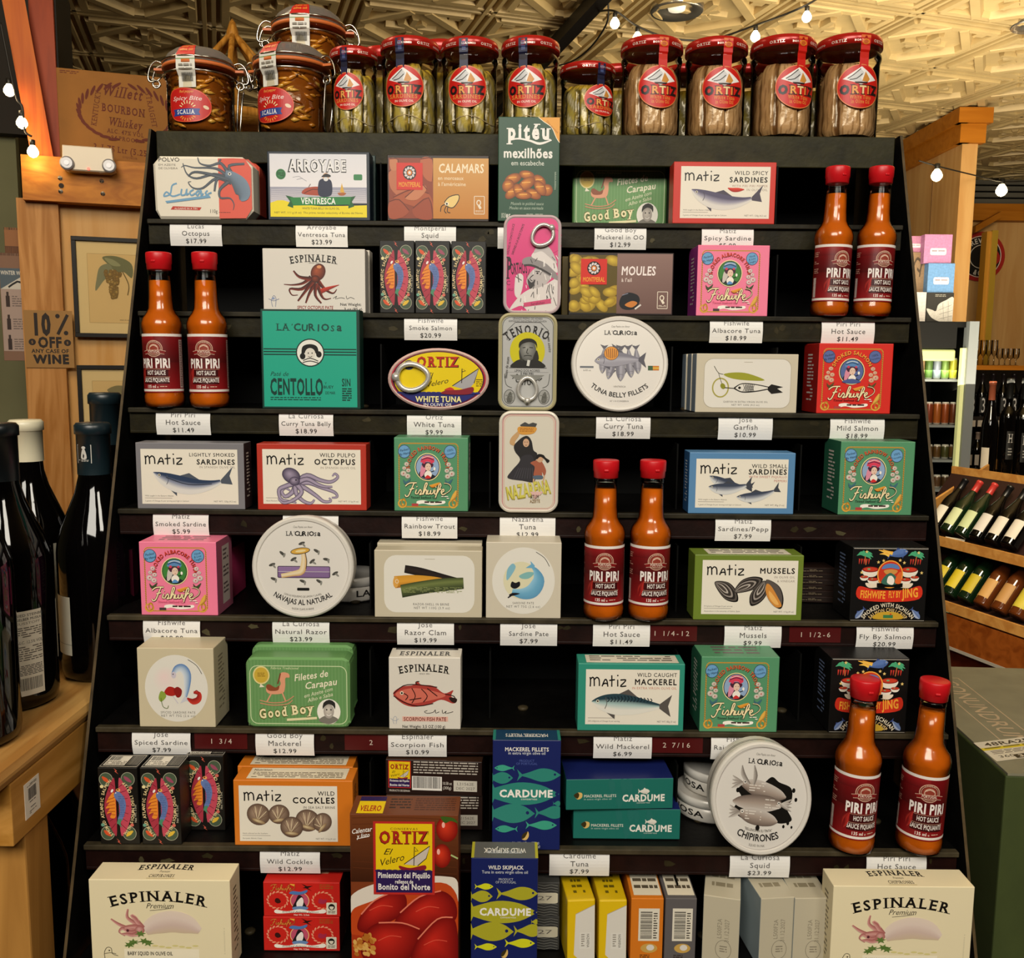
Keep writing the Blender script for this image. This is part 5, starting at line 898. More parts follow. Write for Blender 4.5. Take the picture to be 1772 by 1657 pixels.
def art_tenorio():
    a = Art(835, -28, 1132, 470); sv = 'b2b2b0'
    a.rframe(855, -8, 1112, 448, 46, 3, '55554f'); a.t('GRANDE PREMIO DE HONRA', 982, 6, 10, '2c2a28', w=150); a.t('EXPOSICAO INDUSTRIAL PORTUGUEZA', 982, 18, 8, '2c2a28', w=190)
    a.lines([[(880, 110), (880, 60), (920, 20), (1046, 20), (1086, 60), (1086, 110)]], 2.5, '3a3a36', 1)
    a.t('TENORIO', 982, 78, 42, '24221f', w=215, b=1.4, sf=1, arc=150); a.ell(982, 165, 88, 96, 'c9bf1a', n=40); a.rect(880, 246, 1090, 272, sv)
    a.poly([(896, 248), (915, 232), (1050, 230), (1070, 248)], '1a1916'); a.blob([(905, 248), (920, 218), (955, 205), (1010, 205), (1050, 218), (1066, 248)], '2a2926')
    a.ell(984, 160, 42, 56, '9a9a94', c2='5a5a56'); a.blob([(940, 150), (941, 122), (966, 103), (1003, 102), (1027, 120), (1030, 150), (1020, 128), (990, 119), (954, 130)], '24221e', 3); a.blob([(940, 160), (952, 190), (960, 215), (944, 205)], '3a3934'); a.blob([(1028, 160), (1040, 200), (1030, 215), (1010, 205)], '2c2b27'); a.lines([[(958, 148), (972, 146)], [(992, 146), (1010, 148)], [(964, 190), (984, 186), (1004, 190)], [(984, 152), (978, 174), (988, 176)]], 4, '2a2926', 2); a.line([(990, 210), (985, 240)], 14, 'd0d0c8', 1)
    a.line([(890, 250), (1080, 250)], 3, '24221f', 1); a.t('LIMAO DOS ACORES', 982, 270, 12, '24221f', w=128, b=.5); a.t('E PIRI PIRI', 982, 286, 12, '24221f', w=66, b=.5)
    a.t('PORTUGAL', 982, 338, 34, '3a3934', w=175, b=.8, arc=-100); a.lines([[(868, 280), (876, 335), (905, 352)], [(1096, 280), (1088, 335), (1060, 352)]], 3, '4a4a44', 3); a.poly([(895, 286), (1070, 286), (1030, 312), (930, 312)], '84847e')
    for x in (893, 1068): a.ell(x, 398, 29, 38, '4a4a46'); a.ell(x, 398, 26, 35, '9c9c98'); a.blob([(x-12, 425), (x-8, 390), (x+6, 372), (x+14, 395), (x+10, 426)], '5c5c56'); a.small(x-20, 380, x+20, 425, 5, '74746e', .5)
    a.t('filetes de atum', 886, 250, 14, '3a3934', rot=-84, w=110, it=.2); a.t('em azeite', 1086, 130, 14, '3a3934', rot=84, w=80, it=.2); return a
def art_porthos():
    a = Art(866, 1095, 1160, 1602); rim = 'd8c8cc'
    a.poly([(866+147+p[0], 1103+p[1]) for p in rrect(274, 490, 48, 8)], 'cf3f78')
    a.t('SARDINES IN TOMATO SAUCE', 892, 1300, 11, '3a1224', al='l', rot=-79, w=160, b=.6); a.t('SARDINES A LA SAUCE TOMATE', 916, 1300, 11, '3a1224', al='l', rot=-70, w=165, b=.6)
    a.ring(1092, 1225, 75, 70, 3, 'b02c60'); a.t('P', 884, 1418, 104, '2c1420', al='l', w=30, b=1.6, sf=1); a.t('ORTHOS', 948, 1396, 56, '2c1420', w=84, b=1, rot=-6)
    a.t('C', 892, 1454, 22, '7a1a44', b=.6); a.t('E.AU', 896, 1484, 14, '7a1a44', b=.5)
    g = ('d8d0cc', '8a8484', '3c3838', 'b8b0ae')
    a.blob([(1010, 1598), (960, 1560), (900, 1580), (950, 1510), (1010, 1470), (1080, 1450), (1150, 1420), (1158, 1540), (1110, 1596)], g[0]); a.blob([(985, 1440), (1000, 1395), (1040, 1360), (1090, 1370), (1110, 1410), (1080, 1450), (1020, 1470)], g[3]); a.blob([(970, 1350), (965, 1322), (1000, 1308), (1060, 1315), (1100, 1340), (1140, 1400), (1150, 1430), (1090, 1400), (1030, 1362)], g[1])
    a.blob([(1010, 1310), (1030, 1276), (1060, 1262), (1090, 1270), (1130, 1330), (1140, 1390), (1080, 1340)], g[0]); a.blob([(1020, 1290), (1045, 1250), (1100, 1262), (1140, 1340), (1100, 1310), (1060, 1280)], g[3])
    a.blob([(925, 1440), (930, 1408), (950, 1394), (968, 1410), (964, 1470), (945, 1520), (925, 1500)], g[0]); a.blob([(990, 1420), (1010, 1440), (1030, 1424), (1020, 1460), (1000, 1470)], g[2]); rnd = random.Random(8)
    for i in range(46):
        x, y = rnd.uniform(955, 1140), rnd.uniform(1300, 1590)
        if y > 1440 or x > 985: a.line([(x, y), (x+rnd.uniform(-14, 18), y+rnd.uniform(14, 44))], 3.2, rnd.choice(('4a4444', '2c2828', 'ece6e2')), 1)
    a.strip([(970, 1352), (1010, 1352), (1060, 1372), (1110, 1400)], [4, 5, 5, 4], g[2]); a.ell(1040, 1392, 5, 4, '1c1818'); a.lines([[(1020, 1400), (1000, 1420), (1015, 1432)], [(928, 1410), (960, 1430)], [(940, 1396), (946, 1440)], [(1030, 1382), (1052, 1384)]], 4, g[2], 2); a.poly([(970, 1545), (1110, 1522), (1112, 1546), (974, 1566)], 'c84a72'); a.t('Sardinhas', 1042, 1553, 13, '5a1030', rot=-8, it=.3); return a
def art_nazarena():
    a = Art(838, 475, 1145, 988); bg = 'd8d2c2'
    a.rframe(848, 484, 1135, 980, 46, 4, 'd8a0a8'); a.rframe(856, 491, 1128, 973, 42, 4, 'c8787c'); a.rframe(864, 498, 1120, 966, 38, 3, 'd8b0a0')
    a.blob([(895, 640), (900, 610), (930, 580), (945, 570), (940, 600), (920, 630), (925, 650)], 'c8a070'); a.blob([(932, 565), (950, 552), (1026, 556), (1020, 582), (990, 592), (945, 590)], 'd89a44'); a.small(945, 560, 1015, 582, 3, 'a86820', .7); a.poly([(945, 545), (970, 530), (990, 540), (1010, 532), (1032, 538), (1024, 554), (950, 552)], '4a4a48')
    a.blob([(915, 650), (935, 625), (960, 605), (985, 600), (1005, 625), (1015, 670), (1035, 690), (1020, 730), (960, 760), (945, 710), (922, 680)], '2e2c2c'); a.blob([(960, 700), (1010, 700), (1025, 780), (1020, 830), (960, 825), (885, 812), (905, 775), (940, 735)], '38363a'); a.ell(977, 634, 16, 21, 'd0a888'); a.lines([[(968, 630), (974, 630)], [(980, 630), (986, 630)], [(973, 646), (981, 646)]], 2.5, '3a2a20', 1)
    a.blob([(1000, 735), (1030, 722), (1055, 724), (1080, 770), (1072, 800), (1060, 780), (1058, 800), (1018, 800), (1022, 755)], 'a86048'); a.blob([(1016, 800), (1060, 798), (1062, 815), (1020, 815)], '5a6a7a'); a.ell(1048, 712, 18, 20, 'cfa684'); a.blob([(1028, 708), (1040, 690), (1066, 694), (1078, 708), (1098, 722), (1086, 734), (1072, 716), (1050, 704), (1034, 716)], '24201e'); a.lines([[(1018, 815), (1016, 835)], [(1072, 800), (1066, 830), (1080, 850)]], 7, 'cfa684', 1)
    for i in range(8): a.line([(940+i*10, 760), (915+i*14, 815)], 2, '55535a', 1)
    a.t('NAZARENA', 996, 905, 66, 'a89a30', w=228, b=2.4, rot=-10); a.t('NAZARENA', 995, 902, 64, 'd4cc5c', w=222, b=1, rot=-10); a.poly([(1000, 880), (1070, 880), (1024, 920)], 'e0b8b0'); a.t('ATUM', 1024, 915, 18, '3a2c1c', w=44, b=1, rot=-3); a.t('AZEITE', 1026, 936, 16, '8a6a3c', w=52, b=.3, rot=-3); return a
def art_cardume(kind):
    if kind == 'mackerel': a = Art(823, 532, 1154, 1066); C, fc, f2, oy = '2c7f72', '2c7f72', '3a9a80', 0; T = ('MACKEREL FILLETS', 'in extra virgin olive oil', 586, 602)
    else: a = Art(696, 1135, 1032, 1742); C = 'a9a428'; fc = C; f2 = 'd0d020'; oy = 606; T = ('WILD SKIPJACK', 'Tuna in extra virgin olive oil', 1190, 1210)
    ox = 0 if kind == 'mackerel' else -118; x0, y0, x1, y1 = a.b; navy = '15205a'
    def f(nx, ny, tx, ty, H, c, eye=True):
        nx += ox; tx += ox; ny += oy; ty += oy; d = 1 if tx > nx else -1; L = abs(tx-nx)
        P = [(nx, ny), (nx+d*L*.2, ny), (nx+d*L*.45, ny+(ty-ny)*.4), (nx+d*L*.72, ny+(ty-ny)*.7), (nx+d*L*.88, ty)]
        Q = [(min(max(p[0], x0), x1), p[1]) for p in P]
        a.strip(Q, [1, H*.4, H*.5, H*.22, H*.07], c); e = min(max(nx+d*L*.86, x0), x1); g = min(max(tx, x0), x1)
        a.poly([(e, ty), (g, ty-H*.45), (g-d*L*.05, ty), (g, ty+H*.45)], c)
        q = nx+d*L*.13
        if eye and x0 < q < x1: a.ell(q, ny-H*.04, H*.09, H*.09, navy, n=12)
    a.t(T[0], 989+ox, T[2], 18, 'e6e2d8', w=214 if oy == 0 else 176, b=1); a.t(T[1], 989+ox if oy == 0 else 866, T[3], 14, 'c8ccd0', w=182 if oy == 0 else 232, b=.3); a.t('PRODUCT', 989+ox, 638+oy, 11, 'b8bcc0' if oy else '4a5a9a', w=74); a.t('OF PORTUGAL', 989+ox, 652+oy, 11, 'b8bcc0' if oy else '4a5a9a', w=104)
    f(832, 668, 930, 668, 30, f2) if oy == 0 else f(925, 668, 832, 668, 30, f2); f(1154, 700, 942, 702, 64, fc); f(922, 716, 790, 716, 56, fc); f(1148, 792, 700, 790, 108, C, False); a.ell(1136+ox, 792+oy, 8, 8, navy)
    f(1030, 888, 760, 888, 92, fc); f(1190, 880, 1030, 884, 62, fc); f(1138, 944, 986, 944, 44, f2); f(838, 964, 948, 964, 34, f2) if oy == 0 else f(945, 964, 832, 964, 34, f2); f(1160, 838, 1118, 838, 26, fc, False)
    a.t('CARDUME', 988+ox, 808+oy, 34, 'ece8e0', w=262, b=1.8); a.t('conservas', 1002+ox, 822+oy, 10, 'dcd8d0', w=80)
    a.blob([(968+ox, 1012+oy), (975+ox, 992+oy), (998+ox, 976+oy), (1002+ox, 1000+oy), (988+ox, 1018+oy)], 'd8b468'); a.blob([(968+ox, 1012+oy), (972+ox, 990+oy), (996+ox, 976+oy), (984+ox, 1004+oy)], '3a3014')
    if oy == 0: a.t('Net Wt. 4.2 oz (120 g)', 988, 1037, 11, 'c8ccd0', w=132, b=.3); a.t('Drained Wt. 3 oz (84 g)', 988, 1053, 11, 'c8ccd0', w=142, b=.3)
    return a
def art_cardume_top(kind):
    a = Art(0, 0, 330, 70); c = '2c7f72' if kind == 'mackerel' else '5c5c58'; a.rect(0, 0, 330, 70, c if kind != 'mackerel' else '1b3f5c')
    a.t('MACKEREL FILLETS' if kind == 'mackerel' else 'WILD SKIPJACK', 165, 28, 20, 'e0dcd2', w=210, b=.9, rot=180); a.small(80, 40, 250, 54, 2, 'b8bcc0'); a.rect(0, 0, 14, 70, '2c7f72' if kind == 'mackerel' else 'b0aa28'); a.rect(316, 0, 330, 70, '2c7f72' if kind == 'mackerel' else 'b0aa28'); return a
def art_cardume_side():
    a = Art(1176, 716, 1730, 878); d = '236b62'
    for x, t in ((1400, 760), (1440, 840), (1490, 760), (1530, 840), (1460, 760), (1560, 770)): a.strip([(x, t-50), (x+10, t-20), (x+14, t+10), (x+8, t+36)], [2, 16, 14, 2], d)
    a.blob([(1218, 800), (1236, 786), (1258, 790), (1258, 812), (1236, 822)], 'd8b468'); a.blob([(1216, 800), (1236, 786), (1244, 800), (1234, 818)], '3a3014'); a.t('MACKEREL FILLETS', 1268, 812, 14, 'd8d8cc', al='l', w=168, b=.7); a.t('in extra virgin olive oil', 1268, 826, 9, 'b8c4bc', al='l', w=144)
    a.t('CARDUME', 1578, 836, 34, 'e8e4da', w=222, b=1.9); a.t('conservas', 1576, 848, 9, 'c8ccc4', w=70); a.fish((1608, 784), (1548, 784), 26, 'e0dccf', 'e0dccf', 'd0ccc0', 'e0dccf', eye=False); return a
# ================================================================ the goods
def place(rect, k, dy=.002, tilt=0):
    """front-bottom centre, width and height of a thing that stands on shelf k"""
    x0, y0, x1, y1 = rect; Yf = SY(k)+dy; z = SZ(k)+.0008; xm, ym = (x0+x1)/2, (y0+y1)/2
    d = (at_y(xm, ym, Yf)-CAMP).dot(F_); w = (x1-x0)*d/FPX; X = at_y(xm, ym, Yf).x
    lo, hi = .005, .5
    for _ in range(40):
        h = (lo+hi)/2; p = proj((X, Yf+h*sin(R_(tilt)), z+h*cos(R_(tilt))))
        if p[1] > y0: lo = h
        else: hi = h
    return Vector((X, Yf, z)), w, h
def flat(w, h): return lambda u, v, l: ((u-.5)*w, -l-.00003, v*h)
def faces(mbs, w, h, d, front=None, top=None, left=None, right=None):
    if front: front.put(mbs, flat(w, h))
    if top: top.put(mbs, lambda u, v, l: ((u-.5)*w, d*v, h+l+.00003))
    if left: left.put(mbs, lambda u, v, l: (-w/2-l-.00003, d*(1-u), v*h))
    if right: right.put(mbs, lambda u, v, l: (w/2+l+.00003, d*u, v*h))
def finish(name, mbs, loc, rot, label, cat, group, mat, body):
    if len(mbs) == 1: return mbs[None].build(name, mat, None, loc, rot, label, cat, group)
    r = empty(name, loc, rot, label, cat, group)
    mbs[None].build(body, mat, r)
    for k, m in mbs.items():
        if k: m.build(k, mat, r)
    return r
def carton(name, rect, k, depth, body, label, front=None, top=None, left=None, right=None, cat='carton', group=None, tilt=0, yaw=0, dy=.002, sidec=None, topc=None, bev=.0007, mat=None, size=None):
    loc, w, h = place(rect, k, dy, tilt)
    if size: w, h = size
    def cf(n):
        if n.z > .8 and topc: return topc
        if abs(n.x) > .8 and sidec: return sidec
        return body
    mbs = {None: MB().box(-w/2, 0, 0, w/2, depth, h, body, bev, cf)}; faces(mbs, w, h, depth, front, top, left, right)
    return finish(name, mbs, loc, (-R_(tilt), 0, R_(yaw)), label, cat, group, mat or PRINT, 'carton_body')
def again(o, rect, k, label, dy=.002, tilt=0, yaw=0, dz=0, group=None):
    loc, w, h = place(rect, k, dy, tilt); loc.z += dz; return dup(o, loc, (-R_(tilt), 0, R_(yaw)), label, group)
sidep = lambda c, n=3: Art(0, 0, 100, 200).small(30, 30, 70, 170, 14, c, .6)
FISHC = 'tinned fish carton'
# ---- shelf one
def paper_tin(rect, k, d, body, art, label, second=None, **kw):
    loc, w, h = place(rect, k, **kw); ol = [(w*(p[0]), h*p[1]) for p in ((-.44, 0), (.42, 0), (.5, .14), (.5, .84), (.4, .985), (.1, .99), (-.43, .99), (-.5, .86), (-.49, .14))]
    mbs = {None: MB()}; mbs[None].extr(ol, [(.003, 0, body), (0, .0025, body), (0, d-.002, second or body), (.002, d, second or body)])
    if art: art.put(mbs, lambda u, v, l: ((u-.5)*w*.985, -l-.0001, v*h*.985+.0005))
    return mbs[None].build('wrapped_tin', PRINT, None, loc, None, label, 'wrapped tin')
a = art_lucas(); paper_tin((265, 269, 437, 370), 1, .03, 'e0d8c6', a, 'paper-wrapped tin with grey octopus, half cream and half coral')
paper_tin((283, 269, 449, 372), 1, .03, 'c8503c', None, 'coral paper-wrapped tin standing behind the octopus one', 'b8402f', dy=.036)
carton('fish_carton', (463, 262, 640, 373), 1, .026, '1b2733', 'dark-edged carton picturing a bearded fisherman at a rowing boat', art_arroyabe(), cat=FISHC, mat=GLOSS)
carton('fish_carton', (476, 268, 650, 375), 1, .026, '14302c', 'dark carton tucked behind the fisherman carton', cat=FISHC, dy=.034)
carton('fish_carton', (670, 268, 846, 375), 1, .028, '2a1c14', 'brown and orange squid carton with a red square badge', art_montperal(), cat=FISHC)
carton('fish_carton', (862, 202, 968, 378), 1, .024, '1f4a34', 'tall dark green carton picturing a heap of orange mussels', art_piteu(), cat=FISHC, dy=-.004)
def good_boy(rect, k, label, **kw):
    loc, w, h = place(rect, k, **kw); mbs = {None: MB()}
    mbs[None].extr([(p[0]+rnd.uniform(-.0006, .0006), p[1]) for p in rrect(w, h, w*.075, 5)], [(.002, 0, '68965a'), (0, .002, '68965a'), (0, .024, '56844a'), (.002, .026, '56844a')])
    art_goodboy().put(mbs, flat(w, h)); return mbs[None].build('wrapped_tin', PRINT, None, loc, None, label, 'wrapped tin')
gb = good_boy((426, 1138, 606, 1254), 6, 'green striped wrapped tin with a pink rocking horse, on the sixth shelf')
again(gb, (436, 1136, 613, 1250), 6, 'edge of a green wrapped tin standing behind its twin on the sixth shelf', dy=.03, dz=.004)
again(gb, (992, 298, 1153, 410), 1, 'green rocking-horse tin set back on the top shelf, its foot hidden', dy=.065).scale = (1.09,)*3
carton('fish_carton', (1165, 280, 1342, 385), 1, .028, 'c8352a', 'red-bordered carton with a fish and a small chilli pepper', art_spicy(), cat=FISHC)
# ---- shelf two
pt = carton('fish_carton', (455, 430, 632, 538), 2, .022, 'd8d2c8', 'white carton with a red-brown octopus drawing', art_pate(), cat=FISHC)
carton('fish_carton', (466, 432, 640, 540), 2, .022, 'cfc8ba', 'white carton mostly hidden behind the octopus drawing carton', cat=FISHC, dy=.03)
sl = carton('slim_carton', (657, 416, 717, 540), 2, .03, '15130f', 'slim black chilli salmon carton nearest the octopus drawing carton', art_slim(), art_slim_top(), cat=FISHC, group='slim black chilli salmon cartons')
again(sl, (718, 416, 779, 540), 2, 'slim black chilli salmon carton between its two twins on the second shelf')
again(sl, (781, 416, 841, 540), 2, 'slim black chilli salmon carton beside the tall pink sardine tin')
carton('fish_carton', (985, 437, 1165, 546), 2, .028, '2a2020', 'carton with yellow mussels and a brown panel', art_montperal(True), cat=FISHC)
mo = Art(0, 0, 60, 100); q = random.Random(2)
for i in range(14): mo.ell(q.uniform(5, 45), q.uniform(8, 94), 12, 7, 'd0b030', q.uniform(-40, 40), 12, '8a701a')
carton('fish_carton', (972, 444, 1150, 552), 2, .028, '5a4a10', 'edge of a yellow mussel carton peeping out behind another', None, cat=FISHC, dy=.032)
def fishwife(rect, k, kind, label, d=.05, **kw):
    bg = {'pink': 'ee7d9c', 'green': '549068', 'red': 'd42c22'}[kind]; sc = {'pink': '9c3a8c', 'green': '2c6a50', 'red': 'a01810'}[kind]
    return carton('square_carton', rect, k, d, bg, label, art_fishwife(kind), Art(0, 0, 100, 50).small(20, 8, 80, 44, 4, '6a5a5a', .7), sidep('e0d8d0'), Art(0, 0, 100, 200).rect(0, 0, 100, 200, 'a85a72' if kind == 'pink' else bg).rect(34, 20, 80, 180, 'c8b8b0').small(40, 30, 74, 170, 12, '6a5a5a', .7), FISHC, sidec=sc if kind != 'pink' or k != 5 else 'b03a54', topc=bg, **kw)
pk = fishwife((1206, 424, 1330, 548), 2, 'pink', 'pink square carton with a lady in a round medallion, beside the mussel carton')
# ---- shelf three
carton('fish_carton', (452, 535, 623, 708), 3, .024, '14382f', 'large teal carton with a round portrait of a girl in plaits', art_centollo(), cat=FISHC, mat=GLOSS)
gf = carton('fish_carton', (1204, 612, 1380, 717), 3, .022, 'c9bfa8', 'beige carton with a line-drawn fish and an olive leaf', art_jose('garfish'), cat=FISHC, sidec='8f9fae')
again(gf, (1194, 614, 1368, 718), 3, 'beige carton right behind the garfish carton', dy=.026); again(gf, (1183, 616, 1356, 719), 3, 'beige carton hindmost of three behind each other', dy=.052)
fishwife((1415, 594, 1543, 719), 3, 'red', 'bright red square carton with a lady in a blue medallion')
# ---- shelf four
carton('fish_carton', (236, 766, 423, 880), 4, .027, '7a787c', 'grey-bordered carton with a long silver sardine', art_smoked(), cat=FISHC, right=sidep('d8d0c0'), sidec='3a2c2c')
carton('fish_carton', (445, 768, 634, 882), 4, .027, 'b23222', 'red-bordered carton with a purple octopus', art_octopus(), cat=FISHC)
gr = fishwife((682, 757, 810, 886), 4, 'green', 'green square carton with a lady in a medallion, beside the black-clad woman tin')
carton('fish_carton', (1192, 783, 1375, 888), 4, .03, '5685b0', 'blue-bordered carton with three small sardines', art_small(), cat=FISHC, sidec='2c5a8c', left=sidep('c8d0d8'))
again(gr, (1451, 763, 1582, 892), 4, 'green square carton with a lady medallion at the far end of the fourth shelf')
# ---- shelf five
again(pk, (241, 933, 377, 1067), 5, 'pink square carton with a lady in a round medallion, above the spiced beige carton')
carton('square_carton', (262, 950, 402, 1066), 5, .05, 'c03a68', 'edge of a pink carton hidden behind the pink square one', None, cat=FISHC, dy=.07)
rz = carton('fish_carton', (648, 952, 834, 1070), 5, .024, 'c4baa2', 'beige carton with painted razor shells', art_jose('razor'), cat=FISHC)
again(rz, (655, 948, 832, 1064), 5, 'beige carton standing behind the razor shell carton', dy=.03, dz=.002)
carton('fish_carton', (841, 938, 971, 1069), 5, .04, 'cbc2ae', 'beige carton with a blue fish in a round white label', art_jose('sardine'), cat=FISHC)
carton('fish_carton', (1201, 960, 1389, 1073), 5, .034, '6b7f2c', 'olive-bordered carton with open mussel shells', art_mussels(), Art(0, 0, 190, 40).rect(25, 4, 170, 36, 'd8d0bc').small(32, 8, 160, 32, 3, '5a544a'), cat=FISHC)
jg = carton('square_carton', (1473, 947, 1604, 1076), 5, .05, '0c0b0a', 'black square carton with palms and flames, whole and unobstructed', art_jing(), None, sidep('6a7a9c'), cat=FISHC)
# ---- shelf six
carton('fish_carton', (239, 1121, 371, 1252), 6, .045, 'c9bd9e', 'beige carton with red peppers and a fish in a round white label', art_jose('spiced'), cat=FISHC, right=sidep('8a7f68'))
carton('fish_carton', (673, 1137, 797, 1258), 6, .03, 'd8d2c6', 'white carton with a red scorpion fish drawing', art_scorpion(), art_espinaler_pate_top(), cat=FISHC)
carton('fish_carton', (1000, 1148, 1184, 1257), 6, .03, '2f8d78', 'teal-bordered carton with a striped mackerel', art_mackerel(), Art(0, 0, 190, 40).rect(15, 4, 180, 36, 'd8d0bc').small(22, 8, 170, 32, 3, '5a544a'), cat=FISHC)
again(gr, (1211, 1128, 1348, 1262), 6, 'green square carton with a lady medallion, above the white squid tin')
again(jg, (1440, 1128, 1568, 1259), 6, 'black square carton with palms, half hidden by hot sauce bottles')
# ---- shelf seven
again(sl, (168, 1326, 243, 1462), 7, 'slim black chilli salmon carton nearest the wooden table', group='slim black chilli salmon cartons')
again(sl, (241, 1326, 315, 1462), 7, 'slim black chilli salmon carton between its two twins on the seventh shelf')
again(sl, (321, 1316, 390, 1450), 7, 'slim black chilli salmon carton set back beside the orange cockle carton', dy=.03)
ck = carton('fish_carton', (405, 1350, 611, 1470), 7, .03, 'd2761e', 'orange-bordered carton with five cockles', art_cockles(), art_cockles_top(), right=sidep('3a2a1c'), cat=FISHC)
again(ck, (413, 1348, 612, 1464), 7, 'orange carton standing behind the cockle carton', dy=.033)
osd = carton('fish_carton', (668, 1376, 835, 1432), 7, .06, '241510', 'dark carton lying under its twin behind the pepper carton', art_ortizside(), cat=FISHC, dy=.035, topc='3a2418')
oh = place((668, 1376, 835, 1432), 7, .035)[2]
again(osd, (668, 1318, 833, 1374), 7, 'dark carton lying on top of another, small yellow panel on its edge', dy=.035, dz=oh+.0005, yaw=-3)
carton('fish_carton', (852, 1280, 970, 1462), 7, .028, '15205a', 'tall navy carton patterned with teal fish', art_cardume('mackerel'), art_cardume_top('mackerel'), cat=FISHC, tilt=3, dy=-.002)
cs = carton('fish_carton', (992, 1399, 1177, 1449), 7, .05, '1d6b60', 'long teal carton lying at the bottom of a pair', art_cardume_side(), cat=FISHC, dy=.02, topc='15205a')
again(cs, (980, 1342, 1165, 1395), 7, 'long teal carton lying on top of its twin', dy=.016, dz=.0325, yaw=3)
# ---- shelf eight
def esp(rect, label, **kw): return carton('squid_carton', rect, 8, .03, 'e9dcb6', label, art_espinaler(), art_espinaler_top(), sidep('6a6048'), sidep('6a6048'), FISHC, **kw)
e1 = esp((157, 1522, 400, 1692), 'large cream squid carton beside the wooden table', dy=-.004)
again(e1, (1440, 1528, 1680, 1692), 8, 'large cream squid carton under the two spaced hot sauce bottles', dy=-.004)
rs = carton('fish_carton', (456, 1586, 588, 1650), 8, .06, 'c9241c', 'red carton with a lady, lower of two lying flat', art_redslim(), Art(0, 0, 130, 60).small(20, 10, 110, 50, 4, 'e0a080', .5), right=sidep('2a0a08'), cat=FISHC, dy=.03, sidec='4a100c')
rh = place((456, 1586, 588, 1650), 8, .03)[2]
again(rs, (456, 1519, 588, 1580), 8, 'red carton with a lady, upper of two lying flat', dy=.03, dz=rh+.0004)
carton('fish_carton', (607, 1409, 793, 1690), 8, .036, '7a3a1c', 'tall carton picturing stuffed red peppers on a plate', art_pimientos(), art_pimientos_top(), cat=FISHC, dy=-.012, mat=GLOSS)
carton('fish_carton', (815, 1484, 930, 1690), 8, .028, '15205a', 'tall navy carton patterned with yellow-green fish', art_cardume('skipjack'), art_cardume_top('skipjack'), cat=FISHC, dy=-.012)
gsd = Art(0, 0, 60, 100)
for i in range(12): gsd.line([(2+j*8, 6+i*8+(4 if j % 2 else 0)) for j in range(8)], 1.2, '8a8a84', 1)
gsd.rr(10, 30, 58, 62, 4, 'cfc8b0'); gsd.t('2027', 34, 52, 12, '6a645c')
g1 = carton('fish_carton', (880, 1585, 968, 1638), 8, .05, '3c3c3a', 'grey patterned carton lying lower of two behind the navy carton', gsd, cat=FISHC, dy=.035); gh = place((880, 1585, 968, 1638), 8, .035)[2]
again(g1, (880, 1530, 968, 1580), 8, 'grey patterned carton lying upper of two behind the navy carton', dy=.035, dz=gh+.0004)
def yellow_pack(rect, label, yaw=0, base=None):
    if base: return again(base, rect, 8, label, dy=.012, yaw=yaw, tilt=4)
    loc, w, h = place(rect, 8, .012, 4); mbs = {None: MB().box(-w/2, 0, 0, w/2, .07, h, 'd8b410', .0015)}
    r = Art(0, 0, 100, 240); r.part('paper_flap'); r.poly([(30, 52), (98, 20), (98, 238), (60, 236), (24, 200)], 'd4cfc4'); r.line([(30, 52), (98, 20)], 2, 'a89c84', 1); r.part('paper_flap'); r.rect(44, 120, 86, 180, 'd8d4ca'); r.t('NAZARENA', 70, 150, 9, '4a463c', rot=90, w=50); r.small(50, 126, 62, 174, 6, '8a8478'); faces(mbs, w, h, .07, r, Art(0, 0, 100, 60).small(30, 8, 74, 54, 5, '6a5a10'))
    return finish('paper_wrapped_pack', mbs, loc, (-R_(4), 0, R_(yaw)), label, FISHC, None, PRINT, 'pack_body')
yp = yellow_pack((982, 1556, 1031, 1662), 'yellow paper-wrapped pack on its edge, first of two', 5)
yellow_pack((1036, 1556, 1086, 1662), 'yellow paper-wrapped pack on its edge, next to the orange one', 2, yp)
def edge_pack(rect, body, label, **kw):
    f = Art(0, 0, 100, 200); f.rect(24, 30, 88, 128, 'ddd6c4'); f.bars(30, 40, 66, 122, n=24, horiz=True); f.small(70, 36, 82, 124, 12, '3a342c', .7); f.ell(58, 150, 26, 14, 'c8a050'); f.ell(62, 148, 12, 9, 'dcd6cc'); f.small(30, 170, 60, 198, 5, '2a1c10')
    t = Art(0, 0, 100, 60); t.rect(10, 4, 96, 56, 'e2d8c0'); t.small(16, 8, 90, 52, 5, '5a5040', .9)
    return carton('fish_carton', rect, 8, .08, body, label, f, t, cat=FISHC, dy=.014, **kw)
edge_pack((1091, 1554, 1147, 1680), 'd2761e', 'orange carton standing on edge with a barcode'); edge_pack((1150, 1554, 1204, 1680), '5e5a5a', 'grey carton standing on edge with a barcode')
def jose_edge(rect, label, yaw, base=None):
    if base: return again(base, rect, 8, label, dy=.012, yaw=yaw)
    f = Art(0, 0, 100, 190); f.t('L500F2A', 52, 86, 12, '8a8270', rot=-90, w=54); f.t('31.12.2027', 72, 90, 12, '8a8270', rot=-90, w=62); f.ring(58, 142, 22, 26, 1.5, '8a8270'); f.small(48, 132, 68, 152, 3, '8a8270', .5)
    t = Art(0, 0, 100, 60); t.small(20, 8, 84, 54, 5, '8a8068', .8)
    return carton('fish_carton', rect, 8, .1, 'bdb49c', label, f, t, cat=FISHC, dy=.012, sidec='8f9a9c', yaw=yaw)
je = jose_edge((1216, 1552, 1278, 1690), 'plain beige carton on edge, turned towards the grey one', -14); jose_edge((1316, 1552, 1372, 1690), 'plain beige carton on edge, middle of three', 6, je); jose_edge((1376, 1554, 1430, 1690), 'plain beige carton on edge beside the big cream carton', 2, je)
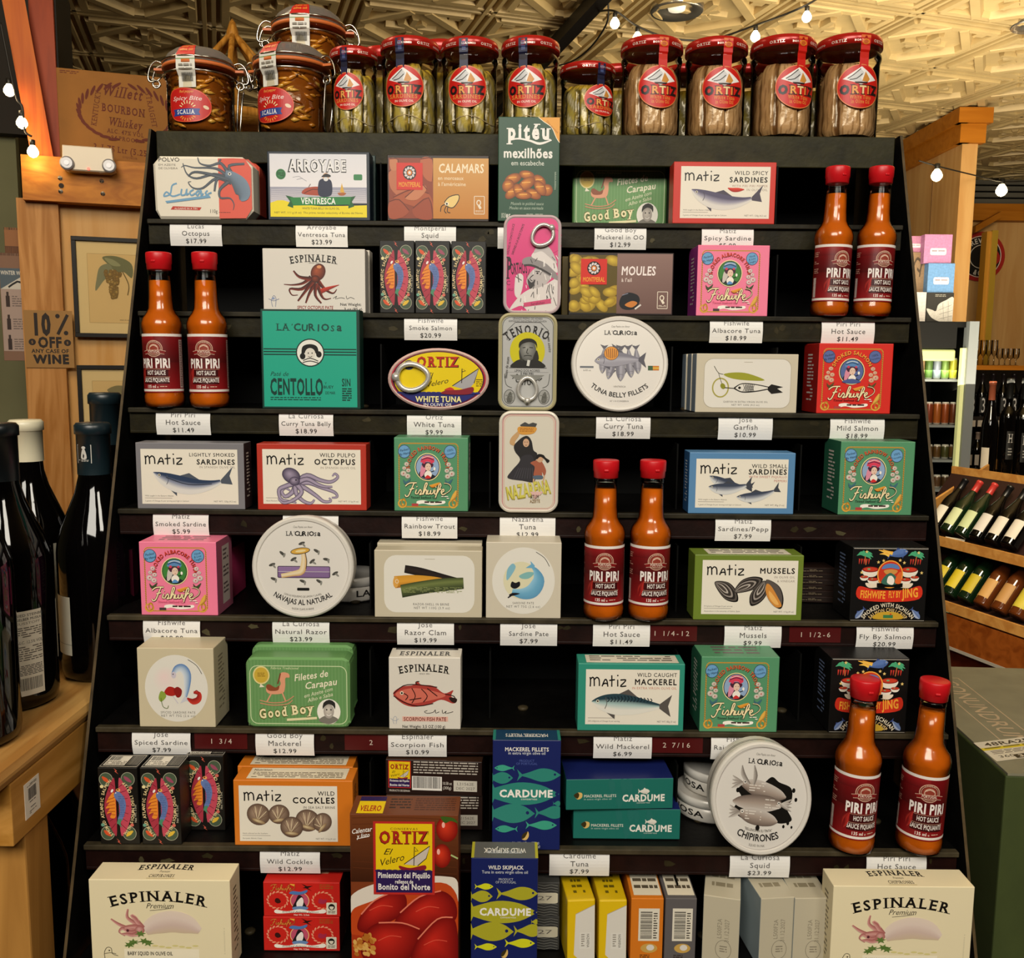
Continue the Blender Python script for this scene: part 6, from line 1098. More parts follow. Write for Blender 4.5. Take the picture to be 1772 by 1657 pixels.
# ---------------------------------------------------------------- metal tins
def ring_tab(mb, cx, cz, s, ang, y=-.0022, c='b8b4ae'):
    ca, sa = cos(ang), sin(ang); T = lambda u, v, h=0: (cx+(u*ca-v*sa)*s, y-h, cz+(u*sa+v*ca)*s)
    mb.tube([T(.95*sin(2*pi*i/24)*(1-.15*cos(2*pi*i/24)), 1.1+1.15*cos(2*pi*i/24)) for i in range(24)], s*.2, c, 8, True)
    mb.tube([T(0, .12), T(0, -.2), T(0, -.42)], [s*.34, s*.36, s*.2], c, 10); mb.lathe([(s*.3, 0), (s*.3, .001)], 0, 0, 0, 10, c) if 0 else None
def tall_tin(rect, k, art, face, rimc, label, r, d, tabs=None, tilt=0, dy=-.004, rimm=.004, tabc='b8b4ae'):
    loc, w, h = place(rect, k, dy, tilt); root = empty('fish_tin', loc, (-R_(tilt), 0, 0), label, 'fish tin')
    o = rrect(w, h, w*r, 8)
    m = MB(); m.extr(o, [(.0022, .003, face), (.0008, .004, rimc), (.0008, d-.002, rimc), (.004, d, rimc)]); m.build('tin_body', TINP, root)
    m = MB(); m.extr(o, [(rimm, .0014, rimc), (.0022, 0, rimc), (.0006, .0008, rimc), (0, .002, rimc), (.0008, .0042, rimc)]); m.build('rim', TINP, root)
    m = {None: MB()}; m[None].extr(rrect(w-2*rimm, h-2*rimm, w*r-rimm, 8, rimm), [(0, .0012, face), (0, .003, face)]); art.put(m, lambda u, v, l: ((u-.5)*w, .0011-l, v*h)); pl = m[None].build('printed_lid', TINP, root)
    if tabs: m = MB(); ring_tab(m, (tabs[0]-.5)*w, (1-tabs[1])*h, tabs[2]*w, tabs[3], c=tabc); m.build('pull_tab', TABM, pl)
    return root
tall_tin((871, 371, 971, 546), 2, art_porthos(), 'cf3f78', 'c8b4b8', 'tall pink sardine tin with a bearded man in a broad hat', .2, .022, (.81, .14, .17, R_(130)))
tall_tin((862, 541, 964, 713), 3, art_tenorio(), 'b2b2b0', 'b4ac84', 'tall silver tin with a portrait on yellow', .2, .022, (.5, .88, .165, 0))
nz = tall_tin((863, 711, 967, 887), 4, art_nazarena(), 'd8d2c2', 'dcd6c8', 'tall cream tin with a black-clad woman and child', .2, .022)
loc, w, h = place((671, 602, 846, 710), 3, 0, 0); root = empty('oval_tin', loc, (0, 0, 0), 'oval yellow tuna tin with a ring pull and sailing boat', 'fish tin'); o = oval(w, h)
m = MB(); m.extr(o, [(.001, .003, 'b8a8a0'), (.001, .024, 'a89c90'), (.004, .026, 'a89c90')]); m.build('tin_body', TINP, root)
m = MB(); m.extr(o, [(.0035, .0014, 'd8b8b0'), (.002, 0, 'dcc0b8'), (0, .0016, 'd0a8a0'), (.001, .004, 'b8a8a0')]); m.build('rim', TINP, root)
m = {None: MB()}; m[None].extr(oval(w-.007, h-.007, z0=.0035), [(0, .0012, 'e6ca0e'), (0, .003, 'e6ca0e')]); art_velero_tin().put(m, lambda u, v, l: ((u-.5)*w, .0011-l, v*h)); pl = m[None].build('printed_lid', TINP, root)
m = MB(); ring_tab(m, -.40*w, .53*h, w*.135, R_(-90), c='c0bab0'); m.build('pull_tab', TABM, pl)
def disc_tin(rect, k, art, label, tilt=8, roll=0, d=.026, dy=-.005):
    loc, w, h = place(rect, k, dy, tilt); root = empty('round_tin', loc, (-R_(tilt), 0, 0), label, 'round tin'); s = max(w, h); o = oval(w, h, 64); c = 'dad5cc'
    m = MB(); m.extr([(p[0]*.97, (p[1]-h/2)*.97+h/2) for p in o], [(0, .008, c), (0, d, c), (.004, d+.001, c)])
    for y_, hh in ((.013, .0008), (.0155, .0008)): m.extr([(p[0]*.972, (p[1]-h/2)*.972+h/2) for p in o], [(0, y_, '2a2826'), (0, y_+hh, '2a2826')])
    m.build('tin_body', TINP, root)
    m = {None: MB()}; m[None].extr(o, [(w*.055, .0016, c), (w*.045, .0002, c), (w*.02, 0, c), (.0006, .0012, c), (0, .003, c), (0, .0075, c), (.002, .009, c)]); cr, sr = cos(R_(roll)), sin(R_(roll))
    def fn(u, v, l):
        x, z = (u-.5)*w, (v-.5)*h; return (x*cr-z*sr, .0015-l, x*sr+z*cr+h/2)
    m[None].extr([(p[0]*.9, (p[1]-h/2)*.9+h/2) for p in o], [(0, .00155, c), (0, .003, c)]); art.put(m, fn); m[None].build('printed_lid', TINP, root); return root
disc_tin((989, 546, 1158, 715), 3, art_disc('belly'), 'round white tin with a bundle of grey tuna', 4)
rt = disc_tin((433, 892, 611, 1069), 5, art_disc('razor'), 'round white tin with a purple band and scattered leaves', 4)
disc_tin((1233, 1284, 1410, 1464), 7, art_disc('squid'), 'round white tin with squid in black ink, leaning', 6, -5, dy=-.01)
def flat_tin(P, r, h, label):
    root = empty('round_tin', P, (0, 0, random.uniform(0, 1)), label, 'round tin'); m = {None: MB().lathe([(r*.96, 0, 'dad5cc'), (r, .002, 'dad5cc'), (r, h*.6, 'dad5cc'), (r*.97, h*.62, 'dad5cc')], n=40)}
    b = Art(0, 0, 314, 30); b.t('LA CURIOSA', 60, 22, 14, '1c1a18', b=.9); b.t('LA CURIOSA', 200, 22, 14, '1c1a18', b=.9); b.put(m, lambda u, v, l: ((r+l+.0001)*cos(-pi/2-pi+u*2*pi), (r+l+.0001)*sin(-pi/2-pi+u*2*pi), v*h*.55+.002), sub=60); m[None].build('tin_body', TINP, root)
    MB().lathe([(r*.97, h*.62, 'e0dcd4'), (r*1.02, h*.64, 'e0dcd4'), (r*1.02, h*.98, 'e0dcd4'), (r*.97, h, 'd0cbc2'), (r*.9, h*.96, 'e0dcd4')], n=40).build('lid', TINP, root); return root
flat_tin(Vector((at_y(1222, 1440, SY(7)+.10).x, SY(7)+.085, SZ(7)+.001)), .036, .024, 'small white tin lying flat at the bottom behind the squid tin')
flat_tin(Vector((at_y(1232, 1440, SY(7)+.10).x, SY(7)+.088, SZ(7)+.0255)), .034, .024, 'small white tin lying on another behind the squid tin')
flat_tin(Vector((at_y(606, 1040, SY(5)+.08).x, SY(5)+.09, SZ(5)+.001)), .034, .026, 'small white tin lying behind the purple-banded round tin')
stack_art = Art(0, 0, 60, 14); stack_art.rect(0, 2, 60, 12, '241a16').small(4, 4, 40, 10, 2, '8a7a60')
for i in range(6):
    m = {None: MB().box(-.02, 0, 0, .02, .03, .0062, '2c1c16', .0004)}; stack_art.put(m, flat(.04, .0062)); X = at_y(1410, 1050, SY(5)+.075)
    m[None].build('thin_booklet', PRINT, None, (X.x, SY(5)+.075, SZ(5)+.001+i*.0064), (0, 0, .05*(i % 3-1)), 'thin dark packet lying in the small pile behind the mussel carton', 'packet', 'pile of thin dark packets')
# ================================================================ hot sauce bottles
GLASS = glassmat('clear_glass', 'f4f4ee', .95, .10)
SAUCE = pmat('orange_sauce', 'cc6410', .2, coat=.35, mott=.12, mscale=40)
CAPM = pmat('red_plastic', 'c4141c', .38, spec=.4)
def art_piri():
    a = Art(0, 0, 356, 310); a.grad(0, 0, 356, 150, '7a1014', '4a0a0c'); a.grad(0, 150, 356, 310, '5a0c0e', '8a1418'); a.rect(0, 0, 356, 14, 'e4dcd4'); a.rect(0, 292, 356, 304, 'e4dcd4'); a.grad(0, 14, 178, 60, '8e1a1c', '5e0d10')
    x = 178; a.ring(x, 78, 46, 44, 4, 'c9a088'); a.ring(x, 78, 38, 36, 2.5, 'c9a088'); a.ell(x, 78, 32, 31, '8e3a2c'); a.ring(x, 78, 24, 23, 3, 'd8b8a0'); a.line([(x-20, 70), (x, 60), (x+20, 70)], 4, 'd8b8a0', 2); a.line([(x-16, 90), (x+16, 90)], 3, 'd8b8a0', 1)
    a.poly([(x-62, 92), (x-34, 86), (x+34, 86), (x+62, 92), (x+54, 106), (x+36, 104), (x-36, 104), (x-54, 106)], '7a1414'); a.lines([[(x-62, 92), (x-34, 86), (x+34, 86), (x+62, 92)], [(x-54, 108), (x-36, 105), (x+36, 105), (x+54, 108)]], 2, 'd8b8a0', 1); a.t('PORTUGAL', x, 100, 12, 'e8d4c0', w=66, b=.8); a.t('A TASTE OF', x, 46, 8, 'd8b8a0', w=46, arc=40)
    a.t('PIRI PIRI', x, 178, 46, 'ece4de', w=168, b=1.9); a.rect(x-60, 188, x+70, 226, '3c080a'); a.rect(x-72, 228, x+74, 264, '3c080a'); a.line([(x-66, 186), (x+78, 186)], 1.5, 'c9a088', 1); a.line([(x-66, 227), (x+78, 227)], 1.5, 'c9a088', 1)
    a.t('HOT SAUCE', x+6, 216, 22, 'e8e0d8', w=102, b=1.1); a.t('SAUCE PIQUANTE', x+2, 254, 22, 'e8e0d8', w=146, b=1.1)
    a.strip([(x-62, 180), (x-72, 205), (x-74, 235), (x-86, 262)], [2, 8, 7, 1], ['b83028', '7a1414']); a.strip([(x-70, 185), (x-90, 215), (x-94, 250)], [1, 6, 1], ['a82a24', '6a1010'])
    a.t('135 ml', x-22, 285, 15, 'f0e4d8', w=54, b=1); a.t('e', x+14, 285, 12, 'e8d4c0'); a.small(x+26, 276, x+66, 284, 1, 'd8b8a0')
    a.rect(318, 30, 350, 286, 'b8a098'); a.small(322, 36, 346, 280, 26, '4a1414', .9); a.rect(6, 180, 30, 286, 'c8b8b0'); a.bars(8, 184, 28, 282, n=30, horiz=True); a.small(8, 40, 44, 160, 12, 'b88a78', .5); return a
BH = .167
def sauce_bottle():
    k = BH/820; root = empty('sauce_bottle')
    prof = lambda q: [(r*k, z*k) for r, z in q]
    m = MB().lathe(prof([(90, 0), (101, 8), (106, 30), (106, 60), (101, 76), (101, 388), (101, 400), (106, 425), (105, 448), (96, 476), (76, 502), (65, 525), (61, 580), (57, 690), (52, 706), (52, 730)]), n=40); m.build('glass_bottle', GLASS, root)
    m = MB().lathe(prof([(86, 4), (98, 12), (103.5, 32), (103.5, 60), (98.5, 78), (98.5, 398), (103.5, 426), (102, 448), (93, 474), (73, 500), (62, 525), (58, 580), (54.5, 672)]), n=40); m.build('sauce', SAUCE, root)
    m = MB().lathe(prof([(58, 728), (62, 730), (63, 760), (66, 764), (66.5, 812), (64, 818), (58, 820)]), n=40)
    m.box(-12*k, -70*k, 764*k, 12*k, -60*k, 776*k, '808080', .0008); m.build('cap', CAPM, root)
    m = MB().lathe(prof([(56, 700), (58, 703), (58, 728), (56, 730)]), n=32); m.build('neck_collar', GLASS, root)
    a = art_piri(); mb = {None: MB()}; R = 102.2*k
    def fn(u, v, l): t = (u-.5)*R_(200); return ((R+l)*sin(t), -(R+l)*cos(t), (80+310*v)*k)
    a.put(mb, fn, sub=40); mb[None].build('label', GLOSS, root); return root
proto = None
def bottle(rect, k, label, tilt=0, lean=0, yaw=0, dy=None):
    global proto
    if proto is None: proto = sauce_bottle()
    r = 106*BH/820; Yc = SY(k)-.0115+r
    loc, w, h = place(rect, k, Yc-SY(k)-r*.6, tilt); s = h/BH*1.0
    x = at_y((rect[0]+rect[2])/2, rect[3]-8, Yc).x
    o = proto if 'label' not in proto.keys() else dup(proto, (0, 0, 0))
    o.location = (x, Yc, SZ(k)+.0012); o.rotation_euler = (-R_(tilt), R_(lean), R_(yaw)); o.scale = (s,)*3
    return tag(o, label, 'hot sauce bottle', 'orange hot sauce bottles with red caps')
B = [((1398, 285, 1470, 551), 2, 'orange hot sauce bottle, inner one of the pair at the end of the second shelf', 0, 1.0, 14), ((1473, 285, 1541, 551), 2, 'orange hot sauce bottle, outer one of the pair at the end of the second shelf', 0, 1.2, 8),
     ((250, 435, 322, 708), 3, 'orange hot sauce bottle nearest the framed pictures', 0, -.5, -6), ((327, 435, 400, 708), 3, 'orange hot sauce bottle beside the large teal carton', 0, -.4, 6),
     ((1007, 798, 1080, 1075), 5, 'orange hot sauce bottle beside the blue fish carton', 0, 0, -4), ((1085, 798, 1156, 1075), 5, 'orange hot sauce bottle beside the olive mussel carton', 0, .6, 12),
     ((1430, 1181, 1512, 1477), 7, 'orange hot sauce bottle standing in front of the black palm carton', 0, 2.0, 4), ((1544, 1183, 1630, 1477), 7, 'orange hot sauce bottle at the far end of the seventh shelf, alone', 0, 2.2, -10)]
for r_, k, lb, tl, ln, yw in B: bottle(r_, k, lb, tl, ln, yw)
# ================================================================ jars on top
JG = glassmat('jar_glass', 'fbf6ea', .97, .08); LIDM = pmat('printed_lid_tin', None, .25, metal=.2)
def art_jarlabel(tuna):
    a = Art(0, 0, 200, 200); a.ell(100, 100, 99, 99, 'd87840', n=48); a.ell(100, 100, 95, 95, 'c41c14', n=48)
    a.poly([(100, 12), (176, 66), (100, 92), (24, 66)], 'e8e4e0'); a.poly([(42, 66), (62, 50), (96, 22), (112, 40), (98, 62), (108, 84), (70, 78)], 'c8c8c8'); a.lines([[(44, 64), (66, 50), (96, 22)], [(52, 70), (80, 66), (104, 44)]], 4, '3a3634', 2); a.poly([(104, 76), (118, 34), (140, 66), (130, 80)], 'c88a3c'); a.poly([(72, 80), (132, 80), (126, 88), (78, 88)], '2a1410')
    a.t('ORTIZ', 102, 133, 38, '1a1010', w=176, b=2.6, sf=1, o=(3, 2), oc='5a1008'); 
    for ch, x, c in (('R', 78, 'e09a4c'), ('T', 112, 'e8c890'), ('I', 136, 'd8843c')): a.t(ch, x, 132, 34, c, b=1.6)
    if tuna: a.t('White Tuna', 104, 156, 17, 'd88a3c', w=96, b=.9, sf=1); a.t('in Olive Oil', 104, 176, 16, 'd88a3c', w=84, b=.9, sf=1)
    else: a.t('SARDINES', 100, 157, 20, 'd88a3c', w=140, b=.9, sf=1); a.t('IN OLIVE OIL', 104, 176, 10, 'f0d8c8', w=92, b=.8)
    return a
JW, JH = .0655, .1115
def fish_jar(tuna, lidtxt=True):
    R = JW/2; root = empty('fish_jar'); rn = random.Random(5 if tuna else 9)
    MB().lathe([(R*.86, 0), (R*.93, .002), (R*.94, .006), (R*.945, JH*.74), (R*.99, JH*.79), (R*.99, JH*.82), (R*.9, JH*.86), (R*.9, JH*.9)], n=44).build('glass_jar', JG, root)
    m = MB(); NA, NZ = 132, 16; segs = []; t = 0
    while t < 2*pi-.12: q = rn.uniform(.5, 1.0) if tuna else rn.uniform(.6, .95); segs.append((t, min(t+q, 2*pi), rn.random(), rn.uniform(-.004, .002), rn.uniform(-.12, .12))); t += q
    V = []; K = []
    for b in range(NZ+1):
        z = .004+(JH*.725-.004)*b/NZ
        for i in range(NA):
            a = (2*pi*i/NA) % (2*pi); g = next((g for g in segs if g[0] <= (a+g[4]*(b/NZ-.5)*.5) % (2*pi) < g[1]), segs[-1]); f = ((a+g[4]*(b/NZ-.5)*.5) % (2*pi)-g[0])/(g[1]-g[0]); bul = max(0, sin(pi*min(max(f, 0), 1)))
            edge = bul < (.16 if tuna else .2); ta = 1-.25*(max(0, b/NZ-.78)/.22)**2-.12*(b == 0)
            r2 = R*(.80+(.08 if tuna else .10)*min(1, bul*(2.6 if tuna else 1.9)))*ta*(1+.012*sin(9*a+b*.9)+.01*sin(23*a-b*1.7)); V.append((r2*cos(a-2.2), r2*sin(a-2.2), z+(g[3] if b > NZ-3 else 0)))
            if tuna: c = ('6a4a2c' if edge else ('b8946a', 'a88660', 'c4a27c', 'bb9a74')[int(g[2]*3.99)] if sin(37*a+b*.35+g[2]*9) < .82 else '94724c')
            else: c = ('2a200c' if edge else ('b8b296', 'cac6b0', 'a29a70', 'bcae5c')[int(abs(3.9*sin(5.1*a+b*.45+g[2]*20)))] if bul > .7 else ('86783a', 'a8923c', '6e6434')[int(abs(2.9*sin(7*a+b*.6)))])
            if not tuna and b/NZ > .88: c = rn.choice(('c8ac3c', '8a7430', 'b8a050'))
            K.append(c)
    V.append((0, 0, JH*.7)); K.append('9c7650' if tuna else '6a5a20'); n = NA
    m.add(V, [(b*n+i, b*n+(i+1) % n, (b+1)*n+(i+1) % n, (b+1)*n+i) for b in range(NZ) for i in range(n)]+[(NZ*n+i, NZ*n+(i+1) % n, len(V)-1) for i in range(n)], K, True)
    if not tuna: m.tube([(R*.91*cos(a_), R*.91*sin(a_), JH*.16+.004*sin(a_*3)) for a_ in [-pi+i*pi/10 for i in range(11)]], .0006, 'b8a888', 5)
    m.build('fish_fillets', pmat('oily_fish', None, .25, coat=.5, bump=.4, bscale=180), root)
    mb = {None: MB().lathe([(R*.97, JH*.885, '7a1510'), (R*1.01, JH*.89, 'a81c14'), (R*1.01, JH*.955, 'a81c14'), (R*.98, JH*.985, 'b82018'), (R*.9, JH, 'b82018'), (R*.4, JH*.995, 'b82018')], n=44)}
    a = Art(0, 0, 420, 20)
    for i in range(7): a.t('ORTIZ' if i % 2 == 0 else 'SARDINES' if not tuna else 'BONITO', 30+i*60, 15, 8 if i % 2 == 0 else 5.5, 'e8d0c0', b=1, sf=1)
    a.put(mb, lambda u, v, l: ((R*1.012+l)*sin((u-.5)*4.6), -(R*1.012+l)*cos((u-.5)*4.6), JH*(.89+.065*v)), sub=60); mb[None].build('lid', LIDM, root)
    def curve(R2, th0, w_, z0, h_): return lambda u, v, l: ((R2+l)*sin(th0+(u-.5)*w_/R2), -(R2+l)*cos(th0+(u-.5)*w_/R2), z0+h_*v)
    mb = {None: MB()}; art_jarlabel(tuna).put(mb, curve(R*.955, R_(4 if tuna else -4), .0475, JH*.27, .0475), sub=24); mb[None].build('round_label', GLOSS, root)
    s = Art(0, 0, 40, 140); c = '15183a' if not tuna else 'c41c14'; s.rect(4, 0, 36, 140, c)
    if tuna: s.ell(20, 30, 13, 13, 'd87a24'); s.ell(20, 30, 8, 8, 'b8541c'); s.rect(4, 0, 36, 12, 'd86a2c')
    else: s.small(14, 14, 28, 60, 6, '5a6aa0', .8)
    th = R_(8 if tuna else -10); Rl = R*1.016
    def strap(u, v, l):
        z = JH*(.67+.295*v); r2 = Rl if v > .72 else (R*1.0 if v > .5 else R*.962); t = th+(u-.5)*.0125/R; return ((r2+l)*sin(t), -(r2+l)*cos(t), z)
    q = []
    mb = {None: MB()}; n = 16
    for pn, V, F, cc, bb, L in s.it:
        x0, y0, x1, y1 = bb; k = max(1, int((y1-y0)/9)); 
        if len(V) == 4:
            W_ = []; G = []
            for j in range(k+1):
                for xx in (x0, x1): W_.append((xx, y0+(y1-y0)*j/k))
            G = [(2*j, 2*j+1, 2*j+3, 2*j+2) for j in range(k)]; q.append((pn, W_, G, cc if not isinstance(cc, list) else cc[0], bb, L))
        else: q.append((pn, V, F, cc, bb, L))
    s.it = q; s.put(mb, strap); mb[None].build('seal_strip', GLOSS, root); return root
jars = {}
def jar(px0, py0, px1, py1, tuna, label, yaw=0, row=0):
    Yc = SY(0)+.004+JW/2+row*.075; d = (at_y((px0+px1)/2, 150, Yc)-CAMP).dot(F_)
    x = at_y((px0+px1)/2, (py0+py1)/2, Yc).x; s = (px1-px0)*d/FPX/(JW*1.012)
    o = jars.get(tuna)
    if o is None: o = jars[tuna] = fish_jar(tuna)
    else: o = dup(o, (0, 0, 0))
    lo, hi = .03, .2; z0 = SZ(0)+.0012
    for _ in range(40):
        h = (lo+hi)/2
        if proj((x, Yc, z0+h))[1] > py0: lo = h
        else: hi = h
    o.location = (x, Yc, z0); o.rotation_euler = (0, 0, R_(yaw)); o.scale = (s, s, h/JH)
    return tag(o, label, 'jar of fish', 'jars of fish along the top of the stand')
jar(572, 90, 654, 221, False, 'shorter sardine jar squeezed beside the clamp-lid jars', -6)
jar(659, 76, 760, 224, False, 'sardine jar, first of the three tall ones with dark straps', -4); jar(763, 77, 863, 224, False, 'sardine jar, middle of the three tall ones with dark straps', 0); jar(867, 76, 968, 226, False, 'sardine jar standing above the tall green carton', -6)
jar(968, 118, 1064, 226, False, 'short sardine jar whose label is turned aside', 36)
jar(1073, 76, 1180, 228, True, 'tuna jar beside the short sardine jar', 6); jar(1184, 78, 1291, 229, True, 'tuna jar, second of the four pale ones', 2); jar(1297, 75, 1408, 230, True, 'tuna jar, third of the four pale ones', 12); jar(1410, 73, 1521, 231, True, 'tuna jar at the open end of the top shelf', 2)
for i, px in enumerate((1070, 1186, 1296, 1408)): jar(px-46, 122, px+46, 226, False, ('short jar glimpsed behind the gap beside the short sardine jar', 'short jar glimpsed between the first and second tuna jars', 'short jar glimpsed between the second and third tuna jars', 'short jar glimpsed between the third and fourth tuna jars')[i], 150, 1)
jar(665-40, 90, 665+40, 221, False, 'jar glimpsed behind the first two sardine jars', 160, 1); jar(764-44, 80, 764+44, 222, False, 'jar glimpsed behind the middle sardine jars', 160, 1)
WIRE = pmat('clamp_wire', 'b8b2a6', .2, metal=1); RUB = pmat('orange_rubber', 'c8682c', .5); PEP = pmat('peppers_in_oil', None, .2, coat=.6, bump=.5, bscale=120)
CW, CH = .076, .094
def clamp_jar():
    R = CW/2; root = empty('clamp_jar'); rn = random.Random(12)
    MB().lathe([(R*.84, 0), (R*.93, .002), (R*.95, .008), (R*.95, CH*.62), (R*.97, CH*.64), (R*1.0, CH*.665), (R*.97, CH*.69), (R*.96, CH*.72), (R*1.02, CH*.735), (R*1.02, CH*.765)], n=48).build('glass_jar', JG, root)
    m = MB().lathe([(R*.78, .004), (R*.86, .009), (R*.87, CH*.7), (R*.7, CH*.73)], n=40, c='7c4412')
    for i in range(150):
        a = rn.uniform(0, 2*pi); z = rn.uniform(.008, CH*.68); c = rn.choice(('b8701e', 'd0902e', 'a85a1a', 'dcae50', '8a4414', 'c4802c', '5c3410', 'a8742a')); L = rn.uniform(.004, .009); b = rn.uniform(-.6, .6); r2 = R*.865
        P = [(r2*cos(a+t*L/R), r2*sin(a+t*L/R), min(max(z+b*t*L, .006), CH*.71)) for t in (-1, -.3, .3, 1)]; m.tube(P, [.0006, rn.uniform(.0015, .003), .002, .0005], c, 5)
    m.build('preserved_peppers', PEP, root)
    MB().lathe([(R*.94, CH*.762), (R*1.06, CH*.764), (R*1.06, CH*.8), (R*.94, CH*.802)], n=44).build('gasket', RUB, root); gk = root.children[-1] if 0 else [q for q in bpy.data.objects if q.name == 'gasket'][0]
    for x_ in (R*1.0, -R*1.0-.011): MB().obox((x_, -.006, CH*.766), (.011, 0, 0), (0, .012, 0), (0, 0, .0025)).build('gasket_tab', RUB, gk)
    MB().lathe([(R*1.0, CH*.802), (R*1.03, CH*.81), (R*1.0, CH*.86), (R*.9, CH*.93), (R*.72, CH*.985), (R*.5, CH)], n=44).build('glass_lid', glassmat('lid_glass', 'f0ece4', .94, .14, .18, .1), root)
    w_ = MB(); ring = lambda z, r: [(r*cos(2*pi*i/40), r*sin(2*pi*i/40), z) for i in range(40)]
    w_.tube(ring(CH*.69, R*1.03), .0011, '808080', 6, True); w_.tube(ring(CH*.84, R*1.055), .0011, '808080', 6, True); w_.build('wire_band', WIRE, root)
    for s in (-1, 1):
        w_ = MB()
        for y in (-.008, .008): w_.tube(smooth_pts([(s*R*1.02, y, CH*.84), (s*R*1.2, y, CH*.86), (s*R*1.36, y, CH*.8), (s*R*1.44, y, CH*.68), (s*R*1.38, y, CH*.63), (s*R*1.2, y, CH*.64)], 4), .0011, '808080', 6)
        w_.tube([(s*R*1.44, -.008, CH*.68), (s*R*1.44, .008, CH*.68)], .0011); w_.tube([(s*R*1.2+.004*cos(t), -.009, CH*.6+.004*sin(t)) for t in [i*pi/6 for i in range(12)]], .001, '808080', 6, True); w_.tube([(s*R*1.05, -.008, CH*.69), (s*R*1.2, -.008, CH*.63), (s*R*1.3, -.008, CH*.66)], .001)
        if s > 0: w_.tube(smooth_pts([(R*1.2, .009, CH*.6), (R*1.12, .01, CH*.4), (R*1.08, .006, CH*.12), (R*1.1, -.002, CH*.06), (R*1.08, -.008, CH*.14), (R*1.14, -.009, CH*.5), (R*1.2, -.009, CH*.6)], 4), .0011, '808080', 6)
        w_.build('wire_clasp', WIRE, root)
    a = Art(270, 600, 580, 830); a.blob([(275, 700), (282, 640), (330, 612), (440, 612), (530, 640), (578, 700), (568, 770), (500, 818), (400, 828), (320, 810), (280, 760)], 'd8502c', 5); a.blob([(280, 700), (287, 644), (332, 617), (440, 617), (526, 645), (572, 700), (562, 766), (498, 812), (400, 822), (322, 804), (285, 758)], 'bc1c18', 5)
    a.t('Red pepper', 415, 640, 17, 'e09a4c', w=100, it=.3, b=.6); a.t('Spicy Bite', 412, 688, 26, 'e0c0b8', w=210, it=.3, b=.8)
    for i in range(7): t = pi*(.15+i*.117); a.line([(420-42*cos(t), 745-34*sin(t)), (420-62*cos(t), 745-54*sin(t))], 6, 'e8d8a0', 1); a.line([(420-40*cos(t), 778+26*sin(t)), (420-60*cos(t), 778+44*sin(t))], 6, 'e09a3c', 1)
    a.poly([(312, 745), (506, 740), (496, 762), (506, 782), (312, 788), (322, 766)], '28408a'); a.t('SCALIA', 408, 776, 26, 'e8e4e0', w=128, b=1, sf=1); a.ell(544, 730, 20, 11, 'e0c8a8', 20)
    mb = {None: MB()}; th = R_(-8); R2 = R*.96
    a.put(mb, lambda u, v, l: ((R2+l)*sin(th+(u-.5)*.05/R2), -(R2+l)*cos(th+(u-.5)*.05/R2), CH*(.11+.4*v)), sub=24); mb[None].build('label', GLOSS, root)
    a = Art(0, 0, 60, 160); mb = {None: MB()}; red = 90
    prof = [(R*.96, CH*.5), (R*.965, CH*.62), (R*1.075, CH*.69), (R*1.075, CH*.84), (R*1.03, CH*.868), (R*.9, CH*.94), (R*.72, CH*.99), (R*.6, CH*1.0)]
    def sp(v):
        f = v*(len(prof)-1); i = min(int(f), len(prof)-2); t = f-i; return prof[i][0]*(1-t)+prof[i+1][0]*t+.0004, prof[i][1]*(1-t)+prof[i+1][1]*t
    def fn(u, v, l): r2, z = sp(v); t = th+(u-.5)*.021/R; return ((r2+l)*sin(t), -(r2+l)*cos(t), z+l)
    for i in range(14): a.rect(2, i*160/14, 58, (i+1)*160/14, 'c41c18' if i < 8 else 'dcd8cc')
    for y, s_ in ((26, 'Product of'), (42, 'Italy in'), (58, 'olive oil')): a.t(s_, 30, y, 10, 'e8a03c', w=44, b=.7)
    a.rect(2, 88, 58, 98, '5a8a3c'); a.bars(14, 126, 50, 148, n=18); a.small(10, 106, 50, 120, 2, '8a8478'); a.put(mb, fn); mb[None].build('seal_strip', GLOSS, root); return root
cj = clamp_jar()
def cjar(px, w, label, z=0, yaw=0, dy=0, base=None):
    Yc = SY(0)+.008+CW/2+dy; d = (at_y(px, 150, Yc)-CAMP).dot(F_); s = w*d/FPX/(CW*1.04); o = base or dup(cj, (0, 0, 0)); x = at_y(px, 180, Yc).x
    o.location = (x, Yc, SZ(0)+.0012+z); o.rotation_euler = (0, 0, R_(yaw)); o.scale = (s,)*3; tag(o, label, 'clamp-lid jar', 'clamp-lid jars of red peppers'); return s
s_ = cjar(348, 122, 'clamp-lid jar of red peppers at the outer end, facing straight ahead', 0, 4, 0, cj)
cjar(506, 128, 'clamp-lid jar of red peppers directly in front of the raised one', 0, -16)
cjar(537, 124, 'clamp-lid jar of red peppers raised on top behind the others', CH*1.14-.040, 6, .088)
Yb = SY(0)+.008+CW/2+.088; xb = at_y(537, 180, Yb).x; MB().box(xb-.042, Yb-.04, SZ(0)+.001, xb+.042, Yb+.05, SZ(0)+.0008+CH*1.14-.040, '8a6a40', .001).build('riser_box', pmat('plain_cardboard', '8a6a40', .8), label='plain brown riser box under the raised clamp-lid jar', cat='box')
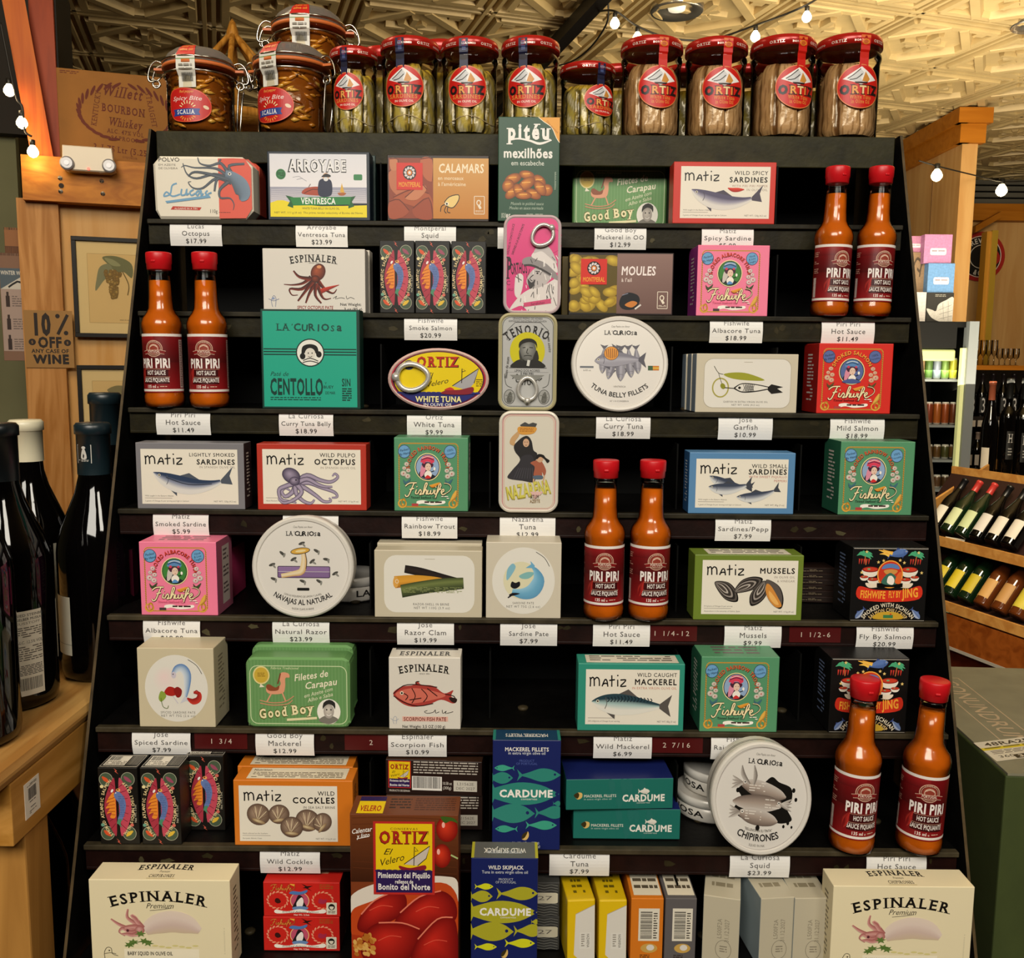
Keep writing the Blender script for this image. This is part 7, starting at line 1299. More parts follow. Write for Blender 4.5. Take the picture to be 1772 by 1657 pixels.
# ================================================================ wooden booth at the left
P0 = at_d(85, 400, 2.6); NB = -EA
def bw(px, py, off=0):
    """point of the booth front (moved off metres towards the camera) under a pixel: along the wall, height"""
    p = at_pl(px, py, P0+NB*off, NB); return (p-P0).dot(EB), p.z
def wbox(px0, py0, px1, py1, off, th, c='808080', mb=None):
    pm = (py0+py1)/2; s0 = bw(px0, pm, off)[0]; s1 = bw(px1, pm, off)[0]; xm = (px0+px1)/2; z0 = bw(xm, py1, off)[1]; z1 = bw(xm, py0, off)[1]
    m = mb or MB(); m.obox(P0+NB*(off-th)+EB*s0+EZ*(z0-P0.z), EB*(s1-s0), NB*th, EZ*(z1-z0), c); return m
FRB = (Matrix((EB, -NB, EZ)).transposed()).to_euler()         # local x along the wall, -y towards the camera
def wmb(px0, py0, px1, py1, off):
    s0, z1 = bw((px0+px1)/2, py0, off); z0 = bw((px0+px1)/2, py1, off)[1]; pm = (py0+py1)/2
    w = bw(px1, pm, off)[0]-bw(px0, pm, off)[0]; sc = bw((px0+px1)/2, pm, off)[0]; loc = P0+NB*off+EB*sc; loc.z = z0; return loc, w, z1-z0
def wthing(name, rect, off, th, body, art, label, cat, mat, bev=.001, partname=None):
    loc, w, h = wmb(*rect, off); mbs = {None: MB().box(-w/2, 0, 0, w/2, th, h, body, bev)}
    if art: art.put(mbs, flat(w, h), dz=.00012)
    return finish(name, mbs, loc, FRB, label, cat, None, mat, partname or name+'_body'), w, h
booth = empty('wooden_booth', P0, (0, 0, 0), 'pine booth front with a golden header beam and framed prints', 'booth')
def bpart(name, m, mat): o = m.build(name, mat, None); o.parent = booth; o.matrix_parent_inverse = Matrix.Translation(P0).inverted(); return o
x0, z0 = bw(50, 1200); bpart('post', wbox(52, 345, 122, 1230, .0, .09), PINE); bpart('panel', wbox(118, 345, 330, 1230, -.03, .02), PLY)
hb = wbox(38, 277, 330, 353, .03, .05)
bpart('header_beam', hb, PINEH)
for i, (px, py) in enumerate(((104, 308), (105, 331), (176, 313), (178, 335))):
    s, z = bw(px, py, .031); p = P0+NB*.031+EB*s; p.z = z; m = MB(); m.add([p+EB*.006*cos(2*pi*k/12)+EZ*.006*sin(2*pi*k/12)+NB*.001 for k in range(12)]+[p+NB*.003], [(k, (k+1) % 12, 12) for k in range(12)], 'c0b8a8'); bpart('bolt_head', m, STEEL)
s, z = bw(106, 321, .031); p = P0+NB*.0312+EB*s; p.z = z; m = MB(); m.add([p+EB*.007*cos(2*pi*k/12)+EZ*.007*sin(2*pi*k/12) for k in range(12)], [tuple(range(12))], '2a1408'); bpart('bolt_hole', m, pmat('dark_hole', '1c0e06', .8))
for a_, b_ in ((55, 70), (70, 84), (84, 97)): bpart('upright_board', wbox(a_, -40, b_, 285, -.02-.004*(a_ % 3), .02), RED)
pts = [(-8, -60), (32, -60), (93, 276), (55, 276)]; V = []
for off in (.0, -.05):
    for q in pts: s, z = bw(q[0], q[1], off+.02); p = P0+NB*(off+.02)+EB*s; p.z = z; V.append(p)
bpart('diagonal_brace', MB().add(V, [(0, 1, 2, 3), (7, 6, 5, 4), (0, 4, 5, 1), (1, 5, 6, 2), (2, 6, 7, 3), (3, 7, 4, 0)], '808080'), BEAM)
wbox(98, -60, 101, 277, -.05, .3).build('wall_edge', pmat('black_edge', '080706', .6), kind='structure')
# whiskey box, emergency light, pictures, sign
a = Art(102, 112, 310, 270); k = '5a2010'
for q in (('Willett', 213, 154, 18, 70, .35, 1), ('BOURBON', 214, 182, 13, 76, 0, 1), ('Whiskey', 216, 205, 14, 58, .25, .8), ('ALC. 47% VOL', 216, 218, 7, 64, 0, .5), ('94 PROOF', 214, 229, 7, 48, 0, .5), ('3-1.75 Ltr (5.25', 206, 250, 10, 94, 0, .8), ('LIQUEUR', 222, 259, 3, 26, 0, 0)): a.t(q[0], q[1], q[2], q[3], k, w=q[4], it=q[5], b=q[6], sf=1, rot=4)
a.t('KENTUCKY', 171, 176, 9, k, w=62, sf=1, rot=-80); a.t('STRAIGHT', 258, 172, 9, k, w=62, sf=1, rot=80)
for s in (-1, 1):
    for i in range(15):
        t = R_(100+i*11) if s < 0 else R_(80-i*11); X, Y = 217+80*cos(t), 181-48*sin(t); a.ell(X, Y, 10, 2.6, k, degr(-t)+90+s*22, n=10)
a.small(108, 116, 140, 122, 2, k, .6)
loc, w, h = wmb(102, 112, 310, 270, -.02)
hb_top = bw(180, 277, .03)[1]; loc.z = hb_top+.001; mb = {None: MB().box(-w/2, 0, 0, w/2, .25, h, '8a5a20', .002)}; 
a.put(mb, lambda u, v, l: (-w/2+u*w, -l*2.5-.0002, v*h)); mb[None].build('whiskey_box', pmat('cardboard_print', None, .8, mott=.08, mscale=15), None, loc, FRB, label='brown cardboard bourbon box with a printed wreath on the header beam', cat='cardboard box')
sa_, sb_ = bw(38, 277, .03)[0], bw(330, 277, .03)[0]; bpart('ledge', MB().obox(P0+NB*-.32+EB*sa_+EZ*(hb_top-.02-P0.z), EB*(sb_-sa_), NB*.299, EZ*.0195), PINEH)
loc, w, h = wmb(107, 253, 198, 296, .0765); em = empty('emergency_light', loc, FRB, 'white two-lamp emergency light mounted on the golden beam', 'emergency light')
m = MB(); m.extr([(-w*.48, h), (w*.46, h), (w*.5, h*.1), (w*.4, 0), (-w*.4, 0), (-w*.5, h*.1)], [(.003, 0, 'd8ccb8'), (0, .004, 'd8ccb8'), (0, .045, 'c8bca8')]); m.build('housing', pmat('white_plastic', None, .4), em)
for s in (-1, 1): m = MB(); m.extr(oval(h*.55, h*.55), [(.004, -.012, '9a9aa0'), (0, -.008, '808088'), (0, .006, '70707a')]); lo = m.build('lamp_head', pmat('lamp_lens', None, .3, metal=.1), em, (s*w*.4, 0, -h*.02)); m = MB(); m.extr(oval(h*.2, h*.2, 16), [(0, -.014, 'b0b0b8'), (0, -.01, 'b0b0b8')]); m.build('bulb', pmat('lamp_lens', None, .3, metal=.1), lo, (0, 0, h*.17))
m = MB(); m.extr(oval(.008, .008, 12), [(0, -.002, 'ff5030'), (0, 0, 'ff5030')]); m.build('indicator', pmat('red_indicator', 'ff3a20', .3, emit='ff3a1c', es=1.5), em, (0, 0, .002))
def picture(rect, label, seed, bunch):
    loc, w, h = wmb(*rect, .0); root = empty('framed_print', loc, FRB, label, 'framed picture'); f = .012
    m = MB(); m.box(-w/2, 0, 0, w/2, .02, f, '100d0a', .001); m.box(-w/2, 0, h-f, w/2, .02, h, '100d0a', .001); m.box(-w/2, 0, f, -w/2+f, .02, h-f, '100d0a', .001); m.box(w/2-f, 0, f, w/2, .02, h-f, '100d0a', .001); m.build('frame', pmat('black_lacquer', None, .45, spec=.2), root)
    a = Art(0, 0, 200, 200*h/w); H = 200*h/w; a.rect(28, 34, 172, H-30, 'd0b074'); a.rframe(28, 34, 172, H-30, 1, .8, '9c8450'); q = random.Random(seed)
    if bunch:
        for P, c in (([(70, 44), (110, 40), (150, 60), (150, 100), (128, 84), (108, 88), (92, 70)], '6a6a44'), ([(62, 72), (88, 62), (96, 84), (70, 112), (48, 140), (52, 106)], '7a7a58'), ([(76, 46), (100, 50), (120, 66), (96, 66)], '8a8a60')): a.blob(P, c)
        for i in range(70): v = q.random(); a.ell(98+q.uniform(-1, 1)*22*(1-v*.8), 82+v*76, 6, 6, q.choice(('a07c34', 'b08e44', '8a6a2c')), 0, 10, '6e5420')
        a.line([(124, 82), (140, 120), (136, 150)], 3, '6e5a2c', 4); a.small(104, H-40, 150, H-36, 1, '8a744a')
    else:
        for i in range(40): v = q.random(); a.ell(104+q.uniform(-1, 1)*34*(1-v*.6), 60+v*80, 7, 7, q.choice(('8a6a2c', 'a0823c', '6e5a2c')), 0, 10, '5a4420')
        a.blob([(70, 62), (100, 48), (140, 56), (130, 76), (96, 72)], '7a7048')
    mb = {None: MB().box(-w/2+f, .008, f, w/2-f, .012, h-f, 'd6bc84')}; iw, ih = w-2*f, h-2*f; a.put(mb, lambda u, v, l: ((u-.5)*iw, .0078-l*2, f+v*ih)); mb[None].build('print', pmat('art_paper', None, .7), root)
    MB().box(-w/2+f, .004, f, w/2-f, .005, h-f).build('glazing', glassmat('picture_glass', 'ffffff', .97, .03), root)
picture((127, 411, 268, 584), 'black-framed print of a bunch of grapes and a leaf, upper of two', 3, True); picture((137, 632, 272, 800), 'black-framed print partly hidden by wine bottles, lower of two', 5, False)
a = Art(190, 680, 555, 1118); k = '1a0c06'
a.t('10', 322, 862, 150, k, w=150, b=2.6); a.line([(300, 735), (300, 830)], 3, '9a7038', 1); a.line([(255, 720), (262, 840)], 3, '9a7038', 1); a.line([(440, 862), (520, 710)], 24, k, 1); a.ell(444, 722, 17, 17, k); a.ell(503, 850, 17, 17, k); a.t('OFF', 380, 962, 76, k, w=182, b=2.4); a.ell(245, 922, 27, 25, k); a.ell(510, 925, 27, 25, k); a.t('$', 245, 932, 20, '9a7038'); a.t('$', 510, 935, 20, '9a7038'); a.t('ANY CASE OF', 378, 1004, 28, k, w=282, b=1.6); a.t('WINE', 386, 1086, 66, k, w=270, b=3)
wthing('discount_sign', (43, 537, 127, 636), .004, .002, '98703a', a, 'kraft sign reading 10% off any case of wine on the post', 'sign', pmat('kraft_paper', None, .7), .0002)
def clip(rect, body, label, off, th=.02):
    a = Art(0, 0, 100, 330); a.rect(2, 46, 98, 300, 'a08c84'); a.rect(2, 46, 98, 110, '4a5864'); a.poly([(2, 110), (98, 60), (98, 110)], 'c0bcb4'); a.t('WINTER WINE', 50, 66, 12, 'd8d4cc', w=90, b=.6); a.line([(30, 104), (62, 86), (80, 92)], 6, '15161a', 2)
    for y in (130, 200, 262): a.rect(18, y, 32, y+34, '2a1814'); a.rect(21, y-12, 29, y, '2a1814'); a.small(40, y, 94, y+36, 5, '6a5c58', .8)
    a.bars(2, 0, 98, 8, '4a2c18', 20); return wthing('brochure_board', rect, off, th, body, a, label, 'brochure board', pmat('printed_board', None, .7), .001)
wthing('slatted_box', (8, 394, 51, 446), -.04, .04, '8a5a34', Art(0, 0, 100, 100).bars(0, 0, 100, 8, '3c2010', 14).rect(0, 62, 100, 98, '4a2814').bars(0, 64, 100, 96, '6a4020', 26), 'ribbed brown card box behind the brochure board', 'box', pmat('printed_board', None, .7))
clip((2, 438, 51, 624), '7a5a48', 'hanging brochure board with small wine bottle pictures', -.015)
struct(wbox(-700, 205, 60, 1500, -.5, .05), 'wall_1', GREEN); struct(wbox(-700, -300, 60, 206, -.45, .05), 'wall_2', pmat('brown_black_wall', '1c150e', .8))
for px, py, lb in ((16, 157, 'lit globe bulb highest of three beside the orange brace'), (38, 213, 'lit globe bulb midway down the orange brace'), (57, 263, 'lit globe bulb on the end of the golden beam')):
    s, z = bw(px, py, .06); p = P0+NB*.06+EB*s; p.z = z; bulb(p, 9.5*scale_at(p), lb, 'globe bulbs beside the orange brace', 15)
Q = []
for px, py in ((2, 60), (14, 120), (20, 150), (30, 190), (40, 206), (44, 245), (56, 256)): s, z = bw(px, py, .065); p = P0+NB*.065+EB*s; p.z = z+.03; Q.append(p)
cable(Q, 'black cable of the globe bulbs along the orange brace', .003)
# bentwood finial behind the jars
p = at_d(402, 36, 2.4); root = empty('bentwood_lantern', (p.x, p.y, 0), label='bentwood lantern top with curved golden slats behind the clamp-lid jars', cat='lantern'); zt = p.z
GW = wood('bent_cane', '8a5a1c', 'b07c34', 2, 2, False)
for i in range(8):
    t = 2*pi*i/8+.2; MB().tube(smooth_pts([(0, 0, zt-.03), (.03*cos(t), .03*sin(t), zt-.06), (.085*cos(t), .085*sin(t), zt-.13), (.11*cos(t), .11*sin(t), zt-.24)], 5), .0075, '808080', 8).build('curved_slat', GW, root)
MB().lathe([(.018, zt-.06), (.016, zt-.03), (.008, zt-.005), (.002, zt+.004)], n=12).build('tip', GW, root); MB().lathe([(.12, zt-.26), (.12, zt-.24)], n=20).build('hoop', GW, root); MB().lathe([(.02, 0), (.02, zt-.24)], n=12).build('pole', GW, root); MB().lathe([(.15, 0), (.15, .02)], n=24).build('foot', GW, root)
# ================================================================ wine table at the left
TZ = 1.085; TX = -.421; WT = wood('table_top_pine', 'a8763a', 'd0a25e', 1, .8, True); WA = wood('table_apron_pine', 'a8742e', 'c8924a', 1, .9, False); WL = wood('table_leg_pine', '9c6c32', 'bc8844', 2, .9, False)
tb = empty('wine_table', (TX-.4, 1.0, 0), (0, 0, 0), 'rough pine table carrying the dark wine bottles', 'table')
def tpart(n, m, mat): o = m.build(n, mat); o.parent = tb; o.matrix_parent_inverse = Matrix.Translation((TX-.4, 1.0, 0)).inverted(); return o
tpart('table_top', MB().box(TX-.75, .705, TZ-.02, TX+.003, 1.29, TZ, bev=.0085), WT); tpart('side_apron', MB().box(TX-.02, .742, TZ-.075, TX, 1.27, TZ-.0195, bev=.001), WA); tpart('front_apron', MB().box(TX-.72, .745, TZ-.075, TX-.02, .765, TZ-.0195, bev=.001), WA)
tpart('leg', MB().box(TX-.045, .768, 0, TX-.005, .81, TZ-.075, bev=.002), WL); tpart('leg', MB().box(TX-.02, 1.03, 0, TX-.004, 1.045, TZ-.075), WL); tpart('leg', MB().box(TX-.06, 1.2, 0, TX-.01, 1.25, TZ-.075), WL); tpart('leg', MB().box(TX-.7, .768, 0, TX-.65, .81, TZ-.075), WL); tpart('leg', MB().box(TX-.7, 1.2, 0, TX-.65, 1.25, TZ-.075), WL)
tpart('lower_shelf', MB().box(TX-.7, .77, .74, TX-.006, 1.25, .76), WL); tpart('cross_rail', MB().box(TX-.02, .815, .80, TX-.004, .84, .835), WL)
a = Art(0, 0, 60, 160); a.t('BARCODE', 30, 30, 8, '2a2826', w=44) if 0 else None; a.small(8, 12, 52, 24, 2, '2a2826'); a.bars(12, 30, 48, 84, n=18); a.small(16, 92, 44, 100, 1, '2a2826'); a.small(20, 118, 42, 126, 1, '2a2826'); a.small(14, 134, 46, 150, 2, '5a5450')
mb = {None: MB().box(0, -.0125, 0, .0004, .0125, .032, 'e4dccc')}; a.put(mb, lambda u, v, l: (.0005+l, (u-.5)*.022, v*.032)); st = mb[None].build('price_sticker', PRINT, None, (TX, .775, TZ-.062), label='small barcode sticker on the side of the pine table', cat='sticker')
BOTG = pmat('dark_bottle_glass', '050404', .05, spec=.45)
def wine(P, r, h, label, cap='0d1417', lab=None, labyaw=0, art=None, body=None, rot=None, caph=.2, burg=True, lz=(.14, .52), wrap=1.2, group=None):
    """a wine bottle: glass, capsule, paper label"""
    root = empty('wine_bottle', P, rot or (0, 0, 0), label, 'wine bottle', group); g = body or BOTG; nr = r*.37
    pr = [(r*.8, 0), (r*.97, .004), (r, .012), (r, h*.5), (r*.97, h*.54), (r*.85, h*.6), (r*.66, h*.67), (r*.5, h*.73), (nr*1.08, h*.79), (nr, h*.85), (nr, h*.975)] if burg else [(r*.8, 0), (r*.97, .004), (r, .012), (r, h*.6), (r*.95, h*.64), (r*.75, h*.68), (r*.5, h*.71), (nr*1.05, h*.74), (nr, h*.78), (nr, h*.975)]
    MB().lathe(pr, n=36).build('bottle_glass', g, root)
    z0 = h*(1-caph); MB().lathe([(nr*1.1, z0, cap), (nr*1.1, h*.955, cap), (nr*1.2, h*.957, cap), (nr*1.2, h*.99, cap), (nr*1.05, h, cap), (.001, h, cap)], n=28, caps=False).build('capsule', pmat('capsule_foil', None, .35), root)
    if lab:
        a = art or Art(0, 0, 100, 100); mb = {None: MB()}; b = Art(*a.b); b.rect(*a.b, lab); b.it += [(p, V, F, c, q, L+1) for p, V, F, c, q, L in a.it]; R2 = r*1.004
        b.put(mb, lambda u, v, l: ((R2+l)*sin(labyaw+(u-.5)*wrap), -(R2+l)*cos(labyaw+(u-.5)*wrap), h*(lz[0]+(lz[1]-lz[0])*v)), sub=20); mb[None].build('paper_label', pmat('label_paper', None, .6), root)
    return root
def tw(px, py, r, top, label, **kw):
    p = at_z(px, py, TZ+.0008); Y = p.y+r*.9; d = (at_y(px, py, Y)-CAMP).dot(F_); x = at_y(px, py-60, Y).x; lo, hi = .1, .6
    for _ in range(40):
        h = (lo+hi)/2
        if proj((x, Y, TZ+h))[1] > top: lo = h
        else: hi = h
    return wine((x, Y, TZ+.0008), r, h, label, **kw)
a = Art(0, 0, 130, 470); a.t('RIED STEINBERG', 12, 30, 14, '3a342c', al='l', w=150, b=.5); a.t('GELBER MUSKATELLER', 12, 52, 14, '2c2620', al='l', w=170, b=.6); a.t('SUSSTOFF', 12, 74, 13, '6a6258', al='l', w=110); a.small(10, 90, 126, 150, 5, '5a5248'); a.t('ALC. 12.5% VOL', 10, 180, 16, '2c2620', al='l', w=120, it=.1); a.small(10, 195, 126, 280, 7, '5a5248', .8); a.small(10, 300, 126, 360, 7, '1c1814', .9); a.bars(14, 372, 118, 440, n=26)
tw(20, 1238, .043, 733, 'dark bottle whose back label carries a barcode', lab='d8d0bc', labyaw=R_(52), art=a, lz=(.06, .36), wrap=.62, burg=True)
tw(-62, 1316, .046, 690, 'dark bottle nearest the camera, cut by the edge of the view')
tw(64, 1152, .041, 727, 'dark bottle with a cream capsule behind the barcode bottle', cap='ddd5b8', caph=.17, lab='c8c4b0', labyaw=R_(75), lz=(.12, .5), wrap=.6)
a = Art(0, 0, 100, 120); a.line([(0, 98), (100, 98)], 1, '8a8678', 1)
tw(178, 1182, .041, 732, 'dark bottle with a plain white label against the stand', lab='dcd8c4', labyaw=R_(-58), art=a, lz=(.11, .34), wrap=1.3, cap='16252b')
tw(198, 1130, .041, 680, 'dark bottle behind the plain-labelled one, only its shoulder showing', cap='16252b')
a = Art(0, 0, 50, 90); a.rframe(2, 2, 48, 88, 1, 2, 'c8c4bc'); a.blob([(18, 66), (20, 34), (26, 18), (32, 34), (34, 66)], 'c8c4bc'); a.ell(26, 16, 6, 7, 'c8c4bc'); a.small(8, 72, 42, 82, 2, 'c8c4bc')
cp = [o for o in COL.objects if o.name.startswith('wine_bottle')][3]; nr = .041*.37*1.105; hh = cp.children[1].dimensions.z if 0 else None
mb = {None: MB()}; zc_ = max(v.co.z for v in cp.children[1].data.vertices); a.put(mb, lambda u, v, l: ((nr+l)*sin(R_(-12)+(u-.5)*1.1), -(nr+l)*cos(R_(-12)+(u-.5)*1.1), zc_*(.845+.075*v))); mb[None].build('capsule_emblem', PRINT, cp)
for px, py, i in ((70, 1600, 0), (98, 1600, 1)):
    P = Vector((TX-.075-.02*i, .90+.085*i, .7608)); wine(P, .037, .27, ('dark bottle on the lower shelf of the pine table, nearer', 'dark bottle on the lower shelf of the pine table, farther')[i])
for i, (px, yb) in enumerate(((-2, 700), (24, 722), (47, 735))):
    p = at_d(px, 722, 3.3 if i != 1 else 3.42); p.z = at_d(24, 722, 3.3).z; wine(p, .036, .27, ('dark bottle with a white label below the brochure board, outermost', 'dark bottle with a white label below the brochure board, middle', 'dark bottle with a white label below the brochure board, innermost')[i], lab='b8b4ac', labyaw=R_(10), lz=(.1, .35), wrap=1.6, cap='101012')
p = at_d(24, 722, 3.3); MB().box(p.x-.5, p.y-.06, p.z-.025, p.x+.35, p.y+.25, p.z-.0005).build('bottle_shelf', pmat('dark_stained_wood', '1c1410', .5), label='dark shelf carrying labelled bottles behind the pine post', cat='shelf')
# ================================================================ right-hand background
def fb(px0, py0, px1, py1, Y, th, c='808080', mb=None, bev=0):
    A = at_y(px0, (py0+py1)/2, Y); B_ = at_y(px1, (py0+py1)/2, Y); z1 = at_y((px0+px1)/2, py0, Y).z; z0 = at_y((px0+px1)/2, py1, Y).z
    return (mb or MB()).box(A.x, Y, z0, B_.x, Y+th, z1, c, bev)
rb = empty('timber_booth', (3, 5.9, 0), label='pale timber booth with an orange crown moulding beyond the stand', cat='booth')
def rpart(n, m, mat): o = m.build(n, mat); o.parent = rb; o.matrix_parent_inverse = Matrix.Translation((3, 5.9, 0)).inverted(); return o
PALE = wood('pale_boards', 'b88a52', 'c49a62', 2, .35, False); MOULD = wood('orange_moulding', '9c5c14', 'ac6a1c', 0, .5, False)
k0 = at_d(1662, 300, 5.6); k1 = at_d(1545, 300, 6.6); zt = CEIL-.03; dv = Vector((k1.x-k0.x, k1.y-k0.y, 0))
rpart('side_boards', MB().obox((k0.x, k0.y, 0), dv, Vector((.05, .01, 0)), (0, 0, zt-.2)), PALE)
for f in (.36, .78): rpart('board_joint', MB().obox(Vector((k0.x, k0.y, .5))+dv*f-Vector((.003, .003, 0)), dv*.006, (.004, 0, 0), (0, 0, zt-.75)), pmat('dark_joint', '6a4a24', .8))  # dark brown strip along each board joint
e1 = at_d(1689, 300, 5.6); rpart('corner_post', MB().obox((k0.x, k0.y, 0), (e1.x-k0.x, e1.y-k0.y, 0), (.03, .1, 0), (0, 0, zt-.17)), PALE)
for o_, zl, zh in ((.03, .2, .09), (.055, .09, .001)):
    rpart('crown_moulding', MB().obox((k0.x-o_, k0.y-o_, zt-zl), dv, Vector((.06, 0, 0)), (0, 0, zl-zh)), MOULD); rpart('crown_moulding', MB().obox((k0.x-o_, k0.y-o_, zt-zl), (e1.x-k0.x+2*o_, e1.y-k0.y, 0), (0, .06, 0), (0, 0, zl-zh)), MOULD)
struct(fb(1660, 376, 2000, 900, 7.6, .05), 'wall_3', PALE); struct(fb(1660, 353, 2000, 382, 7.5, .1), 'trim_1', MOULD)
m = MB()
for i in range(8): fb(1640, 268+i*11, 2000, 276+i*11, 8.3-.1*i, .12, '5a564c', m)
struct(m, 'ceiling_1', pmat('grey_ribbed_ceiling', None, .6)); struct(fb(1600, 262, 2000, 356, 8.6, .05), 'wall_4', DARKW)
for px, py, Y, lb in ((1621, 304, 5.2, 'lit bulb hanging in front of the pale timber booth'), (1733, 330, 6.2, 'lit bulb hanging in front of the grey ribbed ceiling')): p = at_y(px, py, Y); bulb(p, 9.5*scale_at(p), lb, 'bulbs near the timber booth')
cable([at_y(1590, 278, 5.2), at_y(1625, 288, 5.25), at_y(1690, 304, 5.7), at_y(1736, 314, 6.2), at_y(1790, 312, 6.4)], 'thin cable linking the bulbs by the timber booth', .004)
# round sign, brace, yellow edge
p = at_y(1697, 444, 7.58); r = 42*scale_at(p); a = Art(0, 0, 200, 200); a.ell(100, 100, 98, 98, 'a02018', n=48); a.ring(100, 100, 84, 84, 3, 'd8d0c4'); a.ell(100, 100, 80, 80, '15110f', n=40); a.blob([(120, 40), (160, 70), (180, 110), (150, 140), (130, 120), (150, 90)], 'a8241c'); a.ell(100, 100, 50, 50, '15110f'); a.ring(100, 100, 48, 48, 3, 'd8d0c4'); a.t('BREWERY', 100, 46, 20, 'd8d0c4', w=120, b=1, arc=70); a.t('& CO.', 100, 176, 20, 'd8d0c4', w=60, b=1, arc=-72)
mb = {None: MB()}; mb[None].extr([(q[0]*r, q[1]*r) for q in oval(2, 2, 40)], [(0, 0, 'a02018'), (0, .015, 'a02018')]); a.put(mb, lambda u, v, l: ((u-.5)*2*r, -l*6-.0005, v*2*r), dz=.0002); mb[None].build('round_sign', pmat('enamel_sign', None, .4), None, (p.x, 7.58, p.z-r), label='round red and black sign on the pale wall', cat='sign')
fb(1681, 400, 1689, 1190, 6.9, .08, 'b8862c').build('cabinet_edge', pmat('golden_board', 'b07a24', .4), label='golden cabinet side standing beside the round sign', cat='cabinet side'); fb(1690, 398, 1700, 1190, 6.88, .02, 'd8b03c').build('brass_strip', pmat('brass', 'd8b040', .3, metal=.6), label='shiny brass strip upright in front of the round sign', cat='metal strip')
MB().obox(at_y(1688, 402, 7.43), at_y(1732, 377, 7.43)-at_y(1688, 402, 7.43), (0, .06, 0), (0, 0, .05)).build('shelf_bracket', MOULD, label='slanted wooden bracket under the far beam', cat='bracket')
# fridge with goods on top
FY = 5.02; fr = empty('display_fridge', (at_y(1630, 800, FY).x, FY, 0), label='tall lit display fridge full of cans', cat='fridge')
def fpart(n, m, mat): o = m.build(n, mat); o.parent = fr; o.matrix_parent_inverse = Matrix.Translation(fr.location).inverted(); return o
zf = at_y(1620, 556, FY).z; xl = at_y(1540, 800, FY).x; xr = at_y(1672, 800, FY).x; gx = at_y(1656, 800, FY).x
FR = pmat('fridge_grey', '6c7276', .4); FB_ = pmat('fridge_black', '060606', .5, spec=.15)
fpart('cabinet', MB().box(xl, FY+.42, 0, xr, FY+.47, zf).box(xl, FY, 0, xl+.03, FY+.42, zf).box(xr-.03, FY+.02, 0, xr, FY+.42, zf).box(xl, FY, 0, xr, FY+.42, .08).box(xl, FY, zf-.03, xr, FY+.42, zf), FB_); fpart('header', fb(1540, 557, 1656, 602, FY-.02, .42), FB_); fpart('door_frame', MB().box(gx, FY-.04, 0, xr, FY+.02, zf), FR); fpart('door_seal', MB().box(gx-.02, FY-.02, 0, gx, FY+.01, zf-.14), pmat('glowing_gasket', 'c8cc98', .5, emit='c8d088', es=.25))  # door seal is no lamp; the fridge glow is put into its material
fpart('canopy', fb(1560, 604, 1654, 624, FY+.02, .2, '808080', None, .01), pmat('lit_canopy', '9ca070', .4, emit='b8c078', es=.35)); fl = area('fridge_tube', ((xl+gx)/2, FY+.1, zf-.26), ((xl+gx)/2, FY+.3, 0), .4, .05, .7, (.85, 1, .6))
CANS = pmat('can_print', None, .3, metal=.2)
rows = ((656, ('a8886a', '4a6a30', '8a94a8', '7a9a50', 'b8b83c'), 36, 'tallest'), (735, ('8a4a1c', '6a2c14', '8a4a1c', '7a3a18', '5a2c14'), 38, ''), (795, ('2c5a34', '4a3418', '4a3418', '3a3a1c', '5a4020'), 24, ''), (846, ('3a3418', '3a2814', '4a3420', '3a2814', '2c2412'), 22, ''))
names = ('top', 'second', 'third', 'lowest visible')
for ri, (yb, cols, hp, _) in enumerate(rows):
    z = at_y(1620, yb, FY+.05).z; fpart('shelf', MB().box(xl+.03, FY+.03, z-.012, gx, FY+.41, z), FR)
    for i, c_ in enumerate(cols):
        p = at_y(1592+i*14, yb, FY+.12); s = scale_at(p); root = MB().lathe([(5.5*s, 0, 'c0c0b8'), (6.4*s, 3*s, c_), (6.4*s, (hp-4)*s, c_), (5.2*s, hp*s, 'd0d0c8')], n=16)
        root.build('drink_can', CANS, None, (p.x, FY+.12, z+.001), label='can on the %s shelf of the lit fridge, %s from the stand' % (names[ri], ('first', 'second', 'third', 'fourth', 'fifth')[i]), cat='can', group='cans in the fridge')
gy = FY+.1
def gift(rect, c, label, art=None, Yo=0, th=.12, zbase=None):
    A = at_y(rect[0], rect[3], gy+Yo); w = at_y(rect[2], rect[3], gy+Yo).x-A.x; z1 = at_y(rect[0], rect[1], gy+Yo).z; z0 = zbase if zbase is not None else A.z
    mb = {None: MB().box(-w/2, 0, 0, w/2, th, z1-z0, c, .002)}
    if art: art.put(mb, lambda u, v, l: ((u-.5)*w, -l*4-.0003, v*(z1-z0)))
    mb[None].build('gift_box', pmat('gift_wrap', None, .6, mott=.15, mscale=90), None, (A.x+w/2, gy+Yo, z0), label=label, cat='box'); return z1
lab = lambda: Art(0, 0, 100, 100).rr(22, 48, 80, 72, 6, 'c8c0c8').small(28, 55, 74, 65, 1, '8a7a8a')
bird = Art(0, 0, 100, 100); bird.rect(0, 0, 100, 100, '14120f'); bird.small(30, 6, 70, 16, 2, '8a8880'); bird.blob([(0, 55), (20, 58), (36, 62), (44, 40), (70, 26), (100, 18), (100, 100), (60, 100), (20, 84)], 'b4b2ae'); bird.lines([[(44, 60), (70, 50), (96, 40)], [(48, 74), (74, 66), (98, 60)], [(52, 88), (80, 82), (98, 78)], [(60, 36), (66, 90)], [(80, 28), (84, 96)]], 1.5, '7a7874', 3)
zb = gift((1602, 506, 1648, 553), '14120f', 'black box with a pale grey bird on the fridge', bird, 0, .15, zf+.001); gift((1575, 505, 1601, 553), 'b8b4b4', 'plain whitish box beside the bird box on the fridge', None, .0, .15, zf+.001)
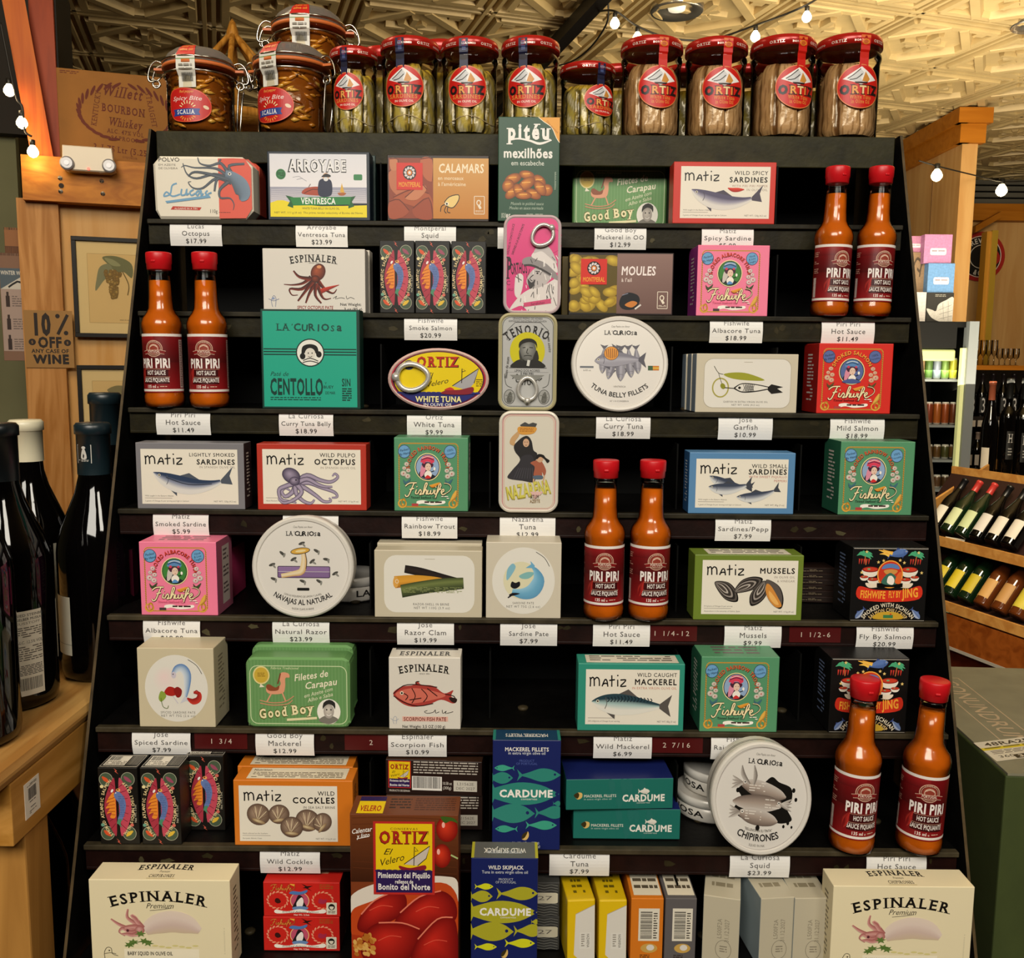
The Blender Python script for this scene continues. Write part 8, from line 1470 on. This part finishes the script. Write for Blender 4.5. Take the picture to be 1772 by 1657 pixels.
zb2 = gift((1604, 455, 1650, 505), '5a86b8', 'blue wrapped box on top of the bird box', lab(), .01, .13, zb+.001); gift((1598, 405, 1646, 453), 'a8709a', 'mauve wrapped box on top of the blue box', lab(), .02, .13, zb2+.001)
br = Art(0, 0, 100, 100); br.lines([[(30, 60), (20, 40), (40, 16), (66, 26), (60, 46), (44, 40)], [(30, 60), (40, 90)], [(60, 60), (70, 30), (90, 20)]], 7, '3a2c1c', 4)
zb3 = gift((1572, 436, 1601, 503), '7a6248', 'brown patterned box behind the blue wrapped box', br, .06, .08, zb+.001); gift((1570, 408, 1598, 434), 'a06a8a', 'small mauve box on the brown patterned box', lab(), .07, .06, zb3+.001)
# shelf of glasses, bottles with a white numeral
sy = 6.3; zs = at_y(1720, 633, sy).z; fb(1668, 633, 2000, 641, sy, .35).build('glass_shelf', MOULD, label='wooden shelf carrying wine glasses beyond the fridge', cat='shelf')
for i in range(9):
    p = at_y(1681+i*9.5, 633, sy+.08+.1*(i % 2)); s = scale_at(p); h = 44 if i < 5 else 30; MB().lathe([(4.5*s, 0), (4.8*s, 1*s), (1*s, 2*s), (1*s, h*.35*s), (5*s, h*.5*s), (5.5*s, h*.7*s), (5*s, h*s)], n=14, caps=False).build('drinking_glass', glassmat('shelf_glass', 'f0ece4', .85, .25), None, (p.x, sy+.08+.1*(i % 2), zs+.001), label='clear drinking glass on the far wooden shelf, %s from the fridge' % ('first', 'second', 'third', 'fourth', 'fifth', 'sixth', 'seventh', 'eighth', 'ninth')[i], cat='glass', group='drinking glasses on the far shelf')
z3 = at_y(1720, 722, sy+.1).z; fb(1668, 722, 2000, 738, sy+.02, .35).build('bottle_shelf', pmat('dark_stained_wood', '1c1410', .5), label='dark shelf of numeral bottles beyond the fridge', cat='shelf')
for i in range(6):
    a = Art(0, 0, 100, 100); a.t('3', 50, 96, 90, 'c8c8cc', w=62); p = at_y(1678+i*18, 722, sy+.1); wine((p.x, sy+.1, z3+.001), .034, .30, 'dark bottle with a large white 3, %s from the fridge' % ('first', 'second', 'third', 'fourth', 'fifth', 'sixth')[i], lab='0a0a0c', art=a, lz=(.1, .46), wrap=1.5, cap='1a1416', group='bottles with a large white numeral', burg=True)
z4 = at_y(1710, 812, sy+.1).z; fb(1668, 812, 2000, 830, sy+.02, .35).build('bottle_shelf', pmat('dark_stained_wood', '1c1410', .5), label='dark shelf of white-labelled bottles near the wine rack', cat='shelf')
for i in range(4): p = at_y(1672+i*16, 812, sy+.1); wine((p.x, sy+.1, z4+.001), .034, .26, 'dark bottle with a pale label on the low shelf, %s from the fridge' % ('first', 'second', 'third', 'fourth')[i], lab='b0a8a0', lz=(.12, .4), wrap=1.5, cap='8a7a70', burg=True)
for i in range(5): p = at_y(1668+i*24, 738, sy); fb(1668+i*24, 727, 1688+i*24, 738, sy-.01, .004, 'b8b0a4').build('shelf_card', pmat('card_paper', None, .7), label='pale shelf card under the numeral bottles, %s from the fridge' % ('first', 'second', 'third', 'fourth', 'fifth')[i], cat='card', group='pale shelf cards')
struct(fb(1640, 640, 2000, 1300, sy+.45, .05), 'wall_5', DARKW)
# tilted wine rack
E1 = Vector((.30, -.954, 0)); rk = empty('wine_rack', at_d(1620, 1040, 4.5), label='two-tier tilted wooden wine rack at the aisle', cat='wine rack'); RO = rk.location.copy()
def kpart(n, m, mat): o = m.build(n, mat); o.parent = rk; o.matrix_parent_inverse = Matrix.Translation(RO).inverted(); return o
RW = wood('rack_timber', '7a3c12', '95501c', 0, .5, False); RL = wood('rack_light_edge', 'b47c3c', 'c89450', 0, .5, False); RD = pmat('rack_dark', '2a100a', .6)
U0 = at_d(1606, 922, 4.62); L0 = at_d(1604, 1026, 4.5); AX = (EB*.60+EZ*.80).normalized(); S0 = -E1*.15
ln = E1*2.2
for nm, P in (('upper', U0), ('lower', L0)):
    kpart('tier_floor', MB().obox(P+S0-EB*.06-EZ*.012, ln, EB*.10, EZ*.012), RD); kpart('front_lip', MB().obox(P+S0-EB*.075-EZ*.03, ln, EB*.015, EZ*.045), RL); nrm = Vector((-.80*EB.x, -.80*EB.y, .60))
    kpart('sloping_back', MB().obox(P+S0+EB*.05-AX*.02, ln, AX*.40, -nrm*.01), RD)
kpart('front_board', MB().obox(L0+S0-EB*.075-EZ*.19, ln, EB*.02, EZ*.15), RW); kpart('lower_edge', MB().obox(L0+S0-EB*.078-EZ*.2, ln, EB*.02, EZ*.014), pmat('grey_edge', 'a8a49c', .4)); kpart('base', MB().obox(Vector((L0+S0).to_tuple()).xy.to_3d()-EB*.04, ln, EB*.5, EZ*(L0.z-.2)), wood('dark_red_timber', '4a1a0c', '5c2410', 0, .5, False))
q0 = at_d(1612, 882, 4.62); q1 = at_d(1724, 808, 5.0); kpart('slanted_side', MB().obox(q0, q1-q0, EB*.02, EZ*.05), RL); kpart('top_rail', MB().obox(U0+S0+AX*.33+EB*.06, ln, EB*.02, EZ*.05), RL)
ROT = AX.to_track_quat('Z', 'Y').to_euler(); GRN = pmat('green_bottle_glass', '0c2010', .08, coat=.5); AMB = pmat('amber_bottle', '5a2c10', .1, coat=.5)
spec = [(0, 'd8d4c8', '0f0f12', BOTG, 'dark bottle with a long white label'), (1, 'c8d4a8', 'c03a34', GRN, 'green bottle with a pale green label and red capsule'), (2, 'c0ceA0', 'c03a34', GRN, 'green bottle with a spotted pale green label and red capsule'), (3, 'd0ccc8', '101010', BOTG, 'dark bottle with a square white label'), (4, 'd4cec4', '141414', BOTG, 'dark bottle with a wide white label'), (5, 'd4cec4', 'b03a30', BOTG, 'dark bottle with a red capsule')]
VA = atan2((-EB).x, EB.y)
def rackb(P, i, lab_, cap, body, label, tier):
    t = Vector((0, 0, 1)); n = (-AX.cross(E1)).normalized(); M = Matrix((E1, AX.cross(E1).normalized(), AX)).transposed()
    yv = M.col[1]; s = 1 if yv.dot(Vector((0, 0, 1))) > 0 else -1
    wine(P, .038, .31, label+', %s rack tier' % tier, cap=cap, lab=lab_, labyaw=pi if s > 0 else 0, body=body, rot=M.to_euler(), lz=(.12, .42), wrap=1.9, burg=True)
for i, l_, c_, b_, t_ in spec: rackb(U0+E1*(.04+.092*i)-EB*.01+EZ*.022, i, l_, c_, b_, t_, 'upper')
spec = [('c8b41c', '2a3428', GRN, 'green bottle with a yellow label, outermost'), ('d0bc24', '2a3428', GRN, 'green bottle with a yellow label, second'), ('c0ac20', '3a3c30', GRN, 'green bottle with a yellow label, third'), ('c89a58', 'c89a58', AMB, 'amber bottle with a tan capsule'), ('b88a50', '7a4a24', AMB, 'amber bottle with a dark tan capsule'), ('c8b83c', '5a4a24', AMB, 'amber bottle at the near end')]
for i, (l_, c_, b_, t_) in enumerate(spec): rackb(L0+E1*(.05+.098*i)-EB*.01+EZ*.022, i, l_, c_, b_, t_, 'lower')
def rcard(px, py, w_, h_, D, label, rot=0): p = at_d(px, py, D); o = MB().box(-w_/2, 0, 0, w_/2, .003, h_, 'd8ccb4'); mbx = {None: o}; Art(0, 0, 100, 60).small(12, 10, 88, 50, 4, '9a8c78', .6).put(mbx, lambda u, v, l: ((u-.5)*w_, -l*6, v*h_)); o.build('rack_card', pmat('card_paper', None, .7), None, p, (0, rot, R_(-25)), label=label, cat='card')
for px, py, lb in ((1686, 840, 'cream price card at the back corner of the wine rack'), (1726, 842, 'cream price card above the red capsules'), (1758, 846, 'cream price card beside the standing wine bottles')): rcard(px, py, .09, .06, 4.75, lb)
for px, py, lb in ((1651, 942, 'small white card on the upper lip of the wine rack'), (1751, 952, 'narrow white card on the upper lip near the dark bottle'), (1722, 1064, 'curled white card on the lower lip of the wine rack')): rcard(px, py, .085, .032, 4.42 if px != 1722 else 4.25, lb, .1)
zr = at_d(1740, 832, 5.2)
for i, (px, yb, top, bd, lb) in enumerate(((1707, 822, 660, AMB, 'brown-necked sparkling bottle standing behind the wine rack'), (1737, 828, 655, BOTG, 'dark bottle with a small H standing behind the rack, nearer the brown one'), (1762, 834, 655, BOTG, 'dark bottle standing behind the rack at the edge of the view'))):
    p = at_y(px, yb, 4.95); s = scale_at(p); a = Art(0, 0, 60, 100); a.t('H', 30, 40, 30, 'a8a8a8', b=.3, sf=1); a.small(14, 60, 46, 90, 3, '8a8a8a')
    wine((p.x, 4.95, p.z), 13.5*s, (yb-top)*s, lb, cap='8a4a34' if i == 0 else '121414', body=BOTG, lab='0a0a0a' if i else 'c8c0b0', art=a if i else None, lz=(.2, .48) if i else (.08, .3), wrap=1.0, labyaw=0 if i else R_(-50), burg=i == 0)
fb(1690, 829, 2000, 842, 4.85, .3).build('bottle_ledge', RL, label='wooden ledge under the bottles standing behind the wine rack', cat='ledge')
# cardboard wine case
CT = .95; cx, cy = .583, 1.036; cwd = pmat('case_print', None, .75, mott=.1, mscale=25); cs_ = empty('wine_case', (cx, cy, CT-.32), (0, 0, R_(-3)), 'olive green cardboard wine case with a sloping shipping label on top', 'cardboard box')
W_, D_, H_ = .34, .40, .32; gc = '3f4a1e'; tp = '86826a'
MB().box(0, 0, 0, W_, D_, H_-.003, gc, .002).build('case_body', cwd, cs_)
mb = {None: MB().box(.002, 0, H_-.003, W_*.62, D_*.99, H_, tp)}
a = Art(0, 0, 400, 110); a.rframe(6, 14, 394, 96, 3, 3, 'bfa98a'); a.t('CONUNDRUM', 200, 76, 42, 'bfa98a', w=350, b=.3)
a.put(mb, lambda u, v, l: (.03+.065*v, .345-.27*u, H_+.0001+l*2)); mb[None].build('top_flap', cwd, cs_)
MB().box(W_*.63, .012, H_-.003, W_-.002, D_*.86, H_-.0005, '74745a').build('top_flap', cwd, cs_)
a = Art(0, 0, 200, 120); a.rect(0, 0, 200, 120, 'd8d2c0'); a.rect(0, 38, 200, 54, 'd8c41c'); a.t('48RA2B', 14, 30, 20, '1a1814', al='l', w=90, b=1); a.t('1 of 1', 130, 30, 15, '1a1814', al='l', w=56); a.small(6, 40, 190, 52, 1, '5a5010'); a.small(10, 60, 150, 84, 3, '6a645c'); a.t('360', 12, 104, 14, '1a1814', al='l'); a.rect(40, 94, 74, 116, '14120f'); a.t('36', 57, 112, 14, 'd8d2c0', b=1); a.bars(96, 88, 190, 118, n=26)
mb = {None: MB()}; a.put(mb, lambda u, v, l: (.004+.15*u-.004*v, .032+.055*v+.05*u, H_+.0004+l*2)); mb[None].build('shipping_label', PRINT, cs_)
MB().box(cx-.02, cy-.03, 0, cx+.40, cy+.45, CT-.3205).build('stock_plinth', pmat('dark_stained_wood', '1c1410', .5), label='dark plinth under the olive wine case', cat='plinth')
bpy.data.objects.remove(_fo); bpy.data.curves.remove(_fc)
